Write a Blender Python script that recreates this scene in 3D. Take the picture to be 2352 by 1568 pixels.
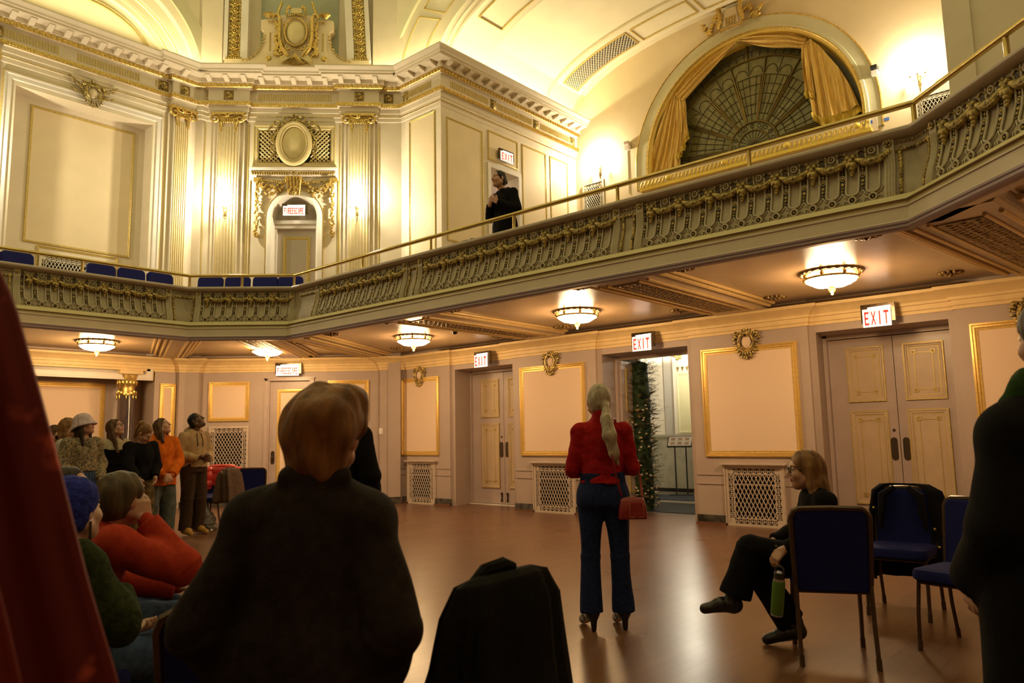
import bpy, bmesh, math, random
import numpy as np
from mathutils import Vector, Matrix, noise
random.seed(7); np.random.seed(7)
PI = math.pi
for o in list(bpy.data.objects): bpy.data.objects.remove(o)
S = bpy.context.scene
COL = S.collection

# ---------------------------------------------------------------- camera
cam = bpy.data.cameras.new('camera'); cam.lens = 1704.9/2352*36; cam.sensor_width = 36
cam.clip_start = .05; cam.clip_end = 200
camo = bpy.data.objects.new('camera', cam); COL.objects.link(camo)
RT, UP, FW = Vector((0.749672, 0.661545, -0.018728)), Vector((0.09725, -0.082126, 0.991866)), Vector((-0.654626, 0.745395, 0.125902))
camo.matrix_world = Matrix(((RT.x, UP.x, -FW.x, 0), (RT.y, UP.y, -FW.y, 0), (RT.z, UP.z, -FW.z, 1.35), (0, 0, 0, 1)))
cam.dof.use_dof = True; cam.dof.focus_distance = 8.0; cam.dof.aperture_fstop = 4.5
S.camera = camo

COVE = 95.0; LAMPW = 68.0; SCW = 200.0
# ---------------------------------------------------------------- world: dim glow of the big lit dome above the hall
w = bpy.data.worlds.new('world'); S.world = w; w.use_nodes = True
bg = w.node_tree.nodes['Background']; bg.inputs[0].default_value = (1.0, .85, .37, 1); bg.inputs[1].default_value = .85
S.view_settings.view_transform = 'Standard'; S.view_settings.look = 'None'
S.view_settings.exposure = 0.0; S.view_settings.gamma = 1.0
try: S.cycles.use_denoising = True; S.cycles.max_bounces = 6; S.cycles.diffuse_bounces = 4; S.cycles.sample_clamp_indirect = 4
except Exception: pass
# ---------------------------------------------------------------- helpers
BB = 16.05; R2 = 2**.5
def frC(c):  return lambda u, v, w: (u, c-w, v)                      # wall across the far long side, u = x
def frX(x):  return lambda u, v, w: (x+w, u, v)                      # wall facing +x, u = y
def frXn(x): return lambda u, v, w: (x-w, u, v)                      # wall facing -x
def frB(b=BB): return lambda u, v, w: ((u-b+w)/R2, (u+b-w)/R2, v)    # corner chamfer, u runs along it
def frS(p, d, n): # generic: origin p, u along d, w along n
    return lambda u, v, w: (p[0]+d[0]*u+n[0]*w, p[1]+d[1]*u+n[1]*w, v+(p[2] if len(p) > 2 else 0))
ID = lambda u, v, w: (u, v, w)
def tag(o, label=None, cat=None, group=None, kind=None):
    if label: o['label'] = label
    if cat: o['category'] = cat
    if group: o['group'] = group
    if kind: o['kind'] = kind
    return o
def empty(name, loc=(0, 0, 0), label=None, cat=None, group=None, kind=None, parent=None):
    o = bpy.data.objects.new(name, None); COL.objects.link(o); o.location = loc; o.empty_display_size = .1
    if parent: o.parent = parent
    return tag(o, label, cat, group, kind)
class MB:
    def __init__(s, f=ID): s.v = []; s.f = []; s.fr = f
    def add(s, vs, fs):
        n = len(s.v); s.v += [s.fr(*p) for p in vs]; s.f += [tuple(i+n for i in q) for q in fs]; return s
    def box(s, a0, a1, b0, b1, c0, c1):
        return s.add([(a0,b0,c0),(a1,b0,c0),(a1,b1,c0),(a0,b1,c0),(a0,b0,c1),(a1,b0,c1),(a1,b1,c1),(a0,b1,c1)],
                     [(0,1,2,3),(4,5,6,7),(0,1,5,4),(1,2,6,5),(2,3,7,6),(3,0,4,7)])
    def prism(s, poly, w0, w1, ax=2):   # poly in two axes, extruded along the third
        n = len(poly)
        def P(p, w): return (p[0], p[1], w) if ax == 2 else ((w, p[0], p[1]) if ax == 0 else (p[0], w, p[1]))
        return s.add([P(p, w0) for p in poly]+[P(p, w1) for p in poly],
                     [tuple(range(n)), tuple(range(n, 2*n))]+[(i, (i+1) % n, n+(i+1) % n, n+i) for i in range(n)])
    def frame(s, u0, u1, v0, v1, prof):  # picture-frame moulding: prof = [(inset, height)] from outer to inner edge
        k = len(prof); vs = []
        for d, h in prof: vs += [(u0+d, v0+d, h), (u1-d, v0+d, h), (u1-d, v1-d, h), (u0+d, v1-d, h)]
        fs = []
        for i in range(k-1):
            for j in range(4): a = 4*i+j; b = 4*i+(j+1) % 4; fs.append((a, b, b+4, a+4))
        return s.add(vs, fs)
    def tube(s, pts, r, n=8, closed=False, cap=True):
        pts = [Vector(p) for p in pts]; m = len(pts)
        rs = r if isinstance(r, (list, tuple)) else [r]*m
        vs = []; prev = None
        for i, p in enumerate(pts):
            if closed: t = pts[(i+1) % m]-pts[i-1]
            else: t = pts[min(i+1, m-1)]-pts[max(i-1, 0)]
            if t.length < 1e-9: t = Vector((0, 0, 1))
            t.normalize()
            if prev is None:
                a = Vector((0, 0, 1)) if abs(t.z) < .9 else Vector((1, 0, 0)); x = t.cross(a).normalized()
            else:
                x = prev-t*prev.dot(t)
                x = x.normalized() if x.length > 1e-6 else t.orthogonal().normalized()
            prev = x; y = t.cross(x)
            for k in range(n):
                a = 2*PI*k/n; vs.append(tuple(p+(x*math.cos(a)+y*math.sin(a))*rs[i]))
        fs = []
        for i in range(m if closed else m-1):
            for k in range(n):
                a = i*n+k; b = i*n+(k+1) % n; j = ((i+1) % m)*n
                fs.append((a, b, j+(k+1) % n, j+k))
        if cap and not closed: fs += [tuple(range(n)), tuple(range((m-1)*n, m*n))]
        return s.add(vs, fs)
    def ell(s, c, r, n=8, m=6, rot=0, ax=2):  # ellipsoid, rot turns it about the axis 'ax'
        if not isinstance(r, (list, tuple)): r = (r, r, r)
        vs = []; ca, sa = math.cos(rot), math.sin(rot)
        def T(x, y, z):
            if rot:
                if ax == 2: x, y = x*ca-y*sa, x*sa+y*ca
                elif ax == 0: y, z = y*ca-z*sa, y*sa+z*ca
                else: x, z = x*ca+z*sa, -x*sa+z*ca
            return (c[0]+x, c[1]+y, c[2]+z)
        vs.append(T(0, 0, r[2]))
        for i in range(1, m):
            t = PI*i/m
            for k in range(n):
                a = 2*PI*k/n; vs.append(T(r[0]*math.sin(t)*math.cos(a), r[1]*math.sin(t)*math.sin(a), r[2]*math.cos(t)))
        vs.append(T(0, 0, -r[2])); L = len(vs)-1
        fs = [(0, 1+k, 1+(k+1) % n) for k in range(n)]
        for i in range(m-2):
            for k in range(n):
                a = 1+i*n+k; b = 1+i*n+(k+1) % n; fs.append((a, b, b+n, a+n))
        fs += [(L, 1+(m-2)*n+k, 1+(m-2)*n+(k+1) % n) for k in range(n)]
        return s.add(vs, fs)
    def lathe(s, prof, n=16, c=(0, 0), sx=1, sy=1, ax=2):  # prof [(r, h)] about axis ax through c
        vs = []
        for r, h in prof:
            for k in range(n):
                a = 2*PI*k/n; x, y = c[0]+r*math.cos(a)*sx, c[1]+r*math.sin(a)*sy
                vs.append((x, y, h) if ax == 2 else ((h, x, y) if ax == 0 else (x, h, y)))
        fs = []; m = len(prof)
        for i in range(m-1):
            for k in range(n): fs.append((i*n+k, i*n+(k+1) % n, (i+1)*n+(k+1) % n, (i+1)*n+k))
        fs += [tuple(range(n)), tuple(range((m-1)*n, m*n))]
        return s.add(vs, fs)
    def grid(s, P):  # P[i][j] points
        a, b = len(P), len(P[0]); vs = [tuple(q) for row in P for q in row]
        return s.add(vs, [(i*b+j, i*b+j+1, (i+1)*b+j+1, (i+1)*b+j) for i in range(a-1) for j in range(b-1)])
    def text(s, txt, cx, cy, h, w0, w1, width=None): # simple block capitals in the u,v plane
        G = {'E': ['11','10','11','10','11'], 'X': 0, 'I': 0}
        L = {'F': [(0,0,.22,1),(0,.82,.9,1),(0,.45,.75,.6)], 'I': [(.35,0,.6,1)], 'R': [(0,0,.22,1),(0,.82,.8,1),(0,.42,.8,.58),(.62,.5,.84,.92)],
             'E': [(0,0,.22,1),(0,.84,.85,1),(0,.43,.7,.58),(0,0,.85,.16)], 'T': [(0,.84,1,1),(.39,0,.61,1)],
             'S': [(.05,.84,.85,1),(0,.5,.2,.95),(.05,.43,.82,.58),(.65,.06,.86,.52),(0,0,.82,.16)], 'C': [(.1,.84,.88,1),(0,.06,.22,.94),(.1,0,.88,.16)],
             'A': [], 'P': [(0,0,.22,1),(.1,.84,.8,1),(.1,.42,.8,.58),(.64,.48,.86,.94)], 'X': []}
        D = {'X': [((0,0),(.78,1)),((.78,0),(0,1))], 'A': [((0,0),(.38,1)),((.84,0),(.46,1)),((.15,.3),(.7,.3))], 'R': [((.35,.48),(.82,0))]}
        n = len(txt); pitch = (width or h*.62*n)/n; cw = pitch*.8
        x = cx-pitch*n/2+pitch*.1
        for ch in txt:
            for a, b, c, d in L.get(ch, []): s.box(x+a*cw, x+c*cw, cy-h/2+b*h, cy-h/2+d*h, w0, w1)
            for (a, b), (c, d) in D.get(ch, []):
                t = .2*cw; dx, dy = (c-a)*cw, (d-b)*h; l = math.hypot(dx, dy); nx, ny = -dy/l*t/2, dx/l*t/2
                p, q = (x+a*cw+t/2, cy-h/2+b*h), (x+c*cw+t/2, cy-h/2+d*h)
                s.prism([(p[0]+nx,p[1]+ny),(q[0]+nx,q[1]+ny),(q[0]-nx,q[1]-ny),(p[0]-nx,p[1]-ny)], w0, w1)
            x += pitch
        return s
    def build(s, name, mat, parent=None, smooth=False, bevel=0, origin=None, kind=None, sub=0, data_only=False):
        me = bpy.data.meshes.new(name); off = Vector(origin) if origin else Vector((0, 0, 0))
        me.from_pydata([tuple(Vector(p)-off) for p in s.v], [], s.f)
        bm = bmesh.new(); bm.from_mesh(me); bmesh.ops.recalc_face_normals(bm, faces=bm.faces)
        if smooth:
            for f in bm.faces: f.smooth = True
        bm.to_mesh(me); bm.free(); me.update()
        if mat:
            for m_ in (mat if isinstance(mat, (list, tuple)) else [mat]): me.materials.append(m_)
        if data_only: return me
        o = bpy.data.objects.new(name, me); COL.objects.link(o)
        if parent:
            o.parent = parent
            o.location = off-world_loc(parent) if parent.rotation_euler[2] == 0 else off
            if parent.rotation_euler[2] != 0 and origin is None: o.matrix_parent_inverse = Matrix.Identity(4)
        else: o.location = off
        if smooth and smooth != 'all':
            try: me.set_sharp_from_angle(angle=math.radians(smooth if smooth is not True and smooth > 1 else 42))
            except Exception: pass
        if bevel:
            b = o.modifiers.new('bevel', 'BEVEL'); b.width = bevel; b.segments = 2; b.limit_method = 'ANGLE'; b.harden_normals = False
        if sub:
            b = o.modifiers.new('sub', 'SUBSURF'); b.levels = sub; b.render_levels = sub
        if kind: o['kind'] = kind
        return o
def world_loc(o):
    l = Vector(o.location)
    p = o.parent
    while p: l = l+Vector(p.location); p = p.parent
    return l
def inst(name, me, parent, M):   # linked copy of mesh data placed by a 4x4 matrix in the parent's space
    o = bpy.data.objects.new(name, me); COL.objects.link(o); o.parent = parent; o.matrix_local = M; return o
def miter(path, i, d):
    p = Vector(path[i][:2]); n = len(path)
    def nr(a, b): t = (Vector(b[:2])-Vector(a[:2])).normalized(); return Vector((t.y, -t.x))
    if i == 0: m = nr(path[0], path[1]); return p+m*d
    if i == n-1: m = nr(path[-2], path[-1]); return p+m*d
    a, b = nr(path[i-1], path[i]), nr(path[i], path[i+1]); m = (a+b)
    if m.length < 1e-6: return p+a*d
    m.normalize(); c = max(.35, m.dot(a)); return p+m*(d/c)
def sweep(mb, path, prof, cap=False):   # moulding swept along a plan path; offset is to the right of travel
    k = len(prof); vs = []
    for i in range(len(path)):
        for d, z in prof: q = miter(path, i, d); vs.append((q.x, q.y, z))
    fs = [(i*k+j, i*k+j+1, (i+1)*k+j+1, (i+1)*k+j) for i in range(len(path)-1) for j in range(k-1)]
    if cap: fs += [tuple(range(k)), tuple((len(path)-1)*k+j for j in range(k))]
    return mb.add(vs, fs)
def light(name, loc, energy, color, radius=.05, kind='POINT', parent=None):
    l = bpy.data.lights.new(name, kind); l.energy = energy; l.color = color
    if kind == 'POINT': l.shadow_soft_size = radius
    o = bpy.data.objects.new(name, l); COL.objects.link(o); o.location = loc
    if parent: o.parent = parent; o.location = Vector(loc)-world_loc(parent)
    return o

# ---------------------------------------------------------------- materials
def mat(name, col, rough=.5, metal=0, noise_s=0, amt=.1, bump=0, bscale=40, emit=None, estr=0, spec=None, col2=None, sheen=0, coat=0, alpha=1, trans=0, stretch=None, detail=4):
    m = bpy.data.materials.new(name); m.use_nodes = True; nt = m.node_tree; b = nt.nodes['Principled BSDF']
    b.inputs['Base Color'].default_value = (*col, 1); b.inputs['Roughness'].default_value = rough; b.inputs['Metallic'].default_value = metal
    if spec is not None: b.inputs['Specular IOR Level'].default_value = spec
    if sheen: b.inputs['Sheen Weight'].default_value = sheen; b.inputs['Sheen Roughness'].default_value = .5
    if coat: b.inputs['Coat Weight'].default_value = coat; b.inputs['Coat Roughness'].default_value = .1
    if trans: b.inputs['Transmission Weight'].default_value = trans
    if alpha < 1: b.inputs['Alpha'].default_value = alpha
    if emit: b.inputs['Emission Color'].default_value = (*emit, 1); b.inputs['Emission Strength'].default_value = estr
    tc = nt.nodes.new('ShaderNodeTexCoord'); src = tc.outputs['Object']
    if stretch:
        mp = nt.nodes.new('ShaderNodeMapping'); mp.inputs['Scale'].default_value = stretch; nt.links.new(src, mp.inputs[0]); src = mp.outputs[0]
    if noise_s:
        n = nt.nodes.new('ShaderNodeTexNoise'); n.inputs['Scale'].default_value = noise_s; n.inputs['Detail'].default_value = detail
        nt.links.new(src, n.inputs['Vector'])
        r = nt.nodes.new('ShaderNodeValToRGB'); nt.links.new(n.outputs['Fac'], r.inputs[0])
        c2 = col2 or tuple(max(0, c*(1-amt*2)) for c in col)
        r.color_ramp.elements[0].position = .35; r.color_ramp.elements[1].position = .65
        r.color_ramp.elements[0].color = (*c2, 1); r.color_ramp.elements[1].color = (*col, 1)
        nt.links.new(r.outputs[0], b.inputs['Base Color'])
    if bump:
        n2 = nt.nodes.new('ShaderNodeTexNoise'); n2.inputs['Scale'].default_value = bscale; n2.inputs['Detail'].default_value = 5
        nt.links.new(src, n2.inputs['Vector'])
        bp = nt.nodes.new('ShaderNodeBump'); bp.inputs['Strength'].default_value = bump; bp.inputs['Distance'].default_value = .01
        nt.links.new(n2.outputs['Fac'], bp.inputs['Height']); nt.links.new(bp.outputs[0], b.inputs['Normal'])
    return m
M = {}
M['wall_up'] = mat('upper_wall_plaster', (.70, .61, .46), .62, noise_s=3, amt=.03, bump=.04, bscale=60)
M['panel_up'] = mat('upper_panel_paint', (.74, .61, .40), .6, noise_s=2, amt=.03, bump=.03, bscale=50)
M['line_gold'] = mat('dull_gold_line', (.62, .46, .14), .45, .35, noise_s=25, amt=.12)
M['gold'] = mat('gold_leaf', (.74, .52, .16), .36, .85, noise_s=30, amt=.22, bump=.25, bscale=70)
M['gold_dark'] = mat('antique_gold', (.66, .50, .17), .42, .55, noise_s=22, amt=.0, col2=(.12, .085, .03), bump=.35, bscale=60)
M['gold_soft'] = mat('soft_gold_paint', (.66, .52, .20), .5, .25, noise_s=14, amt=.1, bump=.1, bscale=50)
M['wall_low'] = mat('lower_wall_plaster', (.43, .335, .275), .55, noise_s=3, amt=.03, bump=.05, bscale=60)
M['panel_low'] = mat('lower_panel_fabric', (.80, .60, .42), .75, noise_s=120, amt=.02, bump=.08, bscale=300)
M['frame_low'] = mat('lower_frame_gold', (.80, .53, .15), .38, .45, noise_s=30, amt=.08)
M['cornice_low'] = mat('lower_cornice_paint', (.76, .56, .27), .55, noise_s=6, amt=.05)
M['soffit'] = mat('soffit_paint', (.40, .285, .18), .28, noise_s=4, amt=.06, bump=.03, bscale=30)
M['soffit_rail'] = mat('soffit_rail_paint', (.62, .43, .18), .32, .2, noise_s=10, amt=.06)
M['soffit_orn'] = mat('soffit_ornament', (.42, .28, .11), .42, .4, noise_s=24, amt=.0, col2=(.10, .06, .025), bump=.6, bscale=45)
M['fascia'] = mat('balcony_fascia_paint', (.66, .56, .42), .5, noise_s=5, amt=.03)
M['fascia_up'] = mat('balcony_fascia_upper_paint', (.62, .54, .28), .5, noise_s=5, amt=.03)
M['lav'] = mat('lavender_moulding', (.34, .255, .275), .5)
M['taupe'] = mat('balustrade_taupe', (.42, .35, .23), .5, noise_s=12, amt=.08, bump=.1, bscale=60)
M['taupe_hi'] = mat('balustrade_tracery', (.53, .46, .32), .48, noise_s=20, amt=.06)
M['slot'] = mat('balustrade_slot', (.38, .32, .15), .55, noise_s=10, amt=.1)
M['dark_relief'] = mat('dark_antiqued_relief', (.10, .075, .045), .6, noise_s=40, amt=.2)
M['cap'] = mat('balcony_cap_paint', (.52, .44, .36), .4, noise_s=8, amt=.05)
M['brass'] = mat('brass', (.62, .46, .16), .22, .9, noise_s=8, amt=.1)
M['navy'] = mat('navy_upholstery', (.012, .015, .12), .85, noise_s=180, amt=.25, bump=.15, bscale=400, spec=.15)
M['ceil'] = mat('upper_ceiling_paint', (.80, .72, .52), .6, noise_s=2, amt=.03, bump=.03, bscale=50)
M['ceil_green'] = mat('arch_band_paint', (.62, .58, .38), .6, noise_s=3, amt=.03)
M['white_trim'] = mat('white_trim_paint', (.72, .66, .58), .5, noise_s=5, amt=.03)
M['door_up'] = mat('upper_door_paint', (.47, .40, .32), .45, noise_s=4, amt=.04)
M['door_low'] = mat('lower_door_paint', (.46, .36, .31), .35, noise_s=4, amt=.04)
M['door_panel'] = mat('lower_door_panel', (.55, .41, .26), .42, noise_s=5, amt=.05)
M['bronze'] = mat('dark_bronze', (.075, .05, .03), .4, .6)
M['black'] = mat('black_void', (.008, .007, .006), .9)
M['marble_black'] = mat('black_marble', (.018, .018, .016), .12, noise_s=9, col2=(.10, .09, .07), amt=.3, coat=.4)
M['grille'] = mat('cream_iron_grille', (.58, .47, .37), .5, noise_s=12, amt=.06)
M['lamp_glass'] = mat('lit_lamp_glass', (1, .9, .75), .3, emit=(1, .80, .50), estr=40)
M['candle'] = mat('lit_candle_bulb', (1, .9, .7), .3, emit=(1, .80, .50), estr=30)
M['sign_white'] = mat('lit_sign_face', (.9, .85, .8), .4, emit=(1, .88, .80), estr=.75)
M['sign_red'] = mat('sign_red_letters', (.75, .02, .015), .5, emit=(1, .03, .02), estr=.45)
M['blue_tape'] = mat('blue_tape', (.06, .15, .55), .6)
M['plastic_white'] = mat('white_plastic', (.75, .72, .68), .4)
M['plastic_black'] = mat('black_plastic', (.02, .02, .02), .4)
M['drape_gold'] = mat('gold_satin', (.78, .52, .13), .36, .2, noise_s=5, amt=.12, sheen=.3, stretch=(6, 6, .6))
M['fringe'] = mat('gold_fringe', (.74, .52, .06), .6, noise_s=60, amt=.25, stretch=(4, 4, .3))
M['glass_leaded'] = mat('dark_leaded_glass', (.14, .135, .045), .22, noise_s=7, col2=(.21, .19, .08), amt=.2, bump=.12, bscale=12)
M['glass_blue'] = mat('dark_border_glass', (.07, .075, .06), .25, noise_s=16, col2=(.13, .11, .03), amt=.4)
M['lead'] = mat('lead_came', (.055, .042, .012), .4, .5)
M['mullion'] = mat('gilt_bronze_mullion', (.16, .115, .028), .4, .6, noise_s=30, amt=.2)
def floor_material():
    m = bpy.data.materials.new('hardwood_floor'); m.use_nodes = True; nt = m.node_tree; b = nt.nodes['Principled BSDF']; L = nt.links.new
    tc = nt.nodes.new('ShaderNodeTexCoord'); mp = nt.nodes.new('ShaderNodeMapping'); mp.inputs['Rotation'].default_value = (0, 0, PI/2)
    L(tc.outputs['Object'], mp.inputs[0])
    br = nt.nodes.new('ShaderNodeTexBrick'); br.offset = .37; br.inputs['Scale'].default_value = 1
    for k, v in (('Brick Width', 2.3), ('Row Height', .092), ('Mortar Size', .0022), ('Mortar Smooth', .2), ('Bias', 0)): br.inputs[k].default_value = v
    br.inputs['Color1'].default_value = (.165, .078, .040, 1); br.inputs['Color2'].default_value = (.135, .062, .032, 1); br.inputs['Mortar'].default_value = (.07, .032, .016, 1)
    L(mp.outputs[0], br.inputs['Vector'])
    mp2 = nt.nodes.new('ShaderNodeMapping'); mp2.inputs['Scale'].default_value = (14, 1.2, 1); L(tc.outputs['Object'], mp2.inputs[0])
    n = nt.nodes.new('ShaderNodeTexNoise'); n.inputs['Scale'].default_value = 3; n.inputs['Detail'].default_value = 6; L(mp2.outputs[0], n.inputs['Vector'])
    mx = nt.nodes.new('ShaderNodeMixRGB'); mx.blend_type = 'MULTIPLY'; mx.inputs[0].default_value = .35
    r = nt.nodes.new('ShaderNodeValToRGB'); r.color_ramp.elements[0].color = (.55, .5, .45, 1); r.color_ramp.elements[1].color = (1, 1, 1, 1)
    L(n.outputs['Fac'], r.inputs[0]); L(br.outputs['Color'], mx.inputs[1]); L(r.outputs[0], mx.inputs[2]); L(mx.outputs[0], b.inputs['Base Color'])
    n2 = nt.nodes.new('ShaderNodeTexNoise'); n2.inputs['Scale'].default_value = 1.3; L(tc.outputs['Object'], n2.inputs['Vector'])
    rr = nt.nodes.new('ShaderNodeMapRange'); rr.inputs['To Min'].default_value = .24; rr.inputs['To Max'].default_value = .34; L(n2.outputs['Fac'], rr.inputs[0]); L(rr.outputs[0], b.inputs['Roughness'])
    bp = nt.nodes.new('ShaderNodeBump'); bp.inputs['Strength'].default_value = .15; bp.inputs['Distance'].default_value = .003; L(br.outputs['Fac'], bp.inputs['Height']); L(bp.outputs[0], b.inputs['Normal'])
    return m
M['floor'] = floor_material()
# ---------------------------------------------------------------- the hall: plan
XC = -6.35                       # axis of the far long side
FRONT = [(-11.64, -3.2), (-11.64, 5.415), (-10.555, 6.5), (-1.43, 6.5), (.45, 4.62), (.45, -4.2)]   # balcony edge
WALLP = [(-15.5, -3.2), (-15.5, 7.2), (-12.31, 10.39), (-.4, 10.39), (3.2, 6.8), (3.2, -4.2)]
SA, SB = -5.87, -1.36            # chamfer ends along its own axis
def spt(s, w=0): return ((s-BB+w)/R2, (s+BB-w)/R2)
# floors
mb = MB(); mb.box(-17.2, 4.2, -5, 11.32, -.12, 0); mb.build('floor', M['floor'], kind='structure')
M['hall_floor'] = mat('hall_marble_floor', (.62, .58, .52), .18, noise_s=2, amt=.15)
mb = MB(); mb.box(-10, -2, 11.32, 16.5, -.12, .0); mb.build('floor_hall', M['hall_floor'], kind='structure')

# ---- lower far wall: piers with recessed door bays
PIERS = [(-12.9, -10.82), (-9.09, -7.24), (-5.45, -3.66), (-1.86, -.3)]
f = frC(10.39); mb = MB(f)
for i, (a, b) in enumerate(PIERS):
    l, r = (0 if i == 0 else .16), (0 if i == 3 else .16)
    mb.prism([(a, 0), (b, 0), (b, -.1), (b-r, -.95), (a+l, -.95), (a, -.1)], 0, 3.2, ax=1)
for i in range(3):
    a, b = PIERS[i][1], PIERS[i+1][0]
    mb.prism([(a, -.06), (a+.09, -.06), (a-.08, -.95), (a-.16, -.95)], 0, 2.69, ax=1); mb.prism([(b, -.06), (b-.09, -.06), (b+.08, -.95), (b+.16, -.95)], 0, 2.69, ax=1); mb.box(a-.16, b+.16, 2.69, 3.2, -.95, -.06)
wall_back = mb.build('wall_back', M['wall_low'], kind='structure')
# subtle dado ledges on the piers
mb = MB(f)
for a, b in PIERS:
    for z0, z1 in ((.58, .60), (.715, .735)): mb.box(max(a, -12.3)+.005, b-.005, z0, z1, 0, .012)
mb.build('dado_ledge', M['wall_low'], wall_back)
# ---- lower corner wall with its door
f = frB(); mb = MB(f)
mb.box(SA-.3, -4.17, 0, 3.2, -.3, 0); mb.box(-3.26, SB+.3, 0, 3.2, -.3, 0); mb.box(-4.17, -3.26, 2.60, 3.2, -.3, 0)
mb.box(SA, -5.56, 0, 3.2, 0, .14); mb.box(-1.80, SB, 0, 3.2, 0, .14); mb.box(-1.62, -1.36, 0, 3.2, .14, .2)
mb.box(-5.5, -4.45, .02, .05, 0, .02)
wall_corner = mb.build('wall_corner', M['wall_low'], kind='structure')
# ---- lower left wall with columned recess
mb = MB()
mb.box(-16.5, -15.5, 6.55, 7.45, 0, 3.2); mb.box(-16.5, -15.5, -3.2, 3.65, 0, 3.2)
mb.box(-16.1, -15.5, 3.65, 6.55, 2.80, 3.2); mb.box(-16.5, -16.1, 3.65, 6.55, 0, 3.2)
mb.box(-15.5, -15.38, 7.0, 7.3, 0, 3.2)
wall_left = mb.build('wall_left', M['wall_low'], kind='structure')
# right wall, its corner and the near wall (mostly outside the frame)
mb = MB(); mb.box(3.2, 3.5, -4.5, 6.9, 0, 9.6); mb.prism([(-.4, 10.39), (3.2, 6.8), (3.42, 7.02), (-.18, 10.61)], 0, 9.6)
mb.build('wall_right', M['wall_low'], kind='structure')
mb = MB(); mb.box(-16.5, 3.5, -4.8, -4.5, 0, 9.6); mb.build('wall_front', M['wall_low'], kind='structure')

# ---- lower cornice, follows the piers
def cpath(steps=.06):
    p = [(-15.5, -3.2), (-15.5, 6.6), (-15.5, 7.2-.12*1.2)]
    p = [(-15.5, -3.2), (-15.5, 7.0), (-15.38, 7.0), (-15.38, 7.15), spt(-5.6, .14), spt(-5.56, .14), spt(-5.56, 0), spt(-1.8, 0), spt(-1.8, .14), spt(-1.50, .14), (-12.2, 10.39)]
    for i in range(3):
        a, b = PIERS[i][1], PIERS[i+1][0]; p += [(a, 10.39), (a, 10.45), (b, 10.45), (b, 10.39)]
    return p+[(-.4, 10.39), (3.2, 6.8), (3.2, -4.2)]
mb = MB(); sweep(mb, cpath(), [(0, 2.79), (.02, 2.79), (.02, 2.83), (.035, 2.84), (.035, 2.90), (.055, 2.905), (.06, 2.94), (.10, 2.985), (.17, 3.02), (.19, 3.03), (.19, 3.07), (.0, 3.10)])
mb.build('trim_1', M['cornice_low'], smooth=30, kind='structure')

# ---- balcony slab and soffit
mb = MB()
n = len(FRONT)
for z, flip in ((3.14, 0), (3.20, 1)):
    for i in range(n-1):
        mb.add([(*FRONT[i], z), (*FRONT[i+1], z), (*WALLP[i+1], z), (*WALLP[i], z)], [(0, 1, 2, 3)])
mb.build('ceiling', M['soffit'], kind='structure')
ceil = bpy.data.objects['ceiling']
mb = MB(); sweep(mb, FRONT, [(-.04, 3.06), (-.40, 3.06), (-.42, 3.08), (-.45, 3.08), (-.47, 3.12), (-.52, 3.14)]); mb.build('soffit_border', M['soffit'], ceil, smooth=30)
# beams between the coffers: (start on edge, end on wall, half width)
def beam(p, q, hw, orn=True):
    d = Vector((q[0]-p[0], q[1]-p[1])); L = d.length; d.normalize(); nrm = (d.y, -d.x)
    fr = frS((p[0], p[1], 0), (d.x, d.y), nrm)        # u along, w across, v up
    a = MB(fr); a.prism([(-hw, 3.14), (-hw+.05, 3.09), (-hw+.07, 3.09), (-hw+.09, 3.06), (hw-.09, 3.06), (hw-.07, 3.09), (hw-.05, 3.09), (hw, 3.14)], .35, L, ax=0) if False else None
    prof = [(-hw, 3.14), (-hw+.05, 3.10), (-hw+.07, 3.10), (-hw+.10, 3.06), (hw-.10, 3.06), (hw-.07, 3.10), (hw-.05, 3.10), (hw, 3.14)]
    a.add([(u, z, w_) for u in (.3, L) for w_, z in prof], [(i, i+1, i+9, i+8) for i in range(7)]+[tuple(range(8))])
    b = a.build('soffit_beam', M['soffit'], ceil, smooth=25)
    r = MB(fr)
    for s in (-1, 1):
        r.tube([(.62, 3.058, s*(hw-.13)), (L-.35, 3.058, s*(hw-.13))], .022, 6)
        r.tube([(.62, 3.055, s*.21), (L-.35, 3.055, s*.21)], .018, 6)
        r.tube([(.5, 3.105, s*(hw+.03)), (L-.2, 3.105, s*(hw+.03))], .03, 6); r.tube([(.5, 3.125, s*(hw+.10)), (L-.2, 3.125, s*(hw+.10))], .022, 6)
    r.build('soffit_moulding', M['soffit_rail'], ceil, smooth=True)
    if orn:
        g = MB(fr); u = .78
        while u < L-.45:
            for w_ in (-.11, 0, .11):
                g.ell((u+random.uniform(-.01, .01), 3.055, w_+random.uniform(-.01, .01)), (.04, .018, .038), 6, 4)
                g.ell((u+.045, 3.055, w_+.05), (.02, .014, .025), 5, 4)
            u += .09
        g.box(.7, L-.42, 3.05, 3.062, -.18, .18)
        g.build('carved_strip', M['soffit_orn'], ceil, smooth=True)
for x in (-8.17, -4.55): beam((x, 6.5), (x, 10.3), .46)
beam((-1.25, 6.32), (-.75, 10.3), .46)
beam((-11.1, 5.96), (-13.9, 8.79), .42); 
for sgn, p, q in ((0, (-11.64, 5.3), (-15.5, 7.0)), (1, (-10.67, 6.4), (-12.5, 10.2))): pass
for a_, b_ in (((-11.64, 1.6), (-15.5, 1.6)),): beam(a_, b_, .46)
def rot2(p, q, hw): beam(p, q, hw, False)
rot2((-11.55, 5.3), (-15.3, 6.75), .26); rot2((-10.7, 6.45), (-12.6, 10.0), .26)

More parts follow.
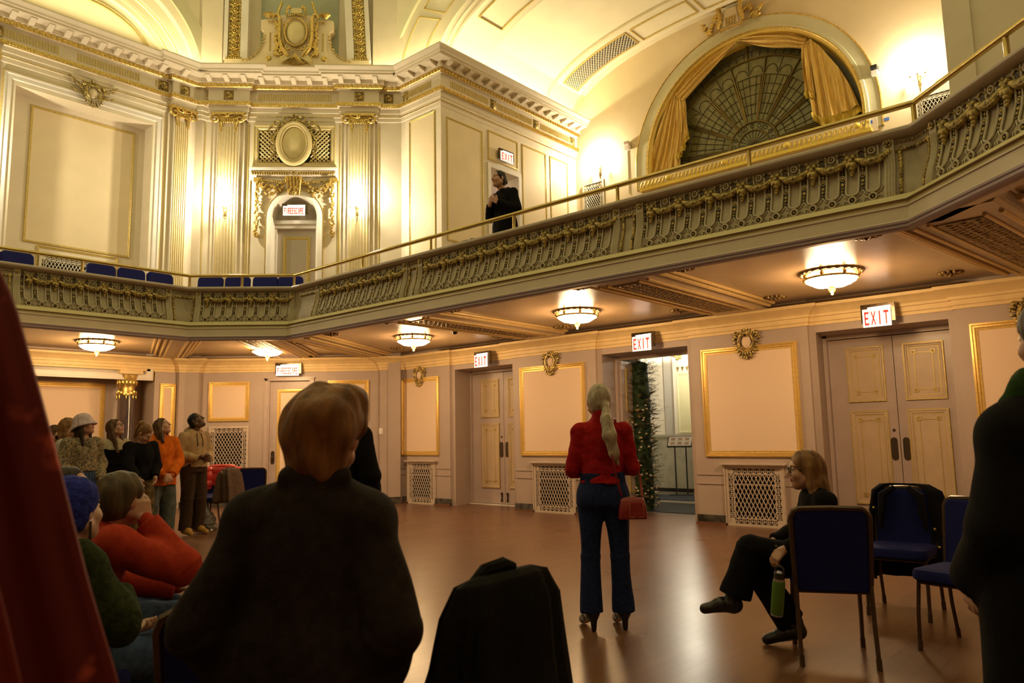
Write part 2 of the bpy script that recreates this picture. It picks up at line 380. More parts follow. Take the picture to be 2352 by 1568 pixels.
# ---- balcony front: fascia, mouldings, cap
mb = MB(); sweep(mb, FRONT, [(-.10, 3.27), (-.075, 3.262), (-.055, 3.24), (-.03, 3.185), (-.025, 3.165)]); bal = mb.build('trim_2', M['fascia_up'], kind='structure', smooth=25)
mb = MB(); sweep(mb, FRONT, [(-.025, 3.165), (-.012, 3.16), (-.005, 3.03), (.0, 3.02)]); mb.build('fascia_band', M['fascia'], bal)
mb = MB(); sweep(mb, FRONT, [(0, 3.02), (.012, 3.018), (.012, 3.0), (.0, 2.995), (.0, 2.985), (.018, 2.98), (.018, 2.965), (.005, 2.95), (-.06, 2.95), (-.1, 2.99), (-.12, 3.06)]); mb.build('lavender_moulding', M['lav'], bal)
BP = [(-.30, 3.20), (-.25, 3.27)]
def balw(v):  # how far the bombe front stands out at height v (0..1), measured from offset -.21
    t = max(0., min(1., (.62-v)/.62)); return .075*(t*t*(3-2*t))
def bz(v): return 3.265+.515*v
prof = [(-.10, 3.262)]+[(-.19+balw(i/10), bz(i/10)) for i in range(11)]+[(-.17, 3.782)]
mb = MB(); sweep(mb, FRONT, prof); mb.build('balustrade_backing', M['taupe'], bal, smooth=40)
mb = MB(); sweep(mb, FRONT, [(-.19, 3.775), (-.15, 3.778), (-.125, 3.79), (-.11, 3.80), (-.10, 3.815), (-.10, 3.835), (-.115, 3.85), (-.36, 3.85), (-.38, 3.83), (-.38, 3.2)]); mb.build('parapet_cap', M['cap'], bal, smooth=30)

# raised step of the balcony carrying the seats
mb = MB(); IN = [tuple(miter(FRONT, i, -.62)) for i in range(len(FRONT))]
for i in range(2): mb.add([(*IN[i], 3.38), (*IN[i+1], 3.38), (*WALLP[i+1], 3.38), (*WALLP[i], 3.38), (*IN[i], 3.2), (*IN[i+1], 3.2)], [(0, 1, 2, 3), (0, 1, 5, 4)])
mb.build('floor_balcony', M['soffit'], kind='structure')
# ---- upper left wall with a deep panel
mb = MB(frX(-15.5))
mb.box(-3.2, 3.80, 3.2, 9.5, -.6, 0); mb.box(6.30, 7.45, 3.2, 9.5, -.6, 0); mb.box(3.80, 6.30, 8.0, 9.5, -.6, 0); mb.box(3.80, 6.30, 3.2, 8.0, -.6, -.40)
wlu = mb.build('wall_left_upper', M['wall_up'], kind='structure')
mb = MB(frX(-15.5))   # mouldings round the recess
mb.frame(3.60, 6.50, 2.6, 8.22, [(0, 0), (0, .03), (.03, .035), (.05, .02), (.12, .02), (.16, -.03), (.20, -.06)])
mb.build('recess_moulding', M['white_trim'], wlu, smooth=30)
mb = MB(frX(-15.5)); mb.frame(3.58, 6.52, 2.6, 8.24, [(0, 0), (.004, .025), (.02, .03), (.03, .02)]); mb.build('gold_line', M['line_gold'], wlu)
# ---- upper corner wall with the arched doorway and its tall upper part
def arch_pts(c, r, z, n=24, a0=0, a1=PI): return [(c+r*math.cos(a0+(a1-a0)*i/n), z+r*math.sin(a0+(a1-a0)*i/n)) for i in range(n+1)]
f = frB(); mb = MB(f); SD = -3.67
mb.box(SA-.3, SD-.48, 3.2, 9.5, -.3, 0); mb.box(SD+.48, SB+.3, 3.2, 9.5, -.3, 0)
mb.prism([(SD+.48, 9.5), (SD-.48, 9.5), (SD-.48, 6.17)]+[p for p in reversed(arch_pts(SD, .48, 6.17))][1:], -.3, 0)
mb.box(SD-.6, SD+.6, 3.2, 6.8, -.36, -.30)
mb.box(SA-.6, -5.35, 9.4, 13, -.3, 0); mb.box(-2.0, SB+.6, 9.4, 13, -.3, 0); mb.box(-5.35, -2.0, 9.4, 13, -.45, -.2)
wcu = mb.build('wall_corner_upper', M['wall_up'], kind='structure')
M['niche'] = mat('niche_blue_grey_paint', (.34, .36, .26), .6, noise_s=3, amt=.05)
mb = MB(f); mb.box(-4.55, -2.81, 9.9, 13, -.2, -.17); mb.build('niche_panel', M['niche'], wcu)
M['shaft_line'] = mat('dull_gold_edge', (.58, .46, .20), .6)
# ---- upper far walls flanking the gallery
f = frC(10.39); mb = MB(f); mb.box(-12.9, -11.3, 3.2, 9.5, -.25, 0)
mb.build('wall_back_upper', M['wall_up'], kind='structure')
mb = MB(f); mb.box(-1.68, -.3, 3.2, 12.5, -.25, 0); wru = mb.build('wall_pier_upper', M['wall_up'], kind='structure')
mb = MB(f)
for a, b in ((-1.56, -1.53), (-1.49, -1.475), (-1.455, -1.44), (-1.40, -1.39)): mb.box(a, b, 3.9, 9.3, 0, .012)
mb.build('gold_line', M['shaft_line'], wru)
mb = MB(frX(-11.02)); mb.box(10.39, 11.9, 3.2, 9.5, -.3, 0); mb.box(12.86, 15.5, 3.2, 9.5, -.3, 0); mb.box(11.9, 12.86, 7.40, 9.5, -.3, 0)
wgl = mb.build('wall_gallery_left', M['wall_up'], kind='structure')
mb = MB(frXn(-1.68)); mb.box(10.36, 15.5, 3.2, 12, -.3, 0); mb.build('wall_gallery_right', M['wall_up'], kind='structure')
mb = MB(); mb.add([(-11.02, 10.2, 3.2), (-1.68, 10.2, 3.2), (-1.68, 15.2, 5.2), (-11.02, 15.2, 5.2)], [(0, 1, 2, 3)]); mb.add([(-11.02, 10.2, 3.1), (-1.68, 10.2, 3.1), (-1.68, 15.2, 3.1), (-11.02, 15.2, 3.1)], [(0, 1, 2, 3)])
mb.build('floor_gallery', M['soffit'], kind='structure')
# little lobby behind the gallery door
M['lobby'] = mat('lobby_paint', (.62, .52, .44), .6)
mb = MB(); mb.box(-13.2, -13.1, 11.2, 13.6, 5, 7.9); mb.box(-13.2, -11.32, 13.5, 13.6, 5, 7.9); mb.box(-13.2, -11.32, 11.1, 11.2, 5, 7.9); mb.box(-13.2, -11.32, 11.1, 13.6, 7.8, 7.9); mb.box(-13.2, -11.02, 11.1, 13.6, 5.0, 5.1)
mb.build('wall_lobby', M['lobby'], kind='structure')
# ---- gallery end wall with the great arch
AX, AZ, AR = -6.40, 7.66, 2.55
f = frC(15.2); mb = MB(f)
mb.box(-11.3, AX-AR, 3.2, 11.6, -.3, 0); mb.box(AX+AR, -1.4, 3.2, 11.6, -.3, 0); mb.box(AX-AR, AX+AR, 3.2, 7.3, -.3, 0)
mb.prism([(AX+AR, 11.6), (AX-AR, 11.6), (AX-AR, 7.3)]+[(AX-AR, AZ)]+[p for p in reversed(arch_pts(AX, AR, AZ, 40))][1:-1]+[(AX+AR, AZ), (AX+AR, 7.3)], -.3, 0) if False else None
mb.prism([(AX+AR, 11.6), (AX-AR, 11.6)]+[p for p in reversed(arch_pts(AX, AR, AZ, 40))], -.3, 0)
wge = mb.build('wall_gallery_end', M['panel_up'], kind='structure')
# gold soffit of the arch and its mouldings
def ring(mb, prof, n=48, z0=7.2):  # prof [(radius, w)]
    k = len(prof); vs = []
    for i in range(n+3):
        for r, w_ in prof:
            if i == 0: vs.append((AX+r, z0, w_))
            elif i == n+2: vs.append((AX-r, z0, w_))
            else: a = PI*(i-1)/n; vs.append((AX+r*math.cos(a), AZ+r*math.sin(a), w_))
    return mb.add(vs, [(i*k+j, i*k+j+1, (i+1)*k+j+1, (i+1)*k+j) for i in range(n+2) for j in range(k-1)])
M['arch_gold'] = mat('arch_soffit_gold_paint', (.72, .50, .10), .45, .25, noise_s=6, amt=.05)
mb = MB(f); ring(mb, [(2.48, .03), (2.42, .0), (2.40, -.06), (2.34, -.40)]); mb.build('arch_soffit', M['arch_gold'], wge, smooth=35)
mb = MB(f); ring(mb, [(2.78, 0), (2.78, .03), (2.75, .04), (2.72, .03), (2.56, .03), (2.55, .05), (2.48, .05), (2.47, .02)]); mb.build('arch_moulding', M['ceil_green'], wge, smooth=35)
mb = MB(f); ring(mb, [(2.50, .04), (2.49, .06), (2.47, .06), (2.455, .04)]); ring(mb, [(2.79, .0), (2.79, .045), (2.775, .05), (2.76, .035)]); mb.build('gold_line', M['gold'], wge, smooth=35)
# ---- barrel vault over the gallery
def vz(x, a=4.67, b=1.5, n=2.3): t = min(1, abs(x)/a); return 9.40+b*(1-t**n)**(1/n)
def vpts(c0, c1, dz=0, x0=-4.67, x1=4.67, n=48, sh=0):
    th = [x0+(x1-x0)*i/n for i in range(n+1)]
    return [[(XC+x, c, vz(x)-dz) for x in th] for c in (c0, c1)]
XS = [4.67*math.sin(PI/2*(-1+2*i/60)) for i in range(61)]
mb = MB(); mb.grid([[(XC+x, c, vz(x)) for x in XS] for c in (10.5, 12, 13.5, 15.3)]); vault = mb.build('ceiling_gallery', M['ceil'], smooth='all', kind='structure')
def rib(c0, c1, dz, rects, name):
    mb = MB(); e = .05
    mb.grid([[(XC+x, c, vz(x, 4.67-d, 1.5-d)) for x in [q*(4.67-d)/4.67 for q in XS]] for c, d in ((c0, 0), (c0, dz), (c0+.04, dz+.02), (c0+.10, dz), (c1-.10, dz), (c1-.04, dz+.02), (c1, dz), (c1, 0))])
    mb.build(name, M['ceil'], vault, smooth=30)
    g = MB()
    for s0, s1 in rects:   # raised rims of the recessed panels, given as angle ranges
        P = []
        for d in ((0, .0), (.0, .03), (.05, .03), (.06, 0)): pass
        ca, cb = c0+.22, c1-.22
        def pt(s, c, h): x = (4.67-dz)*math.sin(s); return (XC+x, c, vz(x, 4.67-dz, 1.5-dz)-h)
        N = 10
        for k, (sa, sb, cc0, cc1) in enumerate(((s0, s1, ca, ca), (s0, s1, cb, cb))):
            g.tube([pt(sa+(sb-sa)*i/N, cc0, .01) for i in range(N+1)], .022, 6)
        for s in (s0, s1): g.tube([pt(s, ca, .01), pt(s, cb, .01)], .022, 6)
    g.build('panel_rim', M['line_gold'], vault, smooth=True)
D_ = math.radians
rib(13.95, 14.98, .06, [(D_(-66), D_(-31)), (D_(-29), D_(-10)), (D_(-8), D_(8)), (D_(10), D_(29)), (D_(31), D_(66))], 'vault_rib')
rib(10.6, 11.75, .06, [(D_(-58), D_(-36)), (D_(-33), D_(-12)), (D_(-9), D_(9)), (D_(12), D_(33)), (D_(36), D_(58))], 'vault_rib')
# front arch face of the gallery vault (wide shallow arch) and its grey outer band
def ell_pts(a, b, n=2.0, N=60): return [(XC+a*math.sin(t), 9.40+b*max(0, 1-abs(math.sin(t))**n)**(1/n)) for t in [PI/2*(-1+2*i/N) for i in range(N+1)]]
def face(mb, E0, E1, w0, w1): k = len(E0); mb.add([(p[0], p[1], w0) for p in E0]+[(p[0], p[1], w1) for p in E1], [(i, i+1, k+i+1, k+i) for i in range(k-1)])
f = frC(10.42); mb = MB(f)
face(mb, ell_pts(4.67, 1.5, 2.3), ell_pts(4.80, 1.62, 2.25), -.18, 0); face(mb, ell_pts(4.80, 1.62, 2.25), ell_pts(6.32, 3.12), 0, 0)
wfa = mb.build('wall_gallery_arch', M['ceil'], smooth=30, kind='structure')
mb = MB(f); face(mb, ell_pts(6.30, 3.1), ell_pts(6.31, 3.12), 0, .06); face(mb, ell_pts(6.31, 3.12), ell_pts(6.50, 3.32), .06, .10); mb.build('grey_band', M['ceil_green'], wfa)
mb = MB(f); face(mb, ell_pts(6.50, 3.32), [(XC+(p[0]-XC)*1.12, 14) for p in ell_pts(6.5, 3.32)], .10, .10); mb.build('spandrel', M['ceil'], wfa)
g = MB(f)
for t0, t1 in ((-86, -63), (-60, -42), (-39, -20), (-17, 0)):   # outlined panels on the arch face
    for fr_ in (.30, .80):
        g.tube([(XC+(4.8+1.52*fr_)*math.sin(D_(t)), 9.40+(1.62+1.5*fr_)*math.cos(D_(t)), .005) for t in [t0+(t1-t0)*i/12 for i in range(13)]], .016, 6)
    for t in (t0, t1): g.tube([(XC+(4.8+1.52*q)*math.sin(D_(t)), 9.40+(1.62+1.5*q)*math.cos(D_(t)), .005) for q in (.30, .80)], .016, 6)
g.build('gold_line', M['line_gold'], wfa, smooth=True)
# ---- lunette and its stepped arches over the left wall
LC = 5.05
def eY(a, b, N=48): return [(LC+a*math.sin(t), 9.24+b*math.cos(t)) for t in [PI/2*(-1+2*i/N) for i in range(N+1)]]
f = frX(-15.5); mb = MB(f)
R_ = [(1.62, 1.40, -.42), (1.66, 1.44, -.36), (1.78, 1.54, -.36), (1.80, 1.56, -.28), (1.93, 1.70, -.28), (1.96, 1.74, -.18), (2.12, 1.98, -.14), (2.14, 2.02, -.04), (2.26, 2.24, 0)]
for (a, b, c), (a2, b2, c2) in zip(R_, R_[1:]): face(mb, eY(a, b), eY(a2, b2), c, c2)
wla = mb.build('wall_left_arch', M['ceil'], smooth=20, kind='structure')
mb = MB(f); face(mb, eY(2.26, 2.24), eY(2.26, 2.24), 0, .05); face(mb, eY(2.26, 2.24), eY(2.56, 2.52), .05, .05); face(mb, eY(2.56, 2.52), eY(2.56, 2.52), .05, .0); mb.build('grey_band', M['ceil_green'], wla)
mb = MB(f); mb.prism([p for p in eY(1.63, 1.41)], -.5, -.42); mb.build('lunette_panel', M['ceil'], wla)
E1 = eY(2.55, 2.51); mb = MB(f); face(mb, E1, [(LC+(p[0]-LC)*1.0 if abs(p[0]-LC) > 9 else (3.0 if False else LC+(p[0]-LC)*1.0), 13) for p in E1], .0, .0)
mb.box(7.6-.01-2.56+2.56, 7.75, 9.24, 13, -.05, 0); mb.box(7.59, 8.2, 9.24, 13, -.05, 0); mb.box(-3, 2.5, 9.24, 13, -.05, 0); mb.build('spandrel', M['ceil'], wla)
g = MB(f)
for a, b, w_ in ((1.79, 1.55, -.31), (1.95, 1.72, -.22), (1.48, 1.26, -.40), (1.42, 1.20, -.40)): g.tube([(p[0], p[1], w_) for p in eY(a, b)], .014, 6)
for h in (9.50, 9.56): g.tube([(LC-1.4, h, -.40), (LC+1.4, h, -.40)], .012, 6)
g.build('gold_line', M['line_gold'], wla, smooth=True)

# ---- upper entablature
def epath():
    p = [(-15.5, -3.2), (-15.5, 6.68), (-15.38, 6.68), (-15.38, 7.04)]
    p += [spt(SA+.22, .12), spt(SA+.45, .0)] if False else [(-15.38, 7.15), spt(-5.70, .1), spt(-5.62, 0)]
    p += [spt(-5.50, 0), spt(-5.50, .10), spt(-4.74, .10), spt(-4.74, 0), spt(-2.66, 0), spt(-2.66, .10), spt(-1.90, .10), spt(-1.90, 0)]
    p += [spt(-1.66, 0), spt(-1.50, .12), (-12.2, 10.39)] if False else [spt(-1.5, 0), (-12.30, 10.38)]
    return p+[(-11.02, 10.39), (-11.02, 15.2)]
EP = epath()
mb = MB(); sweep(mb, EP, [(0, 8.36), (.015, 8.38), (.015, 8.46), (.03, 8.47), (.03, 8.55), (.05, 8.56), (.05, 8.66), (.09, 8.67), (.12, 8.74), (.11, 8.76), (.06, 8.77), (.06, 9.05), (.10, 9.06), (.15, 9.12), (.15, 9.14), (.18, 9.15), (.18, 9.25), (.40, 9.255), (.40, 9.315), (.43, 9.32), (.46, 9.35), (.51, 9.385), (.52, 9.395), (.52, 9.42), (.47, 9.42), (.44, 9.30), (0, 9.30)])
ent = mb.build('trim_3', M['wall_up'], smooth=30, kind='structure')
def along(path, pitch, off, fn, margin=.0, skip=None):
    for i in range(len(path)-1):
        a, b = miter(path, i, off), miter(path, i+1, off); d = b-a; L = d.length
        if L < pitch*.8: continue
        d.normalize(); k = max(1, int((L-2*margin)/pitch)); st = (L-2*margin)/k
        for j in range(k):
            q = a+d*(margin+st*(j+.5)); fn(q, d, Vector((d.y, -d.x)))
def vis(q): return q.y > 2.0
g = MB()
def egg(q, d, n_):
    if vis(q): g.fr = frS((q.x, q.y, 0), (d.x, d.y), (n_.x, n_.y)); g.ell((0, 9.095, .008), (.040, .050, .036), 6, 4)
along(EP, .095, .135, egg)
def bead(q, d, n_):
    if vis(q): g.fr = frS((q.x, q.y, 0), (d.x, d.y), (n_.x, n_.y)); g.ell((0, 8.705, .004), (.023, .046, .024), 5, 4, .4)
along(EP, .052, .112, bead)
def bead2(q, d, n_):
    if vis(q): g.fr = frS((q.x, q.y, 0), (d.x, d.y), (n_.x, n_.y)); g.box(-.012, .012, 8.47, 8.49, -.01, .012)
along(EP, .045, .032, bead2)
g.fr = ID; sweep(g, EP, [(.14, 9.05), (.153, 9.06), (.155, 9.14), (.14, 9.145)]); sweep(g, EP, [(.10, 8.665), (.125, 8.67), (.128, 8.745), (.10, 8.75)]); g.build('egg_and_dart', M['gold'], ent, smooth=True)
g = MB()
def flute(q, d, n_):
    if vis(q): g.fr = frS((q.x, q.y, 0), (d.x, d.y), (n_.x, n_.y)); g.box(-.011, .011, 8.83, 8.98, -.005, .012)
for seg in range(len(EP)-1):
    sub = EP[seg:seg+2]; L = (Vector(sub[0])-Vector(sub[1])).length
    if L > 1.0:
        a, b = Vector(sub[0]), Vector(sub[1]); d = (b-a).normalized(); n_ = Vector((d.y, -d.x)); u = .25
        while u < L-.25:
            t = (u/1.55) % 1.0
            if not (L > 3 and (t < .13 or t > .93)): q = a+d*u+n_*.06; flute(q, d, n_)
            u += .052
g.fr = ID; g.build('fluting', M['line_gold'], ent)
# rosettes of the frieze
r_ = MB(); 
for k in range(8): a = 2*PI*k/8; r_.ell((.045*math.cos(a), .045*math.sin(a), .012), (.026, .026, .014), 6, 4)
r_.ell((0, 0, .02), (.024, .024, .018), 6, 4); r_.box(-.09, .09, -.09, .09, -.01, .004); r_.v = [(x*1.15, y*1.15, z) for x, y, z in r_.v]
ros_me = r_.build('rosette', M['gold_dark'], data_only=True, smooth=True)
def place(name, me, parent, q, z, d, n_): return inst(name, me, parent, Matrix(((d.x, 0, n_.x, q.x), (d.y, 0, n_.y, q.y), (0, 1, 0, z), (0, 0, 0, 1))))
def ros_at(x, y, d, n_): place('rosette', ros_me, ent, Vector((x, y)), 8.905, Vector(d), Vector(n_))
dB, nB = Vector((1/R2, 1/R2)), Vector((1/R2, -1/R2))
for s, w_ in ((-5.12, .17), (-2.28, .17)): x, y = spt(s, w_); ros_at(x, y, dB, nB)
for s in (-5.64, -1.64): x, y = spt(s, .07); ros_at(x, y, dB, nB)
for y in (3.42, 6.45, 6.86): ros_at(-15.43 if y < 6.6 else -15.31, y, (0, 1), (1, 0))
for y in (11.98, 13.52, 15.0): ros_at(-10.955, y, (0, 1), (1, 0))
ros_at(-12.1, 10.325, (1, 0), (0, -1))
# modillion brackets
m_ = MB(); m_.prism([(0, 9.16), (.15, 9.20), (.19, 9.225), (.19, 9.255), (0, 9.255)], -.05, .05, ax=0)
m_.v = [(x, z-9.2, y) for x, y, z in m_.v]
mod_me = m_.build('modillion', M['wall_up'], data_only=True)
def mod(q, d, n_):
    if vis(q): place('modillion', mod_me, ent, q, 9.2, d, n_)
along(EP, .30, .18, mod)
# cove lighting hidden in the gutter on top of the cornice
M['cove'] = mat('lit_cove_tube', (1, .9, .6), .5, emit=(1.0, .87, .50), estr=COVE)
mb = MB(); sweep(mb, [(-15.5, 2.0), (-15.5, 7.1), spt(SA, 0)], [(.10, 9.31), (.10, 9.34), (.15, 9.34), (.15, 9.31)]); sweep(mb, [spt(-5.6, 0), spt(-5.2, 0)], [(.10, 9.31), (.10, 9.34), (.15, 9.34), (.15, 9.31)])
sweep(mb, [spt(-2.1, 0), (-12.30, 10.38), (-11.02, 10.39), (-11.02, 15.1)], [(.10, 9.31), (.10, 9.34), (.15, 9.34), (.15, 9.31)])
mb.build('cove_tube', M['cove'], ent)
# ---------------------------------------------------------------- doors, panels, grilles, lamps, railings
def thing(name, loc, label, cat, group=None, kind=None): return empty(name, loc, label, cat, group, kind)
FC = frC(10.39)
# ---- baseboards of black marble
mb = MB(FC)
for a, b in ((-12.25, -12.06), (-11.25, -10.80), (-9.10, -8.64), (-7.74, -7.22), (-5.46, -4.98), (-4.12, -3.64), (-1.87, -.4)): mb.box(a, b, 0, .135, -.02, .03)
mb.build('baseboard_back', M['marble_black'], kind='structure')
M['shoe'] = mat('stained_shoe_moulding', (.16, .065, .03), .4)
mb = MB(FC)
for a, b in ((-12.25, -12.06), (-11.25, -10.80), (-9.10, -8.64), (-7.74, -7.22), (-5.47, -4.98), (-4.12, -3.64), (-1.87, -.4)): mb.box(a, b, 0, .03, .03, .05)
mb.build('shoe_moulding', M['shoe'], bpy.data.objects['baseboard_back'])
mb = MB(frB()); mb.box(SA, -5.56, 0, .135, .14, .17); mb.box(-5.56, -4.24, 0, .135, 0, .03); mb.box(-3.2, -1.8, 0, .135, 0, .03); mb.box(-1.8, -1.36, 0, .135, .14, .23)
mb.build('baseboard_corner', M['marble_black'], kind='structure')
mb = MB(); mb.box(-15.5, -15.47, -3, 3.6, 0, .135); mb.box(-16.1, -16.07, 3.65, 6.55, 0, .135); mb.box(-15.5, -15.47, 6.55, 7.1, 0, .135); mb.build('baseboard_left', M['marble_black'], kind='structure')

# ---- double doors of the far wall
def leaf(fr, u0, u1, parent, hinge_left, name='door_leaf'):
    z0, z1 = .02, 2.62
    mb = MB(fr); mb.box(u0+.004, u1-.004, z0, z1, -.05, 0); d = mb.build(name, M['door_low'], parent)
    a, b = (u0+.25, u1-.125) if hinge_left else (u0+.125, u1-.25)
    for v0, v1 in ((1.73, 2.49), (.33, 1.60)):
        mb = MB(fr); mb.box(a+.05, b-.05, v0+.05, v1-.05, 0, .004); mb.build('door_panel', M['door_panel'], d)
        mb = MB(fr); mb.frame(a, b, v0, v1, [(0, 0), (.0, .018), (.018, .022), (.03, .014), (.045, .016), (.06, .004)]); mb.build('panel_moulding', M['door_panel'], d, smooth=30)
        mb = MB(fr); mb.frame(a-.004, b+.004, v0-.004, v1+.004, [(0, 0), (0, .022), (.014, .022), (.016, 0)]); mb.frame(a+.055, b-.055, v0+.055, v1-.055, [(0, .003), (0, .008), (.008, .008), (.008, .003)])
        k = .105
        mb.frame(a+k+.022, b-k-.022, v0+k+.022, v1-k-.022, [(0, .004), (0, .010), (.009, .010), (.009, .004)])
        for cu in (a+k+.02, b-k-.02):
            for cv in (v0+k+.02, v1-k-.02):
                mb.frame(cu-.028, cu+.028, cv-.028, cv+.028, [(0, .004), (0, .014), (.010, .014), (.010, .004)]); mb.ell((cu, cv, .008), (.012, .012, .008), 6, 4)
        mb.build('gilt_line', M['line_gold'], d)
    s = u1-.075 if hinge_left else u0+.075
    mb = MB(fr); pl = [(s+.042*math.cos(t), 1.19+.042*math.sin(t)) for t in [PI*i/8 for i in range(9)]]+[(s-.042*math.cos(t), .97-.042*math.sin(t)) for t in [PI*i/8 for i in range(9)]]
    mb.prism(pl, 0, .012); mb.build('push_plate', M['bronze'], d)
    if hinge_left: mb = MB(fr); mb.lathe([(.0, 0), (.018, 0), (.018, .014), (.0, .016)], 10, (s+.01, 1.33)); mb.build('lock', M['bronze'], d)
    mb = MB(fr); mb.box(s-.006, s+.006, .06, .24, 0, .03); mb.ell((s, .22, .03), (.02, .03, .016), 6, 4); mb.ell((s, .09, .03), (.022, .03, .016), 6, 4); mb.build('door_bolt', M['bronze'], d)
    return d
def casing(fr, u0, u1, parent, z1=2.63):
    mb = MB(fr)
    for s, u in ((-1, u0), (1, u1)):
        for k, (a, b, h) in enumerate(((0, .05, .06), (.05, .10, .03), (.10, .16, .015))):
            lo, hi = sorted((u+s*a, u+s*b)); mb.box(lo, hi, 0, z1+.03, -.05, h)
    mb.box(u0, u1, z1, z1+.06, -.05, .03)
    return mb.build('door_casing', M['door_low'], parent)
FD = frC(11.05)
for n_, (cx, lab) in enumerate(((-9.955, 'left'), (-2.76, 'right'))):
    d = empty('door_%d' % (n_+1), (cx, 11.05, 0), kind='structure')
    leaf(FD, cx-.86, cx, d, True); leaf(FD, cx, cx+.86, d, False); casing(FD, cx-.86, cx+.86, d)
    mb = MB(FD); mb.box(cx-.9, cx+.9, 0, .012, -.1, .12); mb.build('threshold', M['white_trim'], d)
    mb = MB(FD); mb.box(cx-1.2, cx+1.2, 0, 3, -.10, -.06); mb.build('door_back', M['black'], d)
cx = -6.345
d = empty('door_3', (cx, 11.05, 0), kind='structure'); casing(FD, cx-.86, cx+.86, d)
fo = lambda u, v, w: (cx-.84+w, 11.06+u, v); mb = MB(fo); mb.box(0, .84, .02, 2.62, -.03, .02); L_ = mb.build('door_leaf', M['door_low'], d)
mb = MB(fo); mb.frame(.12, .6, .33, 1.6, [(0, .02), (0, .04), (.03, .04), (.03, .02)]); mb.frame(.12, .6, 1.73, 2.49, [(0, .02), (0, .04), (.03, .04), (.03, .02)]); mb.box(.838, .845, .02, 2.62, -.02, .01); mb.build('gilt_line', M['line_gold'], L_)
fo = lambda u, v, w: (cx+.84-w, 11.06+u, v); mb = MB(fo); mb.box(0, .84, .02, 2.62, -.03, .02); mb.build('door_leaf', M['door_low'], d)
# ---- fire escape doors (lower and upper corner)
FB = frB()
def single_door(name, s0, s1, z0, z1, w, m1, m2, glass_m):
    d = empty(name, (*spt((s0+s1)/2, w), z0), kind='structure')
    mb = MB(FB); mb.box(s0, s1, z0, z1, w-.05, w); lf = mb.build('door_leaf', m1, d)
    a, b = s0+.15, s1-.15
    mb = MB(FB); mb.frame(a, b, z0+.25, z1-.18, [(0, w), (0, w+.018), (.02, w+.022), (.05, w+.012), (.075, w+.002)]); mb.build('panel_moulding', glass_m, lf, smooth=30)
    mb = MB(FB); mb.box(a+.07, b-.07, z0+.32, z1-.25, w, w+.004); mb.build('door_panel', m2, lf)
    s = s0+.075; zc = z0+.97
    mb = MB(FB); pl = [(s+.036*math.cos(t), zc+.10+.036*math.sin(t)) for t in [PI*i/8 for i in range(9)]]+[(s-.036*math.cos(t), zc-.10-.036*math.sin(t)) for t in [PI*i/8 for i in range(9)]]
    mb.prism(pl, w, w+.012); mb.build('handle_plate', M['bronze'], lf)
    mb = MB(FB); mb.tube([(s, zc, w), (s, zc, w+.05)], .011, 8); mb.ell((s, zc, w+.06), (.026, .026, .02), 8, 6); mb.build('door_knob', M['bronze'], lf)
    return d
d = single_door('door_4', -4.13, -3.30, .02, 2.60, -.06, M['door_low'], M['panel_low'], M['frame_low'])
mb = MB(FB)
for a, b, c in ((-4.23, -4.16, .035), (-4.17, -4.13, .015), (-3.30, -3.26, .015), (-3.27, -3.20, .035)): mb.box(a, b, 0, 2.66, -.1, c)
mb.box(-4.23, -3.20, 2.60, 2.67, -.1, .035); mb.box(-4.25, -3.18, 2.655, 2.675, -.1, .05); mb.build('door_casing', M['door_low'], d)
d = single_door('door_5', -4.11, -3.23, 3.2, 5.98, -.22, M['door_up'], M['door_up'], M['line_gold'])
mb = MB(FB); mb.box(-4.15, -4.09, 3.2, 6.0, -.3, -.14); mb.box(-3.25, -3.19, 3.2, 6.0, -.3, -.14); mb.box(-4.15, -3.19, 5.97, 6.12, -.3, -.12); mb.box(-4.15, -3.19, 6.06, 6.14, -.3, -.08); mb.build('door_casing', M['white_trim'], d)
def ringB(mb, prof, c, z, zbot, n=24):
    k = len(prof); vs = []
    for i in range(n+3):
        for r, w_ in prof:
            if i == 0: vs.append((c+r, zbot, w_))
            elif i == n+2: vs.append((c-r, zbot, w_))
            else: a = PI*(i-1)/n; vs.append((c+r*math.cos(a), z+r*math.sin(a), w_))
    return mb.add(vs, [(i*k+j, i*k+j+1, (i+1)*k+j+1, (i+1)*k+j) for i in range(n+2) for j in range(k-1)])
mb = MB(FB); ringB(mb, [(.615, 0), (.615, .05), (.60, .055), (.50, .055), (.47, .03), (.46, -.1), (.46, -.3)], SD, 6.17, 3.2); mb.build('arch_casing', M['white_trim'], d, smooth=35)
mb = MB(FB); ringB(mb, [(.625, 0), (.625, .06), (.612, .06), (.612, .05)], SD, 6.17, 3.2); mb.build('gold_line', M['gold'], d)
# ---- gallery door frame (the opening itself shows the lobby)
FG = frX(-11.02); d = empty('door_6', (-11.02, 12.38, 5.2), kind='structure')
mb = MB(FG)
for a, b in ((11.80, 11.90), (12.86, 12.96)): mb.box(a, b, 4.6, 7.40, .0, .04)
mb.box(11.80, 12.96, 7.40, 7.50, .0, .04); mb.build('door_casing', M['white_trim'], d)
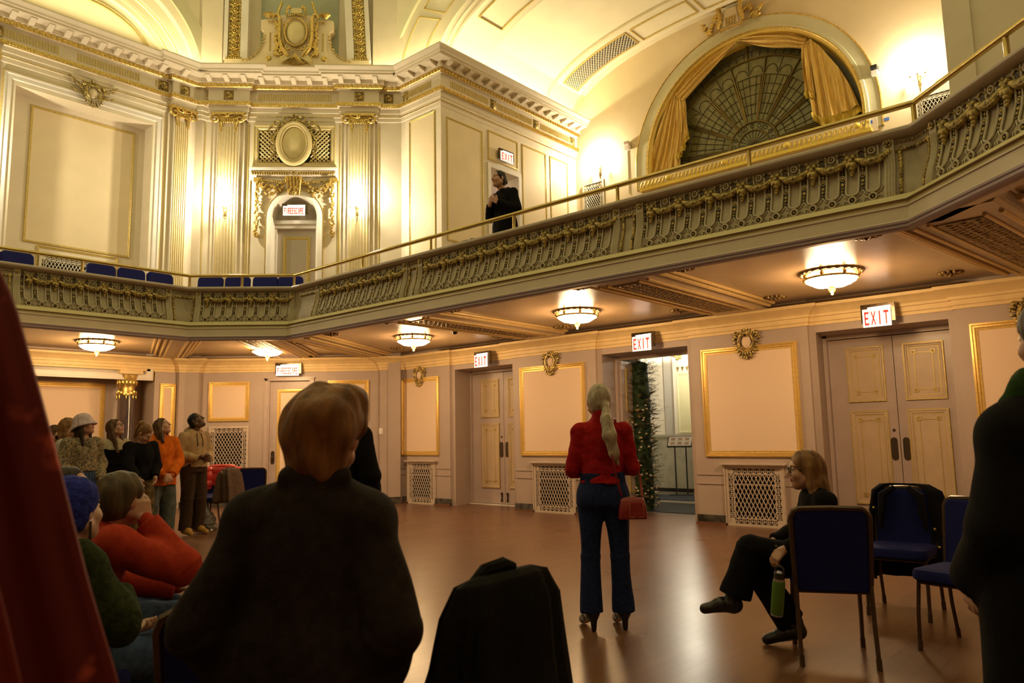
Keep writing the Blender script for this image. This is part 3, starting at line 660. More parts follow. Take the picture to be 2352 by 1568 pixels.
# ---- gilded wall panels
def wall_panel(fr, u0, u1, v0, v1, label, low=True, prof=None, group=None, name='framed_panel', field=True):
    c = fr((u0+u1)/2, (v0+v1)/2, 0); t = thing(name, c, label, 'wall panel', group)
    if low:
        mb = MB(fr); mb.frame(u0, u1, v0, v1, [(0, 0), (0, .028), (.022, .034), (.03, .02), (.05, .024), (.062, .014), (.085, .012), (.09, 0)]); mb.build('frame', M['frame_low'], t, smooth=30)
        mb = MB(fr); mb.box(u0+.08, u1-.08, v0+.08, v1-.08, -.002, .006); mb.build('field', M['panel_low'], t)
    else:
        mb = MB(fr); mb.frame(u0, u1, v0, v1, [(0, 0), (0, .018), (.012, .022), (.022, .010), (.036, .012), (.045, 0)]); mb.build('frame', M['line_gold'], t, smooth=30)
        if field: mb = MB(fr); mb.box(u0+.04, u1-.04, v0+.04, v1-.04, -.002, .004); mb.build('field', M['panel_up'], t)
    return t
G1 = None
wall_panel(FC, -12.28, -11.13, .985, 2.59, 'narrow peach wall panel in gold frame left of the far closed double door')
wall_panel(FC, -8.94, -7.47, .985, 2.59, 'peach wall panel in gold frame just left of the open doorway, behind the ponytailed woman')
wall_panel(FC, -5.28, -3.82, .985, 2.59, 'wide peach wall panel in gold frame right of the open doorway, above a heating grille')
wall_panel(FC, -1.72, -.55, .985, 2.59, 'gold framed peach wall panel cut by the right edge, beside the nearest double door')
wall_panel(FB, -5.39, -4.55, 1.76, 2.59, 'small square gold framed panel above the corner grille, left of the fire escape door')
wall_panel(FB, -2.91, -2.05, 1.74, 2.59, 'small square gold framed panel right of the fire escape door, behind the dark haired man')
wall_panel(frX(-16.1), 4.35, 5.83, 1.0, 2.55, 'large gold framed peach panel in the columned recess behind the standing group')
wall_panel(frX(-15.5), 6.66, 6.98, 1.0, 2.55, 'very narrow gold framed panel between the black column and the corner')
wall_panel(frX(-15.9), 4.17, 6.09, 5.16, 7.86, 'tall cream panel set in the deep recess of the upper left wall', False)
wall_panel(frC(10.39), -12.03, -11.2, 4.6, 8.31, 'tall narrow cream panel on the upper wall facing the hall, left of the gallery corner', False)
wall_panel(FG, 10.55, 11.66, 5.45, 8.17, 'tall cream panel on the gallery side wall, left of its small door', False)
wall_panel(FG, 11.84, 12.87, 7.58, 8.27, 'small cream panel above the small gallery door, behind the exit sign', False)
wall_panel(FG, 13.03, 13.93, 5.6, 8.28, 'tall cream panel on the gallery side wall just right of its small door', False)
wall_panel(FG, 14.1, 14.82, 5.7, 8.28, 'narrow cream panel at the far end of the gallery side wall, beside the sconce', False)
wall_panel(frX(-15.9), 4.41, 5.87, 4.35, 5.13, 'low cream box panel over the grille behind the blue balcony seats', False, field=False)

# ---- cartouches
def cartouche(fr, c, z, s, label, wings=False, name='cartouche'):
    t = thing(name, fr(c, z, 0), label, 'wall ornament'); rnd = random.Random(int(abs(c*100)))
    g = MB(fr)
    for sg in (-1, 1):   # big C-scrolls either side of the boss
        pts = []
        for i in range(15):
            a = D_(-62+i*11.5); pts.append((c+sg*.105*s*math.cos(a)*1.05, z+.02*s+.12*s*math.sin(a), .05*s))
        pts += [(c+sg*.045*s, z+.13*s, .055*s), (c+sg*.03*s, z+.105*s, .06*s), (c+sg*.045*s, z+.09*s, .06*s)]
        g.tube(pts, .017*s, 6)
        g.tube([(c+sg*.13*s*math.cos(D_(a)), z+.01*s+.15*s*math.sin(D_(a)), .035*s) for a in range(-75, 76, 15)], .012*s, 6)
    n = 26
    for i in range(n):      # ruffled leaf rim
        a = 2*PI*i/n; rr = (.165+.018*math.sin(5*a)+rnd.uniform(-.01, .01))*s
        g.ell((c+rr*math.cos(a), z+.01*s+rr*1.06*math.sin(a), .022*s), (.036*s, .018*s, .022*s), 6, 4, a)
        if i % 2: g.ell((c+rr*1.13*math.cos(a), z+.01*s+rr*1.2*math.sin(a), .016*s), (.026*s, .014*s, .016*s), 6, 4, a+.7)
    for k in range(5): g.ell((c+(k-2)*.035*s, z-.2*s-.012*s*(2-abs(k-2)), .03*s), (.016*s, .034*s, .02*s), 6, 4, (k-2)*.35)
    for sg in (-1, 1):
        g.ell((c+sg*.15*s, z+.14*s, .03*s), .04*s, 7, 5); g.ell((c+sg*.19*s, z+.07*s, .02*s), .028*s, 6, 4)
        if wings:
            for k in range(7):
                u = sg*(.17+.032*k)*s; g.ell((c+u, z+(.10+.018*k-.05*(k % 2))*s, .02*s), (.045*s, .018*s, .02*s), 6, 4, sg*(.75))
                g.ell((c+u*.95, z+(-.06+.012*k)*s, .02*s), (.035*s, .014*s, .018*s), 6, 4, sg*.4)
    g.build('gilded_scrolls', M['gold_dark'], t, smooth=True)
    b = MB(fr); b.ell((c, z+.01*s, .012*s), (.085*s, .105*s, .045*s), 16, 8); b.build('boss', M['panel_low'] if z < 3 else M['panel_up'], t, smooth=True)
    return t
cartouche(FC, -11.71, 2.635, .95, 'gilded cartouche on the narrow panel left of the far closed double door')
cartouche(FC, -8.20, 2.635, .95, 'gilded cartouche over the panel left of the open doorway')
cartouche(FC, -4.54, 2.635, 1.0, 'gilded cartouche over the wide panel right of the open doorway')
cartouche(FC, -1.09, 2.635, 1.0, 'gilded cartouche at the right edge above the nearest door panel')
cartouche(frX(-15.45), 5.09, 8.24, 1.15, 'winged gilded cartouche over the deep panel on the upper left wall', True)
# ---- grilles
def grille(fr, u0, u1, v0, v1, label, name='radiator_grille', shelf=True, kind_w=.0, dm=None, frame_m=None, cell=(.062, .115), border=True):
    t = thing(name, fr((u0+u1)/2, v0, 0), label, 'heating grille'); fm = frame_m or M['grille']
    mb = MB(fr); mb.box(u0+.03, u1-.03, v0+.02, v1-.03, kind_w-.004, kind_w+.004); mb.build('dark_backing', M['black'], t)
    mb = MB(fr); e = .045; w0, w1 = kind_w, kind_w+.035
    mb.box(u0, u0+e, v0, v1, w0, w1); mb.box(u1-e, u1, v0, v1, w0, w1); mb.box(u0+e, u1-e, v0, v0+e*.8, w0, w1); mb.box(u0+e, u1-e, v1-e, v1, w0, w1)
    if shelf: mb.box(u0-.06, u1+.06, v1+.01, v1+.035, w0, w0+.09); mb.box(u0-.03, u1+.03, v1-.02, v1+.012, w0, w0+.06); mb.box(u0-.015, u0, v0, v1, w0, w0+.05); mb.box(u1, u1+.015, v0, v1, w0, w0+.05)
    mb.build('frame', fm, t)
    g = MB(fr); a, b, c, d = u0+e, u1-e, v0+e*.8, v1-e
    bw = .075 if border else 0; wz = kind_w+.02
    if border:
        for (x0, x1, y0, y1) in ((a, a+bw, c, d), (b-bw, b, c, d)):
            k = max(2, int((d-c-2*bw)/.085)); st = (d-c-2*bw)/k
            for j in range(k):
                y = c+bw+st*(j+.5); x = (x0+x1)/2
                g.tube([(x+.030*math.cos(q), y+.036*math.sin(q), wz) for q in [2*PI*i/10 for i in range(10)]], .006, 4, closed=True)
                g.box(x-.034, x+.034, y-.004, y+.004, wz-.006, wz+.006); g.box(x-.004, x+.004, y-st/2, y+st/2, wz-.006, wz+.006)
        for y in (c+bw/2, d-bw/2):
            k = max(2, int((b-a-2*bw)/.085)); st = (b-a-2*bw)/k
            for j in range(k):
                x = a+bw+st*(j+.5)
                g.tube([(x+.036*math.cos(q), y+.028*math.sin(q), wz) for q in [2*PI*i/10 for i in range(10)]], .006, 4, closed=True)
                g.box(x-st/2, x+st/2, y-.004, y+.004, wz-.006, wz+.006); g.box(x-.004, x+.004, y-.034, y+.034, wz-.006, wz+.006)
        for x in (a+bw, b-bw): g.box(x-.007, x+.007, c+bw*.9, d-bw*.9, wz-.008, wz+.008)
        for y in (c+bw, d-bw): g.box(a+bw*.9, b-bw*.9, y-.007, y+.007, wz-.008, wz+.008)
        for x in (a, b-bw):
            for y in (c, d-bw): g.box(x, x+bw, y, y+bw, wz-.008, wz+.004)
    a, b, c, d = a+bw, b-bw, c+bw, d-bw
    nx = max(3, int(round((b-a)/cell[0]))); px = (b-a)/nx; ny = max(3, int(round((d-c)/cell[1])))*2; py = (d-c)/ny
    for i in range(nx+1):     # wavy strands crossing into pointed lozenges
        for sg in (0, 1):
            pts = []
            for j in range(ny+1):
                x = a+px*i+(px/2 if (j+sg) % 2 else 0)-px/2*0
                x = a+px*(i+((.5 if sg else -.5) if j % 2 else 0)); x = min(max(x, a), b); pts.append((x, c+py*j, wz))
            g.tube(pts, .0075, 4)
    g.build('lattice', fm, t)
    return t
grille(FC, -12.06, -11.25, 0, .85, 'cream heating grille under the narrow panel by the far double door')
grille(FC, -8.64, -7.74, 0, .85, 'cream heating grille partly hidden by the ponytailed woman')
grille(FC, -4.98, -4.12, 0, .86, 'cream heating grille right of the open doorway, behind the seated woman')
grille(FB, -5.36, -4.54, .68, 1.66, 'tall cream grille on the corner wall behind the red puffer jacket', shelf=False, kind_w=.004)
M['grille_up'] = mat('pale_upper_grille', (.62, .56, .44), .5, noise_s=12, amt=.05)
grille(frX(-15.9), 4.45, 5.75, 4.25, 4.98, 'pale low grille behind the blue balcony seats', shelf=False, kind_w=.02, frame_m=M['grille_up'])
grille(frC(15.2), -10.80, -10.14, 6.4, 7.74, 'pale vent grille under the sconce left of the great arch', name='vent_grille', shelf=False, kind_w=.004, frame_m=M['grille_up'])
grille(frC(15.2), -3.05, -2.3, 6.4, 7.58, 'pale vent grille right of the great arch, seen over the balcony rail', name='vent_grille', shelf=False, kind_w=.004, frame_m=M['grille_up'])
# ceiling vent on the gallery vault
def vpt(s, c, h): x = (4.61)*math.sin(s); return (XC+x, c, vz(x, 4.61, 1.44)-h)
t = thing('ceiling_vent', vpt(D_(-49), 14.45, 0), 'long dark lattice vent on the curved gallery ceiling', 'vent')
mb = MB(); mb.grid([[vpt(D_(-66+35*i/12), c, .012) for i in range(13)] for c in (14.2, 14.72)]); mb.build('dark_backing', M['black'], t)
mb = MB(); N = 26
for k in range(-5, N+1):
    for sg in (1, -1):
        pts = []
        for j in range(6):
            i = k+(j if sg > 0 else 5-j)
            if 0 <= i <= N: pts.append(vpt(D_(-66+35*i/N), 14.2+.52*j/5, .022))
        if len(pts) > 1: mb.tube(pts, .012, 4)
mb.build('lattice', M['grille_up'], t)
# ---- exit and fire escape signs
def exit_sign(fr, u, v, w, label, txt='EXIT', wd=.34, ht=.235, name='exit_sign'):
    t = thing(name, fr(u, v, w), label, 'exit sign')
    mb = MB(fr); mb.box(u-wd/2-.025, u+wd/2+.05, v-.06, v+ht/2+.065, w, w+.055); mb.build('housing', M['bronze_mirror'], t, bevel=.004)
    if w > .02:
        mb = MB(fr); mb.box(u-.05, u+.05, v+.02, v+ht/2+.05, -.07, w+.01); mb.build('bracket', M['bronze'], t)
    mb = MB(fr); mb.box(u-wd/2, u+wd/2, v-ht/2, v+ht/2, w+.058, w+.075); mb.build('sign_face', M['sign_white'], t)
    mb = MB(fr); mb.text(txt, u, v-.005, ht*.74 if txt == 'EXIT' else ht*.66, w+.0755, w+.079, wd*.90); mb.build('lettering', M['sign_red'], t)
    mb = MB(fr); mb.tube([(u-wd*.3, v+ht/2+.012, w+.068), (u+wd*.5, v+ht/2+.018, w+.068)], .010, 6); mb.build('lamp_tube', M['sign_lamp'], t)
    return t
M['bronze_mirror'] = mat('tarnished_mirror_bronze', (.14, .10, .06), .18, .9, noise_s=20, amt=.25)
M['sign_lamp'] = mat('lit_sign_tube', (1, .9, .8), .4, emit=(1, .9, .75), estr=5)
exit_sign(FC, -9.78, 2.78, .10, 'red lettered EXIT sign above the far closed double door')
exit_sign(FC, -6.22, 2.775, .10, 'red lettered EXIT sign above the open doorway')
exit_sign(FC, -2.71, 2.775, .10, 'red lettered EXIT sign above the nearest closed double door')
exit_sign(FB, -3.73, 2.80, .10, 'lit FIRE ESCAPE sign above the lower corner door', 'FIREESCAPE', .47, .21, 'fire_escape_sign')
exit_sign(FB, -3.68, 6.31, .0, 'lit FIRE ESCAPE sign in the arch of the upper balcony door', 'FIREESCAPE', .47, .21, 'fire_escape_sign')
exit_sign(FG, 12.36, 7.73, .05, 'lit EXIT sign over the small gallery door behind the singer', wd=.42, ht=.22)
# ---- light switch, ceiling camera
t = thing('light_switch', spt(-1.78, .15)+(1.50,), 'white light switch plate on the corner pier', 'light switch')
mb = MB(FB); mb.box(-1.815, -1.735, 1.44, 1.56, .14, .148); mb.build('plate', M['plastic_white'], t, bevel=.003)
mb = MB(FB); mb.box(-1.785, -1.765, 1.485, 1.515, .148, .155); mb.build('rocker', M['plastic_white'], t)
t = thing('ceiling_camera', (-8.88, 8.66, 3.14), 'small white dome camera on the balcony ceiling by the lamp', 'camera')
mb = MB(); mb.lathe([(.001, 3.14), (.075, 3.14), (.075, 3.11), (.06, 3.10), (.001, 3.10)], 16, (-8.88, 8.66)); mb.build('base', M['plastic_white'], t, smooth=True)
mb = MB(); mb.ell((-8.88, 8.66, 3.10), (.05, .05, .045), 12, 8); mb.build('dome', M['plastic_black'], t, smooth=True)
# ---- ceiling lamps under the balcony
LAMP = LAMPW
def ceiling_lamp(x, y, label):
    t = thing('ceiling_lamp', (x, y, 3.1), label, 'ceiling lamp', None)
    mb = MB(); mb.lathe([(.001, 3.14), (.36, 3.14), (.345, 3.12), (.30, 3.125), (.27, 3.10), (.20, 3.10), (.001, 3.09)], 32, (x, y)); 
    for k in range(24): a = 2*PI*k/24; mb.ell((x+.325*math.cos(a), y+.325*math.sin(a), 3.125), (.03, .03, .018), 6, 4)
    mb.build('ceiling_rose', M['soffit_orn'], t, smooth=True)
    mb = MB(); mb.tube([(x+.285*math.cos(a), y+.285*math.sin(a), 3.06) for a in [2*PI*i/32 for i in range(32)]], .014, 6, closed=True)
    for k in range(8):
        a = 2*PI*k/8; ca, sa = math.cos(a), math.sin(a)
        mb.tube([(x+.29*ca, y+.29*sa, 3.12), (x+.31*ca, y+.31*sa, 3.08), (x+.30*ca, y+.30*sa, 3.05)], .012, 5); mb.ell((x+.305*ca, y+.305*sa, 3.085), .024, 6, 4)
    mb.lathe([(.001, 2.985), (.035, 2.975), (.028, 2.95), (.042, 2.935), (.03, 2.91), (.012, 2.895), (.018, 2.88), (.001, 2.87)], 12, (x, y))
    mb.build('brass_rim', M['gold'], t, smooth=True)
    mb = MB()
    n = 32; P = []
    for r, z in ((.275, 3.055), (.27, 3.03), (.21, 2.995), (.13, 2.98), (.05, 2.972)):
        P.append([(x+r*(1+.07*math.cos(8*2*PI*k/n))*math.cos(2*PI*k/n), y+r*(1+.07*math.cos(8*2*PI*k/n))*math.sin(2*PI*k/n), z+.012*math.cos(8*2*PI*k/n)) for k in range(n+1)])
    mb.grid(P); mb.build('glass_bowl', M['lamp_glass'], t, smooth=True)
    light('lamp_glow', (x, y, 2.80), LAMP, (1.0, .60, .25), .12, parent=t)
    l = light('lamp_upglow', (x, y, 3.075), LAMP*.10, (1.0, .66, .34), .05, parent=t)
ceiling_lamp(-9.95, 8.68, 'flat glowing ceiling lamp in front of the far closed double door')
ceiling_lamp(-6.35, 8.68, 'glowing ceiling lamp in front of the open doorway')
ceiling_lamp(-2.75, 8.68, 'largest glowing ceiling lamp, before the nearest double door')
ceiling_lamp(-12.93, 7.57, 'glowing ceiling lamp in front of the lower fire escape door')
ceiling_lamp(-14.0, 4.9, 'glowing ceiling lamp above the standing group at left')
light('lamp_glow', (.9, 8.2, 2.8), LAMP*.55, (1.0, .58, .23), .12); light('lamp_glow', (1.5, 3.0, 2.8), LAMP*.3, (1.0, .58, .23), .12); light('lamp_glow', (.6, -2.2, 2.8), LAMP*.4, (1.0, .58, .23), .12)  # unseen repeats of the balcony lamps, lights only, added to brighten the foreground
# rosettes at the corners of the ceiling coffers
r_ = MB()
for k in range(12): a = 2*PI*k/12; r_.ell((.10*math.cos(a), .10*math.sin(a), 0), (.045, .022, .022), 6, 4, a)
for k in range(8): a = 2*PI*k/8+.2; r_.ell((.05*math.cos(a), .05*math.sin(a), -.012), (.03, .018, .02), 6, 4, a)
r_.ell((0, 0, -.02), .028, 8, 6); me = r_.build('ceiling_rosette', M['soffit_orn'], data_only=True, smooth=True)
RG = 'bronze rosettes at the coffer corners of the balcony ceiling'
for i, (x, y) in enumerate(((-7.45, 7.22), (-5.25, 7.22), (-7.45, 9.75), (-5.25, 9.75), (-3.83, 7.22), (-1.95, 7.22), (-3.83, 9.75), (-1.75, 9.75), (-8.9, 7.22), (-8.9, 9.75), (-10.6, 7.4), (-11.5, 9.6), (-13.2, 5.9), (-11.9, 7.6))):
    o = bpy.data.objects.new('ceiling_rosette', me); COL.objects.link(o); o.location = (x, y, 3.13)
    o['label'] = 'carved bronze rosette at a coffer corner of the balcony ceiling'; o['category'] = 'ceiling rosette'; o['group'] = RG
# ---- wall sconces
def sconce(fr, u, v, w, label, power=SCW):
    t = thing('sconce', fr(u, v, w), label, 'wall sconce')
    mb = MB(fr); mb.lathe([(.001, w), (.06, w), (.055, w+.012), (.03, w+.02), (.001, w+.02)], 12, (u, v)); mb.tube([(u, v-.20, w+.02), (u, v-.15, w+.03), (u, v-.05, w+.04), (u, v+.12, w+.035), (u, v+.22, w+.02)], [.008, .02, .028, .02, .012], 8)
    mb.ell((u, v-.21, w+.02), (.016, .03, .016), 6, 5); mb.ell((u, v+.02, w+.045), (.035, .05, .03), 8, 6)
    mb.build('backplate', M['gold_dark'], t, smooth=True)
    for sg in (-1, 0, 1):
        a = MB(fr); o = .13*sg; fw_ = .16 if sg == 0 else .12
        a.tube([(u, v-.03, w+.04), (u+o*.4, v-.08, w+.07), (u+o*.9, v-.07, w+fw_), (u+o, v+.0, w+fw_)], .009, 6); a.lathe([(.001, v), (.03, v+.004), (.022, v+.012), (.012, v+.014), (.012, v+.085), (.001, v+.085)], 10, (u+o, w+fw_), ax=1)
        arm = a.build('candle_arm', M['gold_dark'], t, smooth=True)
        b = MB(fr); b.ell((u+o, v+.125, w+fw_), (.016, .04, .016), 8, 6); b.build('bulb', M['candle'], arm, smooth=True)
    light('sconce_glow', fr(u, v+.17, w+.2), power, (1.0, .86, .60), .05, parent=t)
    return t
sconce(FB, -5.13, 6.34, .12, 'lit sconce on the left fluted pilaster of the upper corner')
sconce(FB, -2.31, 6.34, .12, 'lit sconce on the right fluted pilaster of the upper corner')
sconce(frC(15.2), -10.25, 8.02, .0, 'lit sconce on the gallery wall left of the great arch')
sconce(frC(15.2), -2.94, 7.95, .0, 'lit sconce on the gallery wall right of the great arch')
light('sconce_glow', (-15.15, 2.95, 6.6), SCW, (1.0, .86, .60), .05)
# ---- small things on the gallery wall
for u, v, lab in ((-9.37, 8.40, 'small grey sensor box beside the left sconce of the great arch'), (-3.68, 8.33, 'small black and white sensor box beside the right sconce of the great arch')):
    t = thing('motion_sensor', frC(15.2)(u, v, 0), lab, 'sensor'); fr = frC(15.2)
    mb = MB(fr); mb.box(u-.06, u+.06, v-.12, v-.02, .03, .14); mb.build('lower_housing', M['plastic_white'], t, bevel=.006)
    mb = MB(fr); mb.box(u-.06, u+.06, v, v+.08, .0, .16); mb.build('upper_housing', M['plastic_black'] if u > -5 else M['grille'], t, bevel=.006)
    mb = MB(fr); mb.box(u-.02, u+.02, v-.1, v+.06, .0, .05); mb.build('bracket', M['plastic_white'], t)
    mb = MB(fr); mb.tube([(u-.05, v-.12, .01), (u-.05, v-1.2, .01)], .008, 5); mb.build('cable', M['grille_up'], t)
for u, v, lab in ((-3.89, 7.32, 'strip of blue tape on the sill panel below the great arch'), (-3.60, 7.31, 'strip of blue tape on the wall just right of the great arch')):
    mb = MB(frC(15.2)); mb.box(u-.085, u+.085, v-.03, v+.03, .041 if u < -3.7 else .004, .043 if u < -3.7 else .006); tag(mb.build('tape_strip', M['blue_tape'], origin=frC(15.2)(u, v, .04)), lab, 'tape')

# ---- brass hand rail on the balcony
def rail_pt(i, d=-.18): q = miter(FRONT, i, d); return q
t = thing('hand_rail', (-10.5, 6.68, 3.85), 'long brass hand rail on thin posts above the balcony parapet', 'hand rail')
path = [miter(FRONT, i, -.18) for i in range(len(FRONT))]
mb = MB(); mb.tube([(p.x, p.y, 4.045) for p in path], .027, 10); mb.build('rail', M['brass'], t, smooth=True)
posts = [(x, 6.68) for x in (-8.80, -7.30, -5.80, -4.29, -2.79)]+[(path[i].x, path[i].y) for i in (1, 2, 3, 4)]+[((path[1].x+path[2].x)/2, (path[1].y+path[2].y)/2), (path[0].x, 3.88), (path[0].x, 2.4), (-.60, 5.93)]
for x, y in posts: mb = MB(); mb.lathe([(.045, 3.845), (.045, 3.86), (.024, 3.865), (.020, 3.9), (.020, 4.04)], 10, (x, y)); mb.build('post', M['brass'], t, smooth=True)

# ---- carved balustrade: one repeat, copied along every side
P_ = .338
def relief():
    tr, dk, gd, ga = MB(), MB(), MB(), MB()
    W_ = lambda v, w: balw(v)+w
    for uc in (0, P_/2, -P_/2):
        if uc == -P_/2: continue
        pts = []
        for v in (.97, .85, .7, .55, .42, .32, .25): pts.append((uc-.052, bz(v), W_(v, .012)))
        for a in range(200, 341, 20): v = .235+.075*math.sin(D_(a)); pts.append((uc+.052*math.cos(D_(a)), bz(v), W_(v, .012)))
        for v in (.25, .32, .42, .55, .7, .85, .97): pts.append((uc+.052, bz(v), W_(v, .012)))
        tr.tube(pts, .0105, 5)
        sl = []  # smooth slot floor
        for v in (.99, .8, .6, .4, .25, .18): sl.append([(uc-.046, bz(v), W_(v, .004)), (uc, bz(v), W_(v, -.0)), (uc+.046, bz(v), W_(v, .004))])
        ga_ = sl
        c = bz(.075); w = W_(.075, .012)
        tr.tube([(uc+.030*math.cos(q), c+.030*math.sin(q), w) for q in [2*PI*i/12 for i in range(12)]], .0095, 5, closed=True)
        gd.ell((uc, c, w), (.012, .012, .012), 6, 4); dk.lathe([(.001, W_(.075, .004)), (.026, W_(.075, .006)), (.001, W_(.075, .008))], 10, (uc, c))
        for sg in (-1, 1): tr.tube([(uc+sg*.035, bz(.12), W_(.12, .008)), (uc+sg*.065, bz(.16), W_(.16, .008)), (uc+sg*P_/4, bz(.24), W_(.24, .008))], .006, 4); tr.tube([(uc+sg*.04, bz(.06), W_(.06, .006)), (uc+sg*.065, bz(.09), W_(.09, .006)), (uc+sg*.07, bz(.02), W_(.02, .006))], .005, 4)
    for sg in (-1, 1):
        u = sg*P_/4
        dk.add([(u+x, bz(v), W_(v, .004)) for v in (.22, .3, .4, .5, .6, .72, .84) for x in (-.024, .024)], [(2*i, 2*i+1, 2*i+3, 2*i+2) for i in range(6)])
        v = .52; tr.tube([(u+.02*math.cos(q), bz(v)+.024*math.sin(q), W_(v, .016)) for q in [2*PI*i/10 for i in range(10)]], .006, 4, closed=True); gd.ell((u, bz(v), W_(v, .014)), (.013, .016, .01), 6, 4)
        for v, r in ((.27, .012), (.33, .015), (.40, .017), (.62, .017), (.68, .014), (.74, .011)): gd.ell((u, bz(v), W_(v, .010)), (r, r*1.1, .010), 6, 4)
        v = .86; dk.lathe([(.001, .004), (.036, .006), (.036, .014), (.015, .022), (.001, .012)], 10, (u, bz(v)))
        for k in range(5): a = D_(30+30*k); gd.ell((u+.036*math.cos(a), bz(v)+.034*math.sin(a)+.006, .02), (.010, .014, .012), 5, 4, a-PI/2)
    c = bz(.90); tr.tube([(P_/2+.028*math.cos(q), c+.028*math.sin(q), .014) for q in [2*PI*i/12 for i in range(12)]], .0095, 5, closed=True); gd.ell((P_/2, c, .016), (.013, .013, .012), 6, 4)
    for v, r, du in ((.84, .026, -.02), (.84, .026, .02), (.78, .030, 0), (.71, .034, -.012), (.70, .034, .014), (.64, .030, 0), (.58, .022, 0), (.53, .014, 0)): ga.ell((du*1.15, bz(v), W_(v, .034)), (r*1.12, r*1.25, r*1.1), 7, 5)
    for k in range(-7, 8):   # swag, centred on P/2
        x = k/7; u = P_/2+x*(P_/2-.035); v = .80-.10*(1-x*x); r = .021+.021*(1-x*x)
        ga.ell((u, bz(v), .026+r*.3), (r, r, r*.9), 7, 5); ga.ell((u+.008, bz(v)-r*.5, .03+r*.5), (r*.6, r*.5, r*.5), 5, 4)
    return (tr.build('baluster', M['taupe_hi'], data_only=True, smooth=True), dk.build('inlay', M['dark_relief'], data_only=True, smooth=True), gd.build('gilding', M['gold_dark'], data_only=True, smooth=True), ga.build('garland', M['gold_dark'], data_only=True, smooth=True))
REL = relief()
def run(root, p0, d, n_, L, k):   # k repeats along a run
    p = L/k
    for i in range(k):
        u = p*(i+.25); q = Vector(p0[:2])+Vector(d)*u; s = p/P_
        for me in REL: inst(me.name.split('.')[0], me, root, Matrix(((d[0]*s, 0, n_[0], q.x-root.location.x), (d[1]*s, 0, n_[1], q.y-root.location.y), (0, 1, 0, -root.location.z), (0, 0, 0, 1))))
def block(root, fr, u0, u1, sides=(1, 1)):   # pilaster block: fluted strips and a gold leaf bordered field
    st = MB(fr); W_ = lambda v, w: balw(v)+w; vs_ = [i/10 for i in range(11)]
    def strip(a, b, w):
        st.add([(x, bz(v), W_(v, ww)) for v in vs_ for x, ww in ((a, 0), (a, w), (b, w), (b, 0))], [(4*i+j, 4*i+j+1, 4*i+j+5, 4*i+j+4) for i in range(10) for j in range(3)])
    e = .085; fl = []
    if sides[0]: strip(u0, u0+e, .03); fl.append(u0+e/2)
    if sides[1]: strip(u1-e, u1, .03); fl.append(u1-e/2)
    for c in fl:
        for du in (-.024, 0, .024): st.tube([(c+du, bz(v), W_(v, .032)) for v in vs_[:9]], .009, 4)
    st.build('pilaster_block', M['taupe_hi'], root, smooth=30)
    g = MB(fr); a, b = u0+(e if sides[0] else 0)+.02, u1-(e if sides[1] else 0)-.02
    for v in [i/16 for i in range(1, 14)]:
        for u in ([a+.02] if sides[0] else [])+([b-.02] if sides[1] else []): g.ell((u, bz(v), W_(v, .012)), (.018, .022, .014), 6, 4); g.ell((u+.01, bz(v)+.012, W_(v, .016)), (.009, .01, .01), 5, 4)
    k = max(2, int((b-a)/.03))
    for i in range(k+1): g.ell((a+(b-a)*i/k, bz(.80), .014), (.018, .018, .014), 6, 4); g.ell((a+(b-a)*i/k, bz(.93), .016), (.011, .011, .011), 5, 4)
    for c in fl:
        for q in range(6): g.ell((c+.022*math.cos(q*PI/3), bz(.93)+.022*math.sin(q*PI/3), .04), (.014, .014, .010), 5, 4)
        g.ell((c, bz(.93), .048), .012, 6, 4)
    g.build('gilding', M['gold_dark'], root, smooth=True)
def bal_thing(loc, label): return thing('balustrade', loc, label, 'balustrade')
CB = 6.69
bC = bal_thing((-6, CB, 0), 'longest carved balustrade front with gold garlands, running below the singer')
for x0, x1, k in ((-9.87, -7.87, 6), (-7.45, -4.36, 9), (-3.96, -1.62, 7)): run(bC, (x0, CB, 0), (1, 0), (0, -1), x1-x0, k)
fr = frC(CB); block(bC, fr, -7.86, -7.46); block(bC, fr, -4.35, -3.97); block(bC, fr, -10.45, -9.88, (0, 1)); block(bC, fr, -1.61, -1.36, (1, 0))
AXF = -11.64-.19
bA = bal_thing((AXF, 4, 0), 'carved balustrade front with gold garlands below the left row of blue seats')
run(bA, (AXF, 3.12, 0), (0, 1), (1, 0), 1.98, 6); run(bA, (AXF, .75, 0), (0, 1), (1, 0), 2.0, 6)
fr = frX(AXF); block(bA, fr, 2.76, 3.10); block(bA, fr, 5.11, 5.48, (1, 0))
bs = 12.06+.19; pb = lambda s: ((s-bs)/R2, (s+bs)/R2)
bB = bal_thing((*pb(-3.57), 0), 'short carved balustrade front facing the hall below the corner seats')
run(bB, (*pb(-4.27), 0), tuple(dB), tuple(nB), 1.40, 4); fr = frB(bs); block(bB, fr, -4.55, -4.28, (0, 1)); block(bB, fr, -2.86, -2.58, (1, 0))
pd = Vector((-1.43, 6.5))+Vector((1, 1))*.19/R2; bD = bal_thing((pd.x, pd.y, 0), 'near carved balustrade front rising to the right edge of the view')
run(bD, (pd.x+.22/R2, pd.y-.22/R2, 0), (1/R2, -1/R2), (-1/R2, -1/R2), 2.04, 6); fr = frS((pd.x, pd.y, 0), (1/R2, -1/R2), (-1/R2, -1/R2)); block(bD, fr, -.06, .21, (0, 1))
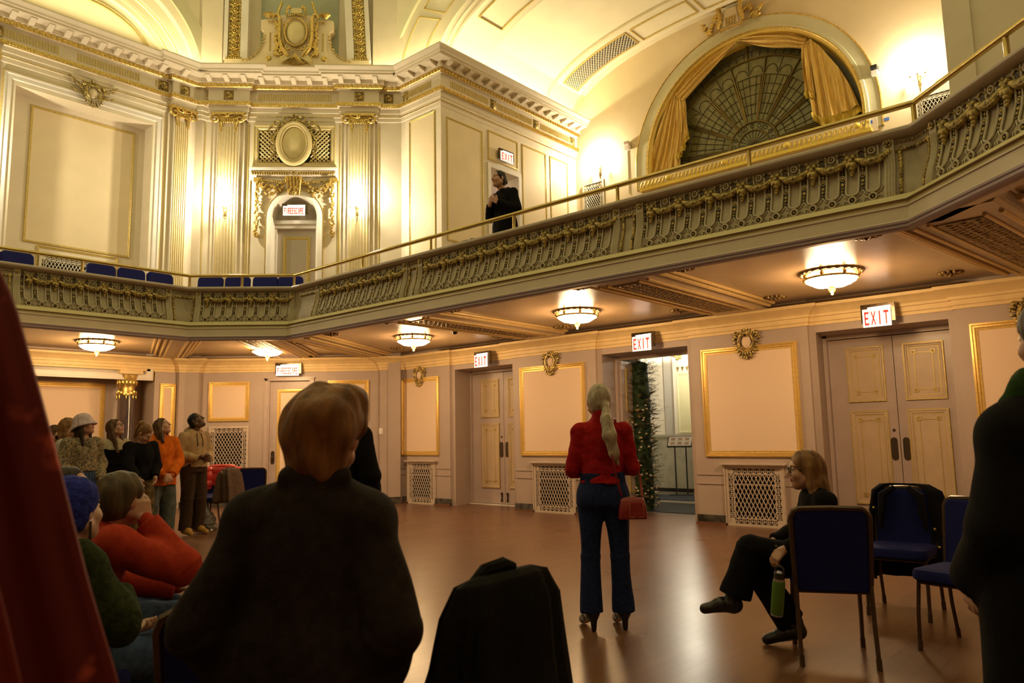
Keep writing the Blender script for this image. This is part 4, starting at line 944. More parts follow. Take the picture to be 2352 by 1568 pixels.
# ---------------------------------------------------------------- upper ornament
def pilaster(fr, c, hw, label, z0=3.2, w=.0):
    t = thing('pilaster', fr(c, z0, 0), label, 'pilaster')
    mb = MB(fr); mb.box(c-hw-.10, c+hw+.10, z0, 8.36, 0, .05+w); mb.box(c-hw, c+hw, z0, 8.36, .05+w, .11+w); mb.build('backing', M['wall_up'], t)
    mb = MB(fr); n = 7
    for i in range(n):
        u = c-hw+.02+(2*hw-.04)*(i+.5)/n; mb.tube([(u, z0, .112+w), (u, 8.2, .112+w)], (2*hw-.04)/n*.36, 6)
    mb.build('fluted_shaft', M['shaft'], t, smooth=True)
    g = MB(fr)
    g.prism([(c-hw-.13, 8.50), (c+hw+.13, 8.50), (c+hw+.09, 8.455), (c, 8.445), (c-hw-.09, 8.455)], .04+w, .20+w); g.box(c-hw-.03, c+hw+.03, 8.30, 8.45, .06+w, .15+w)
    for sg in (-1, 1):
        uc, vc = c+sg*(hw+.02), 8.375
        g.tube([(uc+sg*(.115-.0066*i)*math.cos(D_(90-28*i)), vc-.01+(.115-.0066*i)*math.sin(D_(90-28*i)), .17+w) for i in range(16)], .027, 6); g.ell((uc, vc, .18+w), .022, 6, 4)
        g.tube([(uc, vc+.085, .165+w), (c+sg*hw*.5, 8.41, .165+w), (c, 8.40, .165+w)], .016, 5)
        for k in range(6): g.ell((c+sg*hw*.66, 8.27-.032*k, .15+w), (.042-.004*k, .03, .028), 6, 4); g.ell((c+sg*hw*.66+.015, 8.25-.032*k, .16+w), (.014, .016, .014), 5, 4)
    for k in range(-4, 5): g.ell((c+k*hw*.2, 8.30, .155+w), (.022, .03, .02), 6, 4); g.ell((c+k*hw*.17, 8.345, .16+w), (.018, .022, .018), 6, 4)
    for k in range(6): g.ell((c+.03*math.cos(k*PI/3), 8.44+.03*math.sin(k*PI/3), .20+w), (.022, .022, .016), 6, 4)
    g.build('gilded_capital', M['gold'], t, smooth=True)
    return t
M['shaft'] = mat('gold_cream_shaft', (.66, .54, .27), .45, .12, noise_s=10, amt=.05)
pilaster(FB, -5.12, .24, 'left fluted pilaster with gold capital beside the upper fire escape door')
pilaster(FB, -2.28, .24, 'right fluted pilaster with gold capital beside the upper fire escape door')
pilaster(frX(-15.5), 6.86, .17, 'fluted pilaster with gold capital at the corner of the upper left wall')
pilaster(frX(-15.5), 3.20, .17, 'fluted pilaster with gold capital cut by the left edge of the view')
# side panels next to the pilasters
mb = MB(FB)
for a, b in ((-5.66, -5.64), (-4.72, -4.70), (-2.72, -2.70), (-1.86, -1.84)): mb.box(a, b, 3.2, 8.3, 0, .012)
for a, b in ((-4.66, -4.645), (-2.745, -2.73)): mb.box(a, b, 3.2, 7.0, 0, .02)
mb.build('edge_line', M['line_gold'], wcu)

# oval medallion with lattice window and leaf ledge
t = thing('oval_medallion', (*spt(-3.70, 0), 7.3), 'cream oval medallion with gold wreath and lattice, above the upper door', 'wall ornament')
mb = MB(FB); mb.box(-4.55, -2.85, 7.36, 8.24, -.002, .01); mb.build('dark_backing', M['black'], t)
mb = MB(FB); mb.frame(-4.60, -2.80, 7.30, 8.28, [(0, 0), (0, .05), (.02, .06), (.05, .045), (.09, .05), (.12, .02), (.13, 0)]); mb.build('frame', M['shaft'], t, smooth=30)
mb = MB(FB)
for (a, b) in ((-4.48, -4.02), (-3.38, -2.92)):
    W_, H_ = b-a, .74; n = 6
    def clip(p, q):
        out = []
        for k in range(13):
            s = k/12; x, y = p[0]+(q[0]-p[0])*s, p[1]+(q[1]-p[1])*s
            if 0 <= x <= W_ and 0 <= y <= H_: out.append((a+x, 7.42+y, .02))
        return out
    for k in range(-9, 9):
        for sg in (1, -1):
            x0 = k*.095; pts = clip((x0 if sg > 0 else W_-x0, 0), ((x0+H_) if sg > 0 else W_-x0-H_, H_))
            if len(pts) > 1: mb.tube(pts, .016, 4)
mb.build('lattice', M['shaft'], t)
mb = MB(FB); oc, oz = -3.70, 7.83
def oval(mb, rx, rz, r, w): mb.tube([(oc+rx*math.cos(a), oz+rz*math.sin(a), w) for a in [2*PI*i/40 for i in range(40)]], r, 8, closed=True)
oval(mb, .345, .46, .055, .10); oval(mb, .285, .40, .02, .12); mb.ell((oc, oz, .04), (.33, .45, .09), 28, 10); mb.build('oval_boss', M['shaft'], t, smooth=True)
g = MB(FB); rnd = random.Random(3)
for sg in (-1, 1):
    for i in range(40):     # leafy wreath and side drops
        a = D_(90-sg*(i*2.6)); rx, rz = .42, .53; j = rnd.uniform(-.035, .035)
        g.ell((oc+(rx+j)*math.cos(a), oz+(rz+j)*math.sin(a), .09), (.035, .022, .025), 6, 4, rnd.uniform(0, 3)); 
    for i in range(30):
        v = 8.05-i*.019; g.ell((oc+sg*(.46+.03*math.sin(i*.5))+rnd.uniform(-.04, .04), v, .07), (.032*(1-.012*i), .026, .025), 6, 4, rnd.uniform(0, 3))
    for cx_, cz_ in ((.16, 8.40), (.38, 8.30)):   # ribbon loops
        g.tube([(oc+sg*cx_+.07*math.cos(q), cz_+.06*math.sin(q), .09) for q in [2*PI*i/10 for i in range(10)]], .022, 6, closed=True)
    for k in range(8): g.ell((oc+sg*(.45+.02*k), 8.27-.012*k*k*.3, .07), (.03, .02, .02), 6, 4, rnd.uniform(0, 3))
for k in range(8): g.ell((oc+.05*math.cos(k*PI/4), 8.44+.05*math.sin(k*PI/4), .10), (.03, .03, .025), 6, 4)
g.build('wreath', M['gold_dark'], t, smooth=True)
t = thing('leaf_ledge', (*spt(-3.71, 0), 7.1), 'cream ledge with gold leaf band under the oval medallion', 'ledge')
mb = MB(FB); mb.box(-4.66, -2.76, 7.24, 7.29, 0, .10); mb.box(-4.63, -2.79, 7.10, 7.24, 0, .05); mb.build('shelf', M['white_trim'], t)
g = MB(FB); k = 0; u = -4.60
while u < -2.80:
    if abs(u+3.71) > .06: g.ell((u, 7.17, .06), (.016, .06, .02), 6, 4, .45 if u < -3.71 else -.45); g.ell((u+.02, 7.19, .055), (.012, .03, .015), 5, 4)
    u += .052
for q in range(8): g.ell((-3.71+.035*math.cos(q*PI/4), 7.17+.04*math.sin(q*PI/4), .06), (.02, .02, .02), 5, 4)
g.build('leaf_band', M['gold'], t, smooth=True)
# gilded garland and console over the upper door
t = thing('door_garland', (*spt(-3.69, 0), 6.6), 'gilded garland with scroll console draped round the upper fire escape door', 'wall ornament')
g = MB(FB); rnd = random.Random(5)
for u in (-3.82, -3.75, -3.68, -3.61, -3.55): g.tube([(u, 7.06, .16), (u, 6.95, .15), (u+.3*(-3.685-u)*.4, 6.80, .11), (u+.3*(-3.685-u), 6.66, .08)], [.034, .036, .028, .02], 6)
for sg in (-1, 1): g.tube([(-3.685+sg*(.13+.04*math.cos(D_(a))), 7.0+.05*math.sin(D_(a)), .15) for a in range(0, 331, 30)], .02, 6)
for k in range(9): g.ell((-3.685+rnd.uniform(-.10, .10), 6.70+rnd.uniform(-.03, .12), .13), (.03, .05, .02), 6, 4, rnd.uniform(-.6, .6))
g.build('scroll_console', M['gold'], t, smooth=True)
g = MB(FB)
for sg in (-1, 1):
    for i in range(60):
        s = i/59; u = -3.685+sg*(.17+.62*s); v = 6.98-.22*math.sin(PI*min(1, s*1.02))-.02*s; th = .05+.09*math.sin(PI*s)
        g.ell((u, v+rnd.uniform(-th, th), .06+rnd.uniform(0, .05)), (rnd.uniform(.03, .055), rnd.uniform(.02, .03), .03), 6, 4, rnd.uniform(0, 3))
    for k in range(10): g.ell((-3.685+sg*(.33+.04*k), 6.97+rnd.uniform(-.02, .03), .07), (.04, .02, .025), 6, 4, rnd.uniform(0, 3))
g.build('swag', M['gold'], t, smooth=True)
for sg in (-1, 1):
    g = MB(FB); u = -3.67+sg*.81
    g.box(u-.08, u+.10, 6.97, 7.06, 0, .08)
    for i in range(62):
        v = 6.97-i*.0192; wd = .035+.02*math.sin(i*.55)
        g.ell((u+rnd.uniform(-wd, wd), v, .05+rnd.uniform(0, .03)), (.026, .034, .025), 6, 4, rnd.uniform(-.7, .7))
    for k in range(7): g.ell((u+.035*math.cos(k), 5.77+.035*math.sin(k), .06), (.028, .028, .026), 6, 4)
    g.build('leaf_drop', M['gold'], t, smooth=True)

# upper part over the entablature: pedestal crest and guilloche bands
FU = frB(BB); ZT = 9.40
t = thing('guilloche_band', (*spt(-5.07, 0), ZT), 'vertical gilded scallop band left of the great crest', 'wall ornament')
def gband(t, s, lean):
    f2 = lambda u, v, w: FU(u+lean*(v-9.8), v, w)
    mb = MB(f2); mb.box(s-.20, s+.32*(1 if s < -3.7 else 0)+.2*(0 if s < -3.7 else 1), ZT, 9.80, -.2, .08) if s < -3.7 else mb.box(s-.32, s+.20, ZT, 9.80, -.2, .08); mb.build('plinth', M['panel_up'], t)
    mb = MB(f2); mb.box(s-.135, s+.135, 9.8, 12.6, -.2, .03); mb.build('band_ground', M['gold_dark'], t)
    mb = MB(f2)
    for a, b, h in ((-.23, -.14, .07), (.14, .30, .07)) if s < -3.7 else ((-.30, -.14, .07), (.14, .23, .07)): mb.box(s+a, s+b, 9.8, 12.6, -.2, h)
    mb.build('side_moulding', M['white_trim'], t)
    g = MB(f2); v = 9.86
    for k in range(7): g.ell((s-.15+.05*k, 9.82, .06), (.03, .045, .03), 6, 4)
    while v < 12.4:
        for q in (0, 1, 2, 3): a = D_(200+q*47); g.tube([(s+.065*math.cos(a)+.045*math.cos(b), v+.08+.05*math.sin(a)+.045*math.sin(b), .045) for b in [D_(180+30*i) for i in range(7)]], .012, 5)
        g.tube([(s+.05*math.cos(b), v+.10+.05*math.sin(b), .05) for b in [2*PI*i/12 for i in range(12)]], .013, 5, closed=True); g.ell((s, v+.10, .045), (.03, .03, .025), 6, 4)
        for sg in (-1, 1): g.ell((s+sg*.11, v+.02, .04), (.02, .03, .018), 6, 4); g.ell((s+sg*.115, v+.10, .04), (.014, .03, .018), 6, 4)
        v += .175
    g.build('scallops', M['gold'], t, smooth=True)
gband(t, -5.07, 0)
t = thing('guilloche_band', (*spt(-2.27, 0), ZT), 'vertical gilded scallop band right of the great crest', 'wall ornament'); gband(t, -2.27, -.05)
t = thing('crest', (*spt(-3.68, 0), ZT), 'great gilded oval crest on a cream pedestal above the entablature', 'crest')
SC = -3.68
mb = MB(FU)
pl = [(-1.25, ZT), (-1.25, 9.72)]
for sg in (1,):
    L_ = [(-1.15, 9.76)]+[(-.68-.50*math.cos(D_(a))*1.0+.0, 10.35-.58*math.sin(D_(a))*1.0) for a in range(80, -1, -10)]
side = [(-1.30, ZT), (-1.22, 9.73)]+[(-1.20+.48*math.sin(D_(a)), 10.33-.60*math.cos(D_(a))) for a in range(10, 91, 10)]+[(-.72, 10.45), (-.80, 10.5), (-.80, 10.72), (-.72, 10.74), (-.42, 10.74), (-.36, 10.85), (-.2, 10.85)]
mb.prism([(SC+x, z) for x, z in side]+[(SC-x, z) for x, z in reversed(side)], -.2, .10); mb.box(SC-.66, SC+.66, 9.62, 10.40, .10, .125); mb.build('pedestal', M['panel_up'], t)
g = MB(FU); rnd = random.Random(11)
for sg in (-1, 1):
    pts = [(SC+sg*x, z, .22) for x, z in ((.50, 10.70), (.47, 10.77), (.40, 10.78), (.36, 10.70), (.36, 10.45), (.355, 10.2), (.30, 10.0), (.20, 9.86), (.15, 9.80))]
    g.tube(pts, [.03, .045, .045, .042, .042, .042, .045, .052, .03], 8)
    for i in range(40):   # laurel strings outside and inside the strap
        v = 10.68-i*.021; u = .43+.02*math.sin(i*.4)+(.0 if i < 22 else -.0); g.ell((SC+sg*(u+rnd.uniform(-.02, .03)), v, .16), (.026+.0006*i, .03, .03), 6, 4, rnd.uniform(-.8, .8))
        if i > 22:
            for q in range(2): g.ell((SC+sg*(u-.09+rnd.uniform(-.03, .12)), v, .16), (.035, .03, .03), 6, 4, rnd.uniform(0, 3))
    for i in range(30): g.ell((SC+sg*(.285-.0009*(i-14)**2*.15), 10.66-i*.020, .17), (.016, .020, .02), 6, 4, .5*sg)
    for k in range(9): g.tube([(SC+sg*.62+(k-4)*.008, 10.75, .14), (SC+sg*.62+(k-4)*.026, 10.82, .17), (SC+sg*.62+(k-4)*.020, 10.90, .12)], [.020, .030, .014], 5)
    for k in range(5): g.ell((SC+sg*(.50+.03*k), 10.66, .15), (.016, .03, .02), 6, 4)
    for k in range(16): g.ell((SC+sg*.585, 10.40-.028*k, .13), (.02, .012, .014), 6, 4, .5)
    for k in range(12): s = k/11; a = D_(2+86*s); g.ell((SC+sg*(1.20-.48*math.sin(a)), 10.33-.60*math.cos(a)+.03, .12), (.035, .022, .022), 6, 4, rnd.uniform(0, 3))
    g.lathe([(.001, .12), (.05, .12), (.05, .15), (.001, .155)], 14, (SC+sg*.61, 9.80)); g.tube([(SC+sg*.61+.056*math.cos(q), 9.80+.056*math.sin(q), .13) for q in [2*PI*i/14 for i in range(14)]], .008, 5, closed=True)
    g.tube([(SC+sg*(.17+.05*math.cos(D_(a))), 10.00+.05*math.sin(D_(a)), .24) for a in range(-200, 91, 30)], .016, 6)
    g.tube([(SC+sg*.16, 10.98, .22), (SC+sg*.20, 10.92, .22), (SC+sg*.21, 10.82, .2), (SC+sg*.205, 10.74, .18)], [.035, .03, .02, .015], 6); g.ell((SC+sg*.15, 10.97, .22), .045, 8, 6)
    for k in range(6): g.ell((SC+sg*(.34+.015*k), 11.12-.05*k, .14), (.035, .05, .03), 6, 4, sg*.3)
for k in range(9): g.ell((SC-.16+.04*k, 10.77+.012*(4-abs(k-4)), .20), (.022, .035, .025), 6, 4)
for k in range(30): a = D_(200+140*k/29); g.ell((SC+.36*math.cos(a), 9.86+.26*math.sin(a)+.06, .15), (.032, .026, .03), 6, 4, rnd.uniform(0, 3))
for k in range(7): g.tube([(SC, 9.86, .24), (SC+(k-3)*.022, 9.76, .26), (SC+(k-3)*.05, 9.66, .2)], [.012, .018, .014], 5)
for k in range(10): g.ell((SC+(k-4.5)*.035, 9.95+rnd.uniform(-.02, .02), .22), (.02, .022, .02), 6, 4)
g.tube([(SC+.245*math.cos(a), 10.38+.33*math.sin(a), .22) for a in [2*PI*i/36 for i in range(36)]], .022, 8, closed=True)
g.build('gilded_scrollwork', M['gold'], t, smooth=True)
mb = MB(FU); mb.ell((SC, 10.38, .14), (.24, .325, .12), 24, 10); mb.box(SC-.12, SC+.12, 10.84, 10.96, .1, .2)
for sg in (-1, 1): mb.prism([(SC+sg*.10, 9.78), (SC+sg*.30, 9.66), (SC+sg*.36, 9.74), (SC+sg*.20, 9.92)], .1, .22)
mb.build('oval_boss', M['shaft'], t, smooth=30)

# keystone on the great arch
f15 = frC(15.2)
t = thing('keystone_ornament', (AX-.06, 15.2, 10.3), 'gilded winged keystone ornament at the top of the great arch', 'wall ornament')
KX, KZ = AX-.10, 10.55
mb = MB(f15); mb.prism([(KX-.14, KZ+.22), (KX+.14, KZ+.22), (KX+.20, KZ-.20), (KX-.20, KZ-.20)], 0, .20); mb.build('stone', M['panel_up'], t, bevel=.02)
g = MB(f15); rnd = random.Random(9)
for sg in (-1, 1):
    g.tube([(KX+sg*x, z+KZ, .22) for x, z in ((.12, .30), (.20, .34), (.27, .25), (.23, .1), (.26, -.05), (.30, -.2))], [.05, .065, .065, .055, .06, .03], 6)
    for k in range(22): g.ell((KX+sg*(.28+.020*k), KZ+.06+.13*math.sin(k*.35)-.006*k+rnd.uniform(-.06, .06), .12), (.075, .036, .045), 6, 4, sg*rnd.uniform(.1, .9))
    for k in range(6): g.ell((KX+sg*.24, KZ-.12-.03*k, .18), (.025, .03, .025), 6, 4)
for r in range(3):
    for k in range(4): g.ell((KX-.10+.065*k, KZ-.02-.07*r, .21), (.026, .036, .02), 6, 4)
g.tube([(KX-.24, KZ-.25, .2), (KX+.24, KZ-.25, .2)], .03, 6)
g.build('gilded_scrolls', M['gold'], t, smooth=True)

# ---- the great fan window
GW = -.36
wdw = empty('window_1', (AX, 15.56, AZ), kind='structure')
mb = MB(f15); mb.prism([(AX+2.36, 7.25), (AX+2.36, AZ)]+arch_pts(AX, 2.36, AZ, 48)[1:-1]+[(AX-2.36, AZ), (AX-2.36, 7.25)], GW-.03, GW); mb.build('glass', M['glass_leaded'], wdw)
mb = MB(f15); E0, E1 = arch_pts(AX, 2.10, AZ, 48), arch_pts(AX, 2.36, AZ, 48); face(mb, E0, E1, GW+.004, GW+.004); mb.build('border_glass', M['glass_blue'], wdw)
HX = AX+.02
def arc(r, a0=0, a1=180, n=40, w=GW+.012): return [(HX+r*math.cos(D_(a0+(a1-a0)*i/n)), AZ+r*math.sin(D_(a0+(a1-a0)*i/n)), w) for i in range(n+1)]
SPK = [4, 31, 55, 78, 102, 125, 149, 176]
mb = MB(f15)
mb.tube(arc(2.02), .030, 6); mb.tube(arc(.56), .032, 6); mb.tube(arc(.36), .022, 6)
for a in SPK:
    c, s = math.cos(D_(a)), math.sin(D_(a))
    for k in (-1, 1): mb.tube([(HX+.58*c-s*k*.016, AZ+.58*s+c*k*.016, GW+.02), (HX+1.62*c-s*k*.05, AZ+1.62*s+c*k*.05, GW+.02)], .016, 5)
    mb.tube([(HX+.56*c, AZ+.56*s, GW+.015), (HX+2.02*c, AZ+2.02*s, GW+.015)], .020, 5)
mb.tube([(HX, AZ+2.0, GW+.03), (HX-.01, AZ+2.36, GW+.03)], .02, 5)
mb.box(AX-2.36, AX+2.36, 7.25, 7.36, GW, GW+.05)
mb.build('mullion', M['mullion'], wdw, smooth=True)
mb = MB(f15)
for r in (.74, .96, 1.18, 1.40, 1.60): mb.tube(arc(r, 0, 180, 60), .007, 4)
for r in (2.20,): mb.tube(arc(r, 0, 180, 60), .009, 4)
for i, a in enumerate(SPK[:-1]):
    b = SPK[i+1]
    for q in (.33, .5, .67) if False else (.25, .5, .75):
        ang = D_(a+(b-a)*q); mb.tube([(HX+(.60 if q == .5 else .72)*math.cos(ang), AZ+(.60 if q == .5 else .72)*math.sin(ang), GW+.010), (HX+(2.0 if q == .5 else 1.6)*math.cos(ang), AZ+(2.0 if q == .5 else 1.6)*math.sin(ang), GW+.010)], .007, 4)
    for a0, a1 in ((a, (a+b)/2), ((a+b)/2, b)):   # small scallops near the rim
        m, h = D_((a0+a1)/2), D_((a1-a0)/2)
        mb.tube([(HX+(1.66+.17*math.sin(PI*j/8))*math.cos(m-h*.8*math.cos(PI*j/8)), AZ+(1.66+.17*math.sin(PI*j/8))*math.sin(m-h*.8*math.cos(PI*j/8)), GW+.010) for j in range(9)], .007, 4)
for k in range(36): a = D_(2.5+5*k); mb.tube([(HX+2.04*math.cos(a), AZ+2.04*math.sin(a), GW+.01), (HX+2.20*math.cos(a), AZ+2.20*math.sin(a), GW+.01)], .006, 4)
for k in range(13): a = D_(k*15); mb.tube([(HX+.02*math.cos(a), AZ+.02*math.sin(a), GW+.01), (HX+(.36 if k % 2 else .54)*math.cos(a), AZ+(.36 if k % 2 else .54)*math.sin(a), GW+.01)], .006, 4)
for k in range(9): a = D_(10+20*k); mb.tube([(HX+.46*math.cos(a)+.045*math.cos(b), AZ+.46*math.sin(a)+.045*math.sin(b), GW+.012) for b in [2*PI*i/8 for i in range(8)]], .006, 4, closed=True)
mb.build('leading', M['lead'], wdw)
M['gold_bright'] = mat('bright_gilt_paint', (.86, .64, .12), .42, .3, noise_s=30, amt=.1)
# sill panel and gilded cresting below the window
mb = MB(f15); mb.box(-9.05, -3.72, 7.12, 7.40, -.02, .04); mb.build('sill_panel', M['fascia'], wdw)
t = thing('gilded_cresting', (AX, 15.2, 7.0), 'long band of gilded leaf cresting below the great arch window', 'wall ornament')
g = MB(lambda u, v, w: f15(u, v+.22, w+.04)); u = -9.02; k = 0
while u < -3.85:
    if k % 14 == 7: g.ell((u+.05, 7.06, .10), (.07, .07, .05), 8, 5)
    else: g.tube([(u, 6.97, .08), (u+.02, 7.03, .10), (u+.05, 7.10, .09), (u+.075, 7.09, .1), (u+.07, 7.06, .1)], [.022, .026, .022, .02, .014], 5); g.ell((u+.07, 6.99, .08), (.018, .04, .02), 5, 4)
    u += .10; k += 1
g.box(-9.05, -3.82, 6.9, 6.97, 0, .09); g.build('leaves', M['gold_bright'], t, smooth=True)
# ---- gold satin drapery
def cloth_between(fr, top, bot, folds, amp, nu=48, nv=14, ph=0, w0=-.12, gather=None):
    def lerp(pl, s):
        x = s*(len(pl)-1); i = min(int(x), len(pl)-2); f = x-i; return [pl[i][k]+(pl[i+1][k]-pl[i][k])*f for k in range(2)]
    P = []
    for i in range(nu+1):
        s = i/nu; a, b = lerp(top, s), lerp(bot, s); row = []
        for j in range(nv+1):
            q = j/nv; u = a[0]+(b[0]-a[0])*q; v = a[1]+(b[1]-a[1])*q; row.append((u, v, s, q))
        P.append(row)
    return P
def drape_mesh(fr, P, fn, th=.012):
    mb = MB(fr); A = [[(u, v, fn(s, q)) for u, v, s, q in row] for row in P]; B = [[(u, v, fn(s, q)-th) for u, v, s, q in row] for row in P]
    mb.grid(A); mb.grid(B); return mb
def hang(name, top, bot, folds, amp, parent, mt, nu=72, nv=18, flat=.0, w0=-.10):
    P = cloth_between(f15, top, bot, folds, amp, nu, nv)
    fn = lambda s, q: w0+amp*(.35+.65*q)*(math.sin(2*PI*folds*s+1.2*math.sin(3*q))+.45*math.sin(2*PI*folds*2.3*s+1.7))+.03*math.sin(5*q+4*s)
    return drape_mesh(f15, P, fn).build(name, mt, parent, smooth='all')
def swagm(name, top, bot, folds, amp, parent, mt, nu=40, nv=24, w0=-.10):
    P = cloth_between(f15, top, bot, folds, amp, nu, nv)
    fn = lambda s, q: w0+amp*(math.sin(2*PI*folds*q+2.2*s)+.4*math.sin(2*PI*folds*2.2*q-3*s))+.05*math.sin(PI*q)
    return drape_mesh(f15, P, fn).build(name, mt, parent, smooth='all')
t = thing('drapery', (-8.0, 15.2, 7.6), 'gold satin drapery sweeping down the left half of the great arch', 'curtain')
swagm('swag', [(-6.55, 10.12), (-6.9, 10.03), (-7.3, 9.90), (-7.7, 9.68), (-8.12, 9.36)], [(-6.52, 10.02), (-6.8, 9.86), (-7.12, 9.65), (-7.5, 9.40), (-7.92, 9.12)], 3.2, .035, t, M['drape_gold'])
hang('tail', [(-8.22, 9.34), (-8.05, 9.38), (-7.88, 9.24)], [(-9.0, 7.62), (-8.62, 7.58), (-8.30, 7.55), (-8.06, 7.58)], 5, .05, t, M['drape_gold'])
hang('side_fall', [(-8.05, 9.32), (-7.86, 9.22)], [(-8.12, 7.85), (-7.96, 8.02), (-7.80, 8.35)], 3, .04, t, M['drape_gold'], nu=30)
hang('fringe', [(-9.0, 7.62), (-8.62, 7.58), (-8.30, 7.55), (-8.06, 7.58)], [(-9.05, 7.44), (-8.64, 7.40), (-8.30, 7.37), (-8.08, 7.42)], 5, .05, t, M['fringe'], nv=4, w0=-.09)
hang('fringe', [(-8.12, 7.86), (-7.96, 8.03), (-7.80, 8.36)], [(-8.10, 7.72), (-7.92, 7.90), (-7.78, 8.22)], 3, .04, t, M['fringe'], nu=30, nv=3, w0=-.07)
t = thing('drapery', (-4.6, 15.2, 7.6), 'gold satin drapery gathered on the right side of the great arch', 'curtain')
swagm('swag', [(-6.50, 10.13), (-6.1, 10.12), (-5.75, 10.03), (-5.4, 9.87), (-4.98, 9.56)], [(-6.46, 10.05), (-6.05, 9.80), (-5.7, 9.62), (-5.35, 9.50), (-5.02, 9.36)], 3.2, .04, t, M['drape_gold'])
hang('tail', [(-5.06, 9.50), (-4.90, 9.52), (-4.72, 9.28), (-4.40, 8.72), (-4.22, 8.30)], [(-4.98, 7.92), (-4.80, 7.74), (-4.55, 7.70), (-4.30, 7.72), (-4.06, 7.78)], 4.5, .055, t, M['drape_gold'])
hang('side_fall', [(-5.10, 9.46), (-4.94, 9.44)], [(-5.10, 8.42), (-4.90, 8.36)], 2, .035, t, M['drape_gold'], nu=24)
hang('fringe', [(-4.98, 7.93), (-4.80, 7.75), (-4.55, 7.71), (-4.30, 7.73), (-4.06, 7.79)], [(-4.97, 7.76), (-4.78, 7.56), (-4.52, 7.51), (-4.28, 7.54), (-4.00, 7.62)], 4.5, .055, t, M['fringe'], nv=4, w0=-.09)
hang('fringe', [(-5.10, 8.43), (-4.90, 8.37)], [(-5.09, 8.26), (-4.89, 8.20)], 2, .035, t, M['fringe'], nu=24, nv=3, w0=-.09)

# ---- black marble column with gold capital in the lower left recess
def column(y, label):
    x = -15.62; t = thing('marble_column', (x, y, 0), label, 'column')
    mb = MB(); mb.lathe([(.001, 0), (.21, 0), (.21, .12), (.19, .15), (.17, .2), (.155, .22), (.155, 2.30), (.001, 2.30)], 24, (x, y)); mb.build('shaft', M['marble_col'], t, smooth=40)
    g = MB(); g.lathe([(.001, 2.30), (.165, 2.30), (.17, 2.34), (.155, 2.37), (.15, 2.48), (.19, 2.56), (.20, 2.66), (.21, 2.70), (.001, 2.71)], 24, (x, y))
    for k in range(16):
        a = 2*PI*k/16; g.ell((x+.17*math.cos(a), y+.17*math.sin(a), 2.55), (.028, .028, .07), 6, 4); g.ell((x+.165*math.cos(a+.2), y+.165*math.sin(a+.2), 2.33+.03*math.sin(3*a)), (.03, .03, .035), 6, 4)
        if k % 2: g.ell((x+.17*math.cos(a), y+.17*math.sin(a), 2.25), (.014, .014, .05), 6, 4)
    g.build('gilded_capital', M['gold'], t, smooth=True)
    mb = MB(); mb.box(x-.22, x+.22, y-.22, y+.22, 2.71, 2.80); mb.build('abacus', M['cornice_low'], t, bevel=.008)
M['marble_col'] = mat('polished_black_marble', (.02, .018, .03), .08, noise_s=4, amt=.2, col2=(.09, .06, .05), coat=.5, stretch=(1.6, 1.6, .5))
column(6.06, 'black marble column with gold capital behind the standing group')
column(3.95, 'black marble column with gold capital mostly hidden by the red curtain')

# ---- the corridor seen through the open doorway
M['hall_wall'] = mat('bright_corridor_paint', (.80, .74, .62), .6); M['hall_dado'] = mat('corridor_dado_stone', (.42, .40, .32), .4, noise_s=5, amt=.1); M['hall_panel'] = mat('pale_yellow_panel', (.74, .70, .42), .6); M['hall_grey'] = mat('corridor_grey_pier', (.50, .48, .42), .6)
fh = frC(15.6); mb = MB(fh); mb.box(-11.5, -2, 1.28, 3.6, -.2, 0); wh = mb.build('wall_hall', M['hall_wall'], kind='structure')
mb = MB(fh); mb.box(-11.5, -2, .08, 1.28, -.2, .06); mb.box(-11.5, -2, 1.26, 1.31, .0, .12); mb.build('dado', M['hall_dado'], wh)
mb = MB(fh); mb.box(-11.5, -2, 0, .08, -.2, .08); mb.build('skirting', M['black'], wh)
mb = MB(fh); mb.box(-8.90, -8.72, 1.31, 3.5, 0, .05); mb.box(-7.95, -7.8, 1.31, 3.5, 0, .05); mb.build('grey_pier', M['hall_grey'], wh)
mb = MB(fh); mb.box(-8.62, -8.02, 1.31, 3.5, 0, .12); pz = mb.build('pilaster', M['hall_wall'], wh)
mb = MB(fh); mb.frame(-8.52, -8.12, 1.34, 2.72, [(0, .12), (0, .14), (.03, .14), (.05, .125)]); mb.box(-8.47, -8.17, 1.38, 2.68, .12, .125); mb.build('panel', M['hall_panel'], pz)
g = MB(fh)
for k in range(14): g.ell((-8.55+.48*random.random(), 3.05+.16*random.random(), .16), (.05, .04, .04), 6, 4, random.random()*3)
for k in range(4): g.prism([(-8.50+.12*k, 2.86), (-8.44+.12*k, 2.86), (-8.47+.12*k, 2.76)], .12, .15)
g.build('gilded_capital', M['gold_dark'], pz, smooth=30)
mb = MB(); mb.box(-11.6, -11.4, 12.0, 15.8, 0, 3.6); mb.box(-2.1, -1.9, 12.0, 15.8, 0, 3.6); mb.build('wall_hall_side', M['hall_wall'], kind='structure')
mb = MB(); mb.box(-11.6, -1.9, 12.0, 15.8, 3.5, 3.6); mb.build('ceiling_hall', M['hall_wall'], kind='structure')
mb = MB(); mb.box(-11.6, -7.4, 12.0, 12.1, 0, 3.6); mb.box(-5.4, -1.9, 12.0, 12.1, 0, 3.6); mb.build('wall_hall_near', M['hall_wall'], kind='structure')
M['mat_grey'] = mat('dark_grey_entrance_mat', (.035, .042, .055), .95, noise_s=200, amt=.2); M['mat_blue'] = mat('blue_runner', (.05, .07, .12), .95, noise_s=150, amt=.2)
mb = MB(); mb.box(-8.4, -5.2, 11.4, 13.0, .0, .012); tag(mb.build('floor_mat', M['mat_grey'], origin=(-6.8, 12.2, 0)), 'dark grey entrance mat just beyond the open doorway', 'mat')
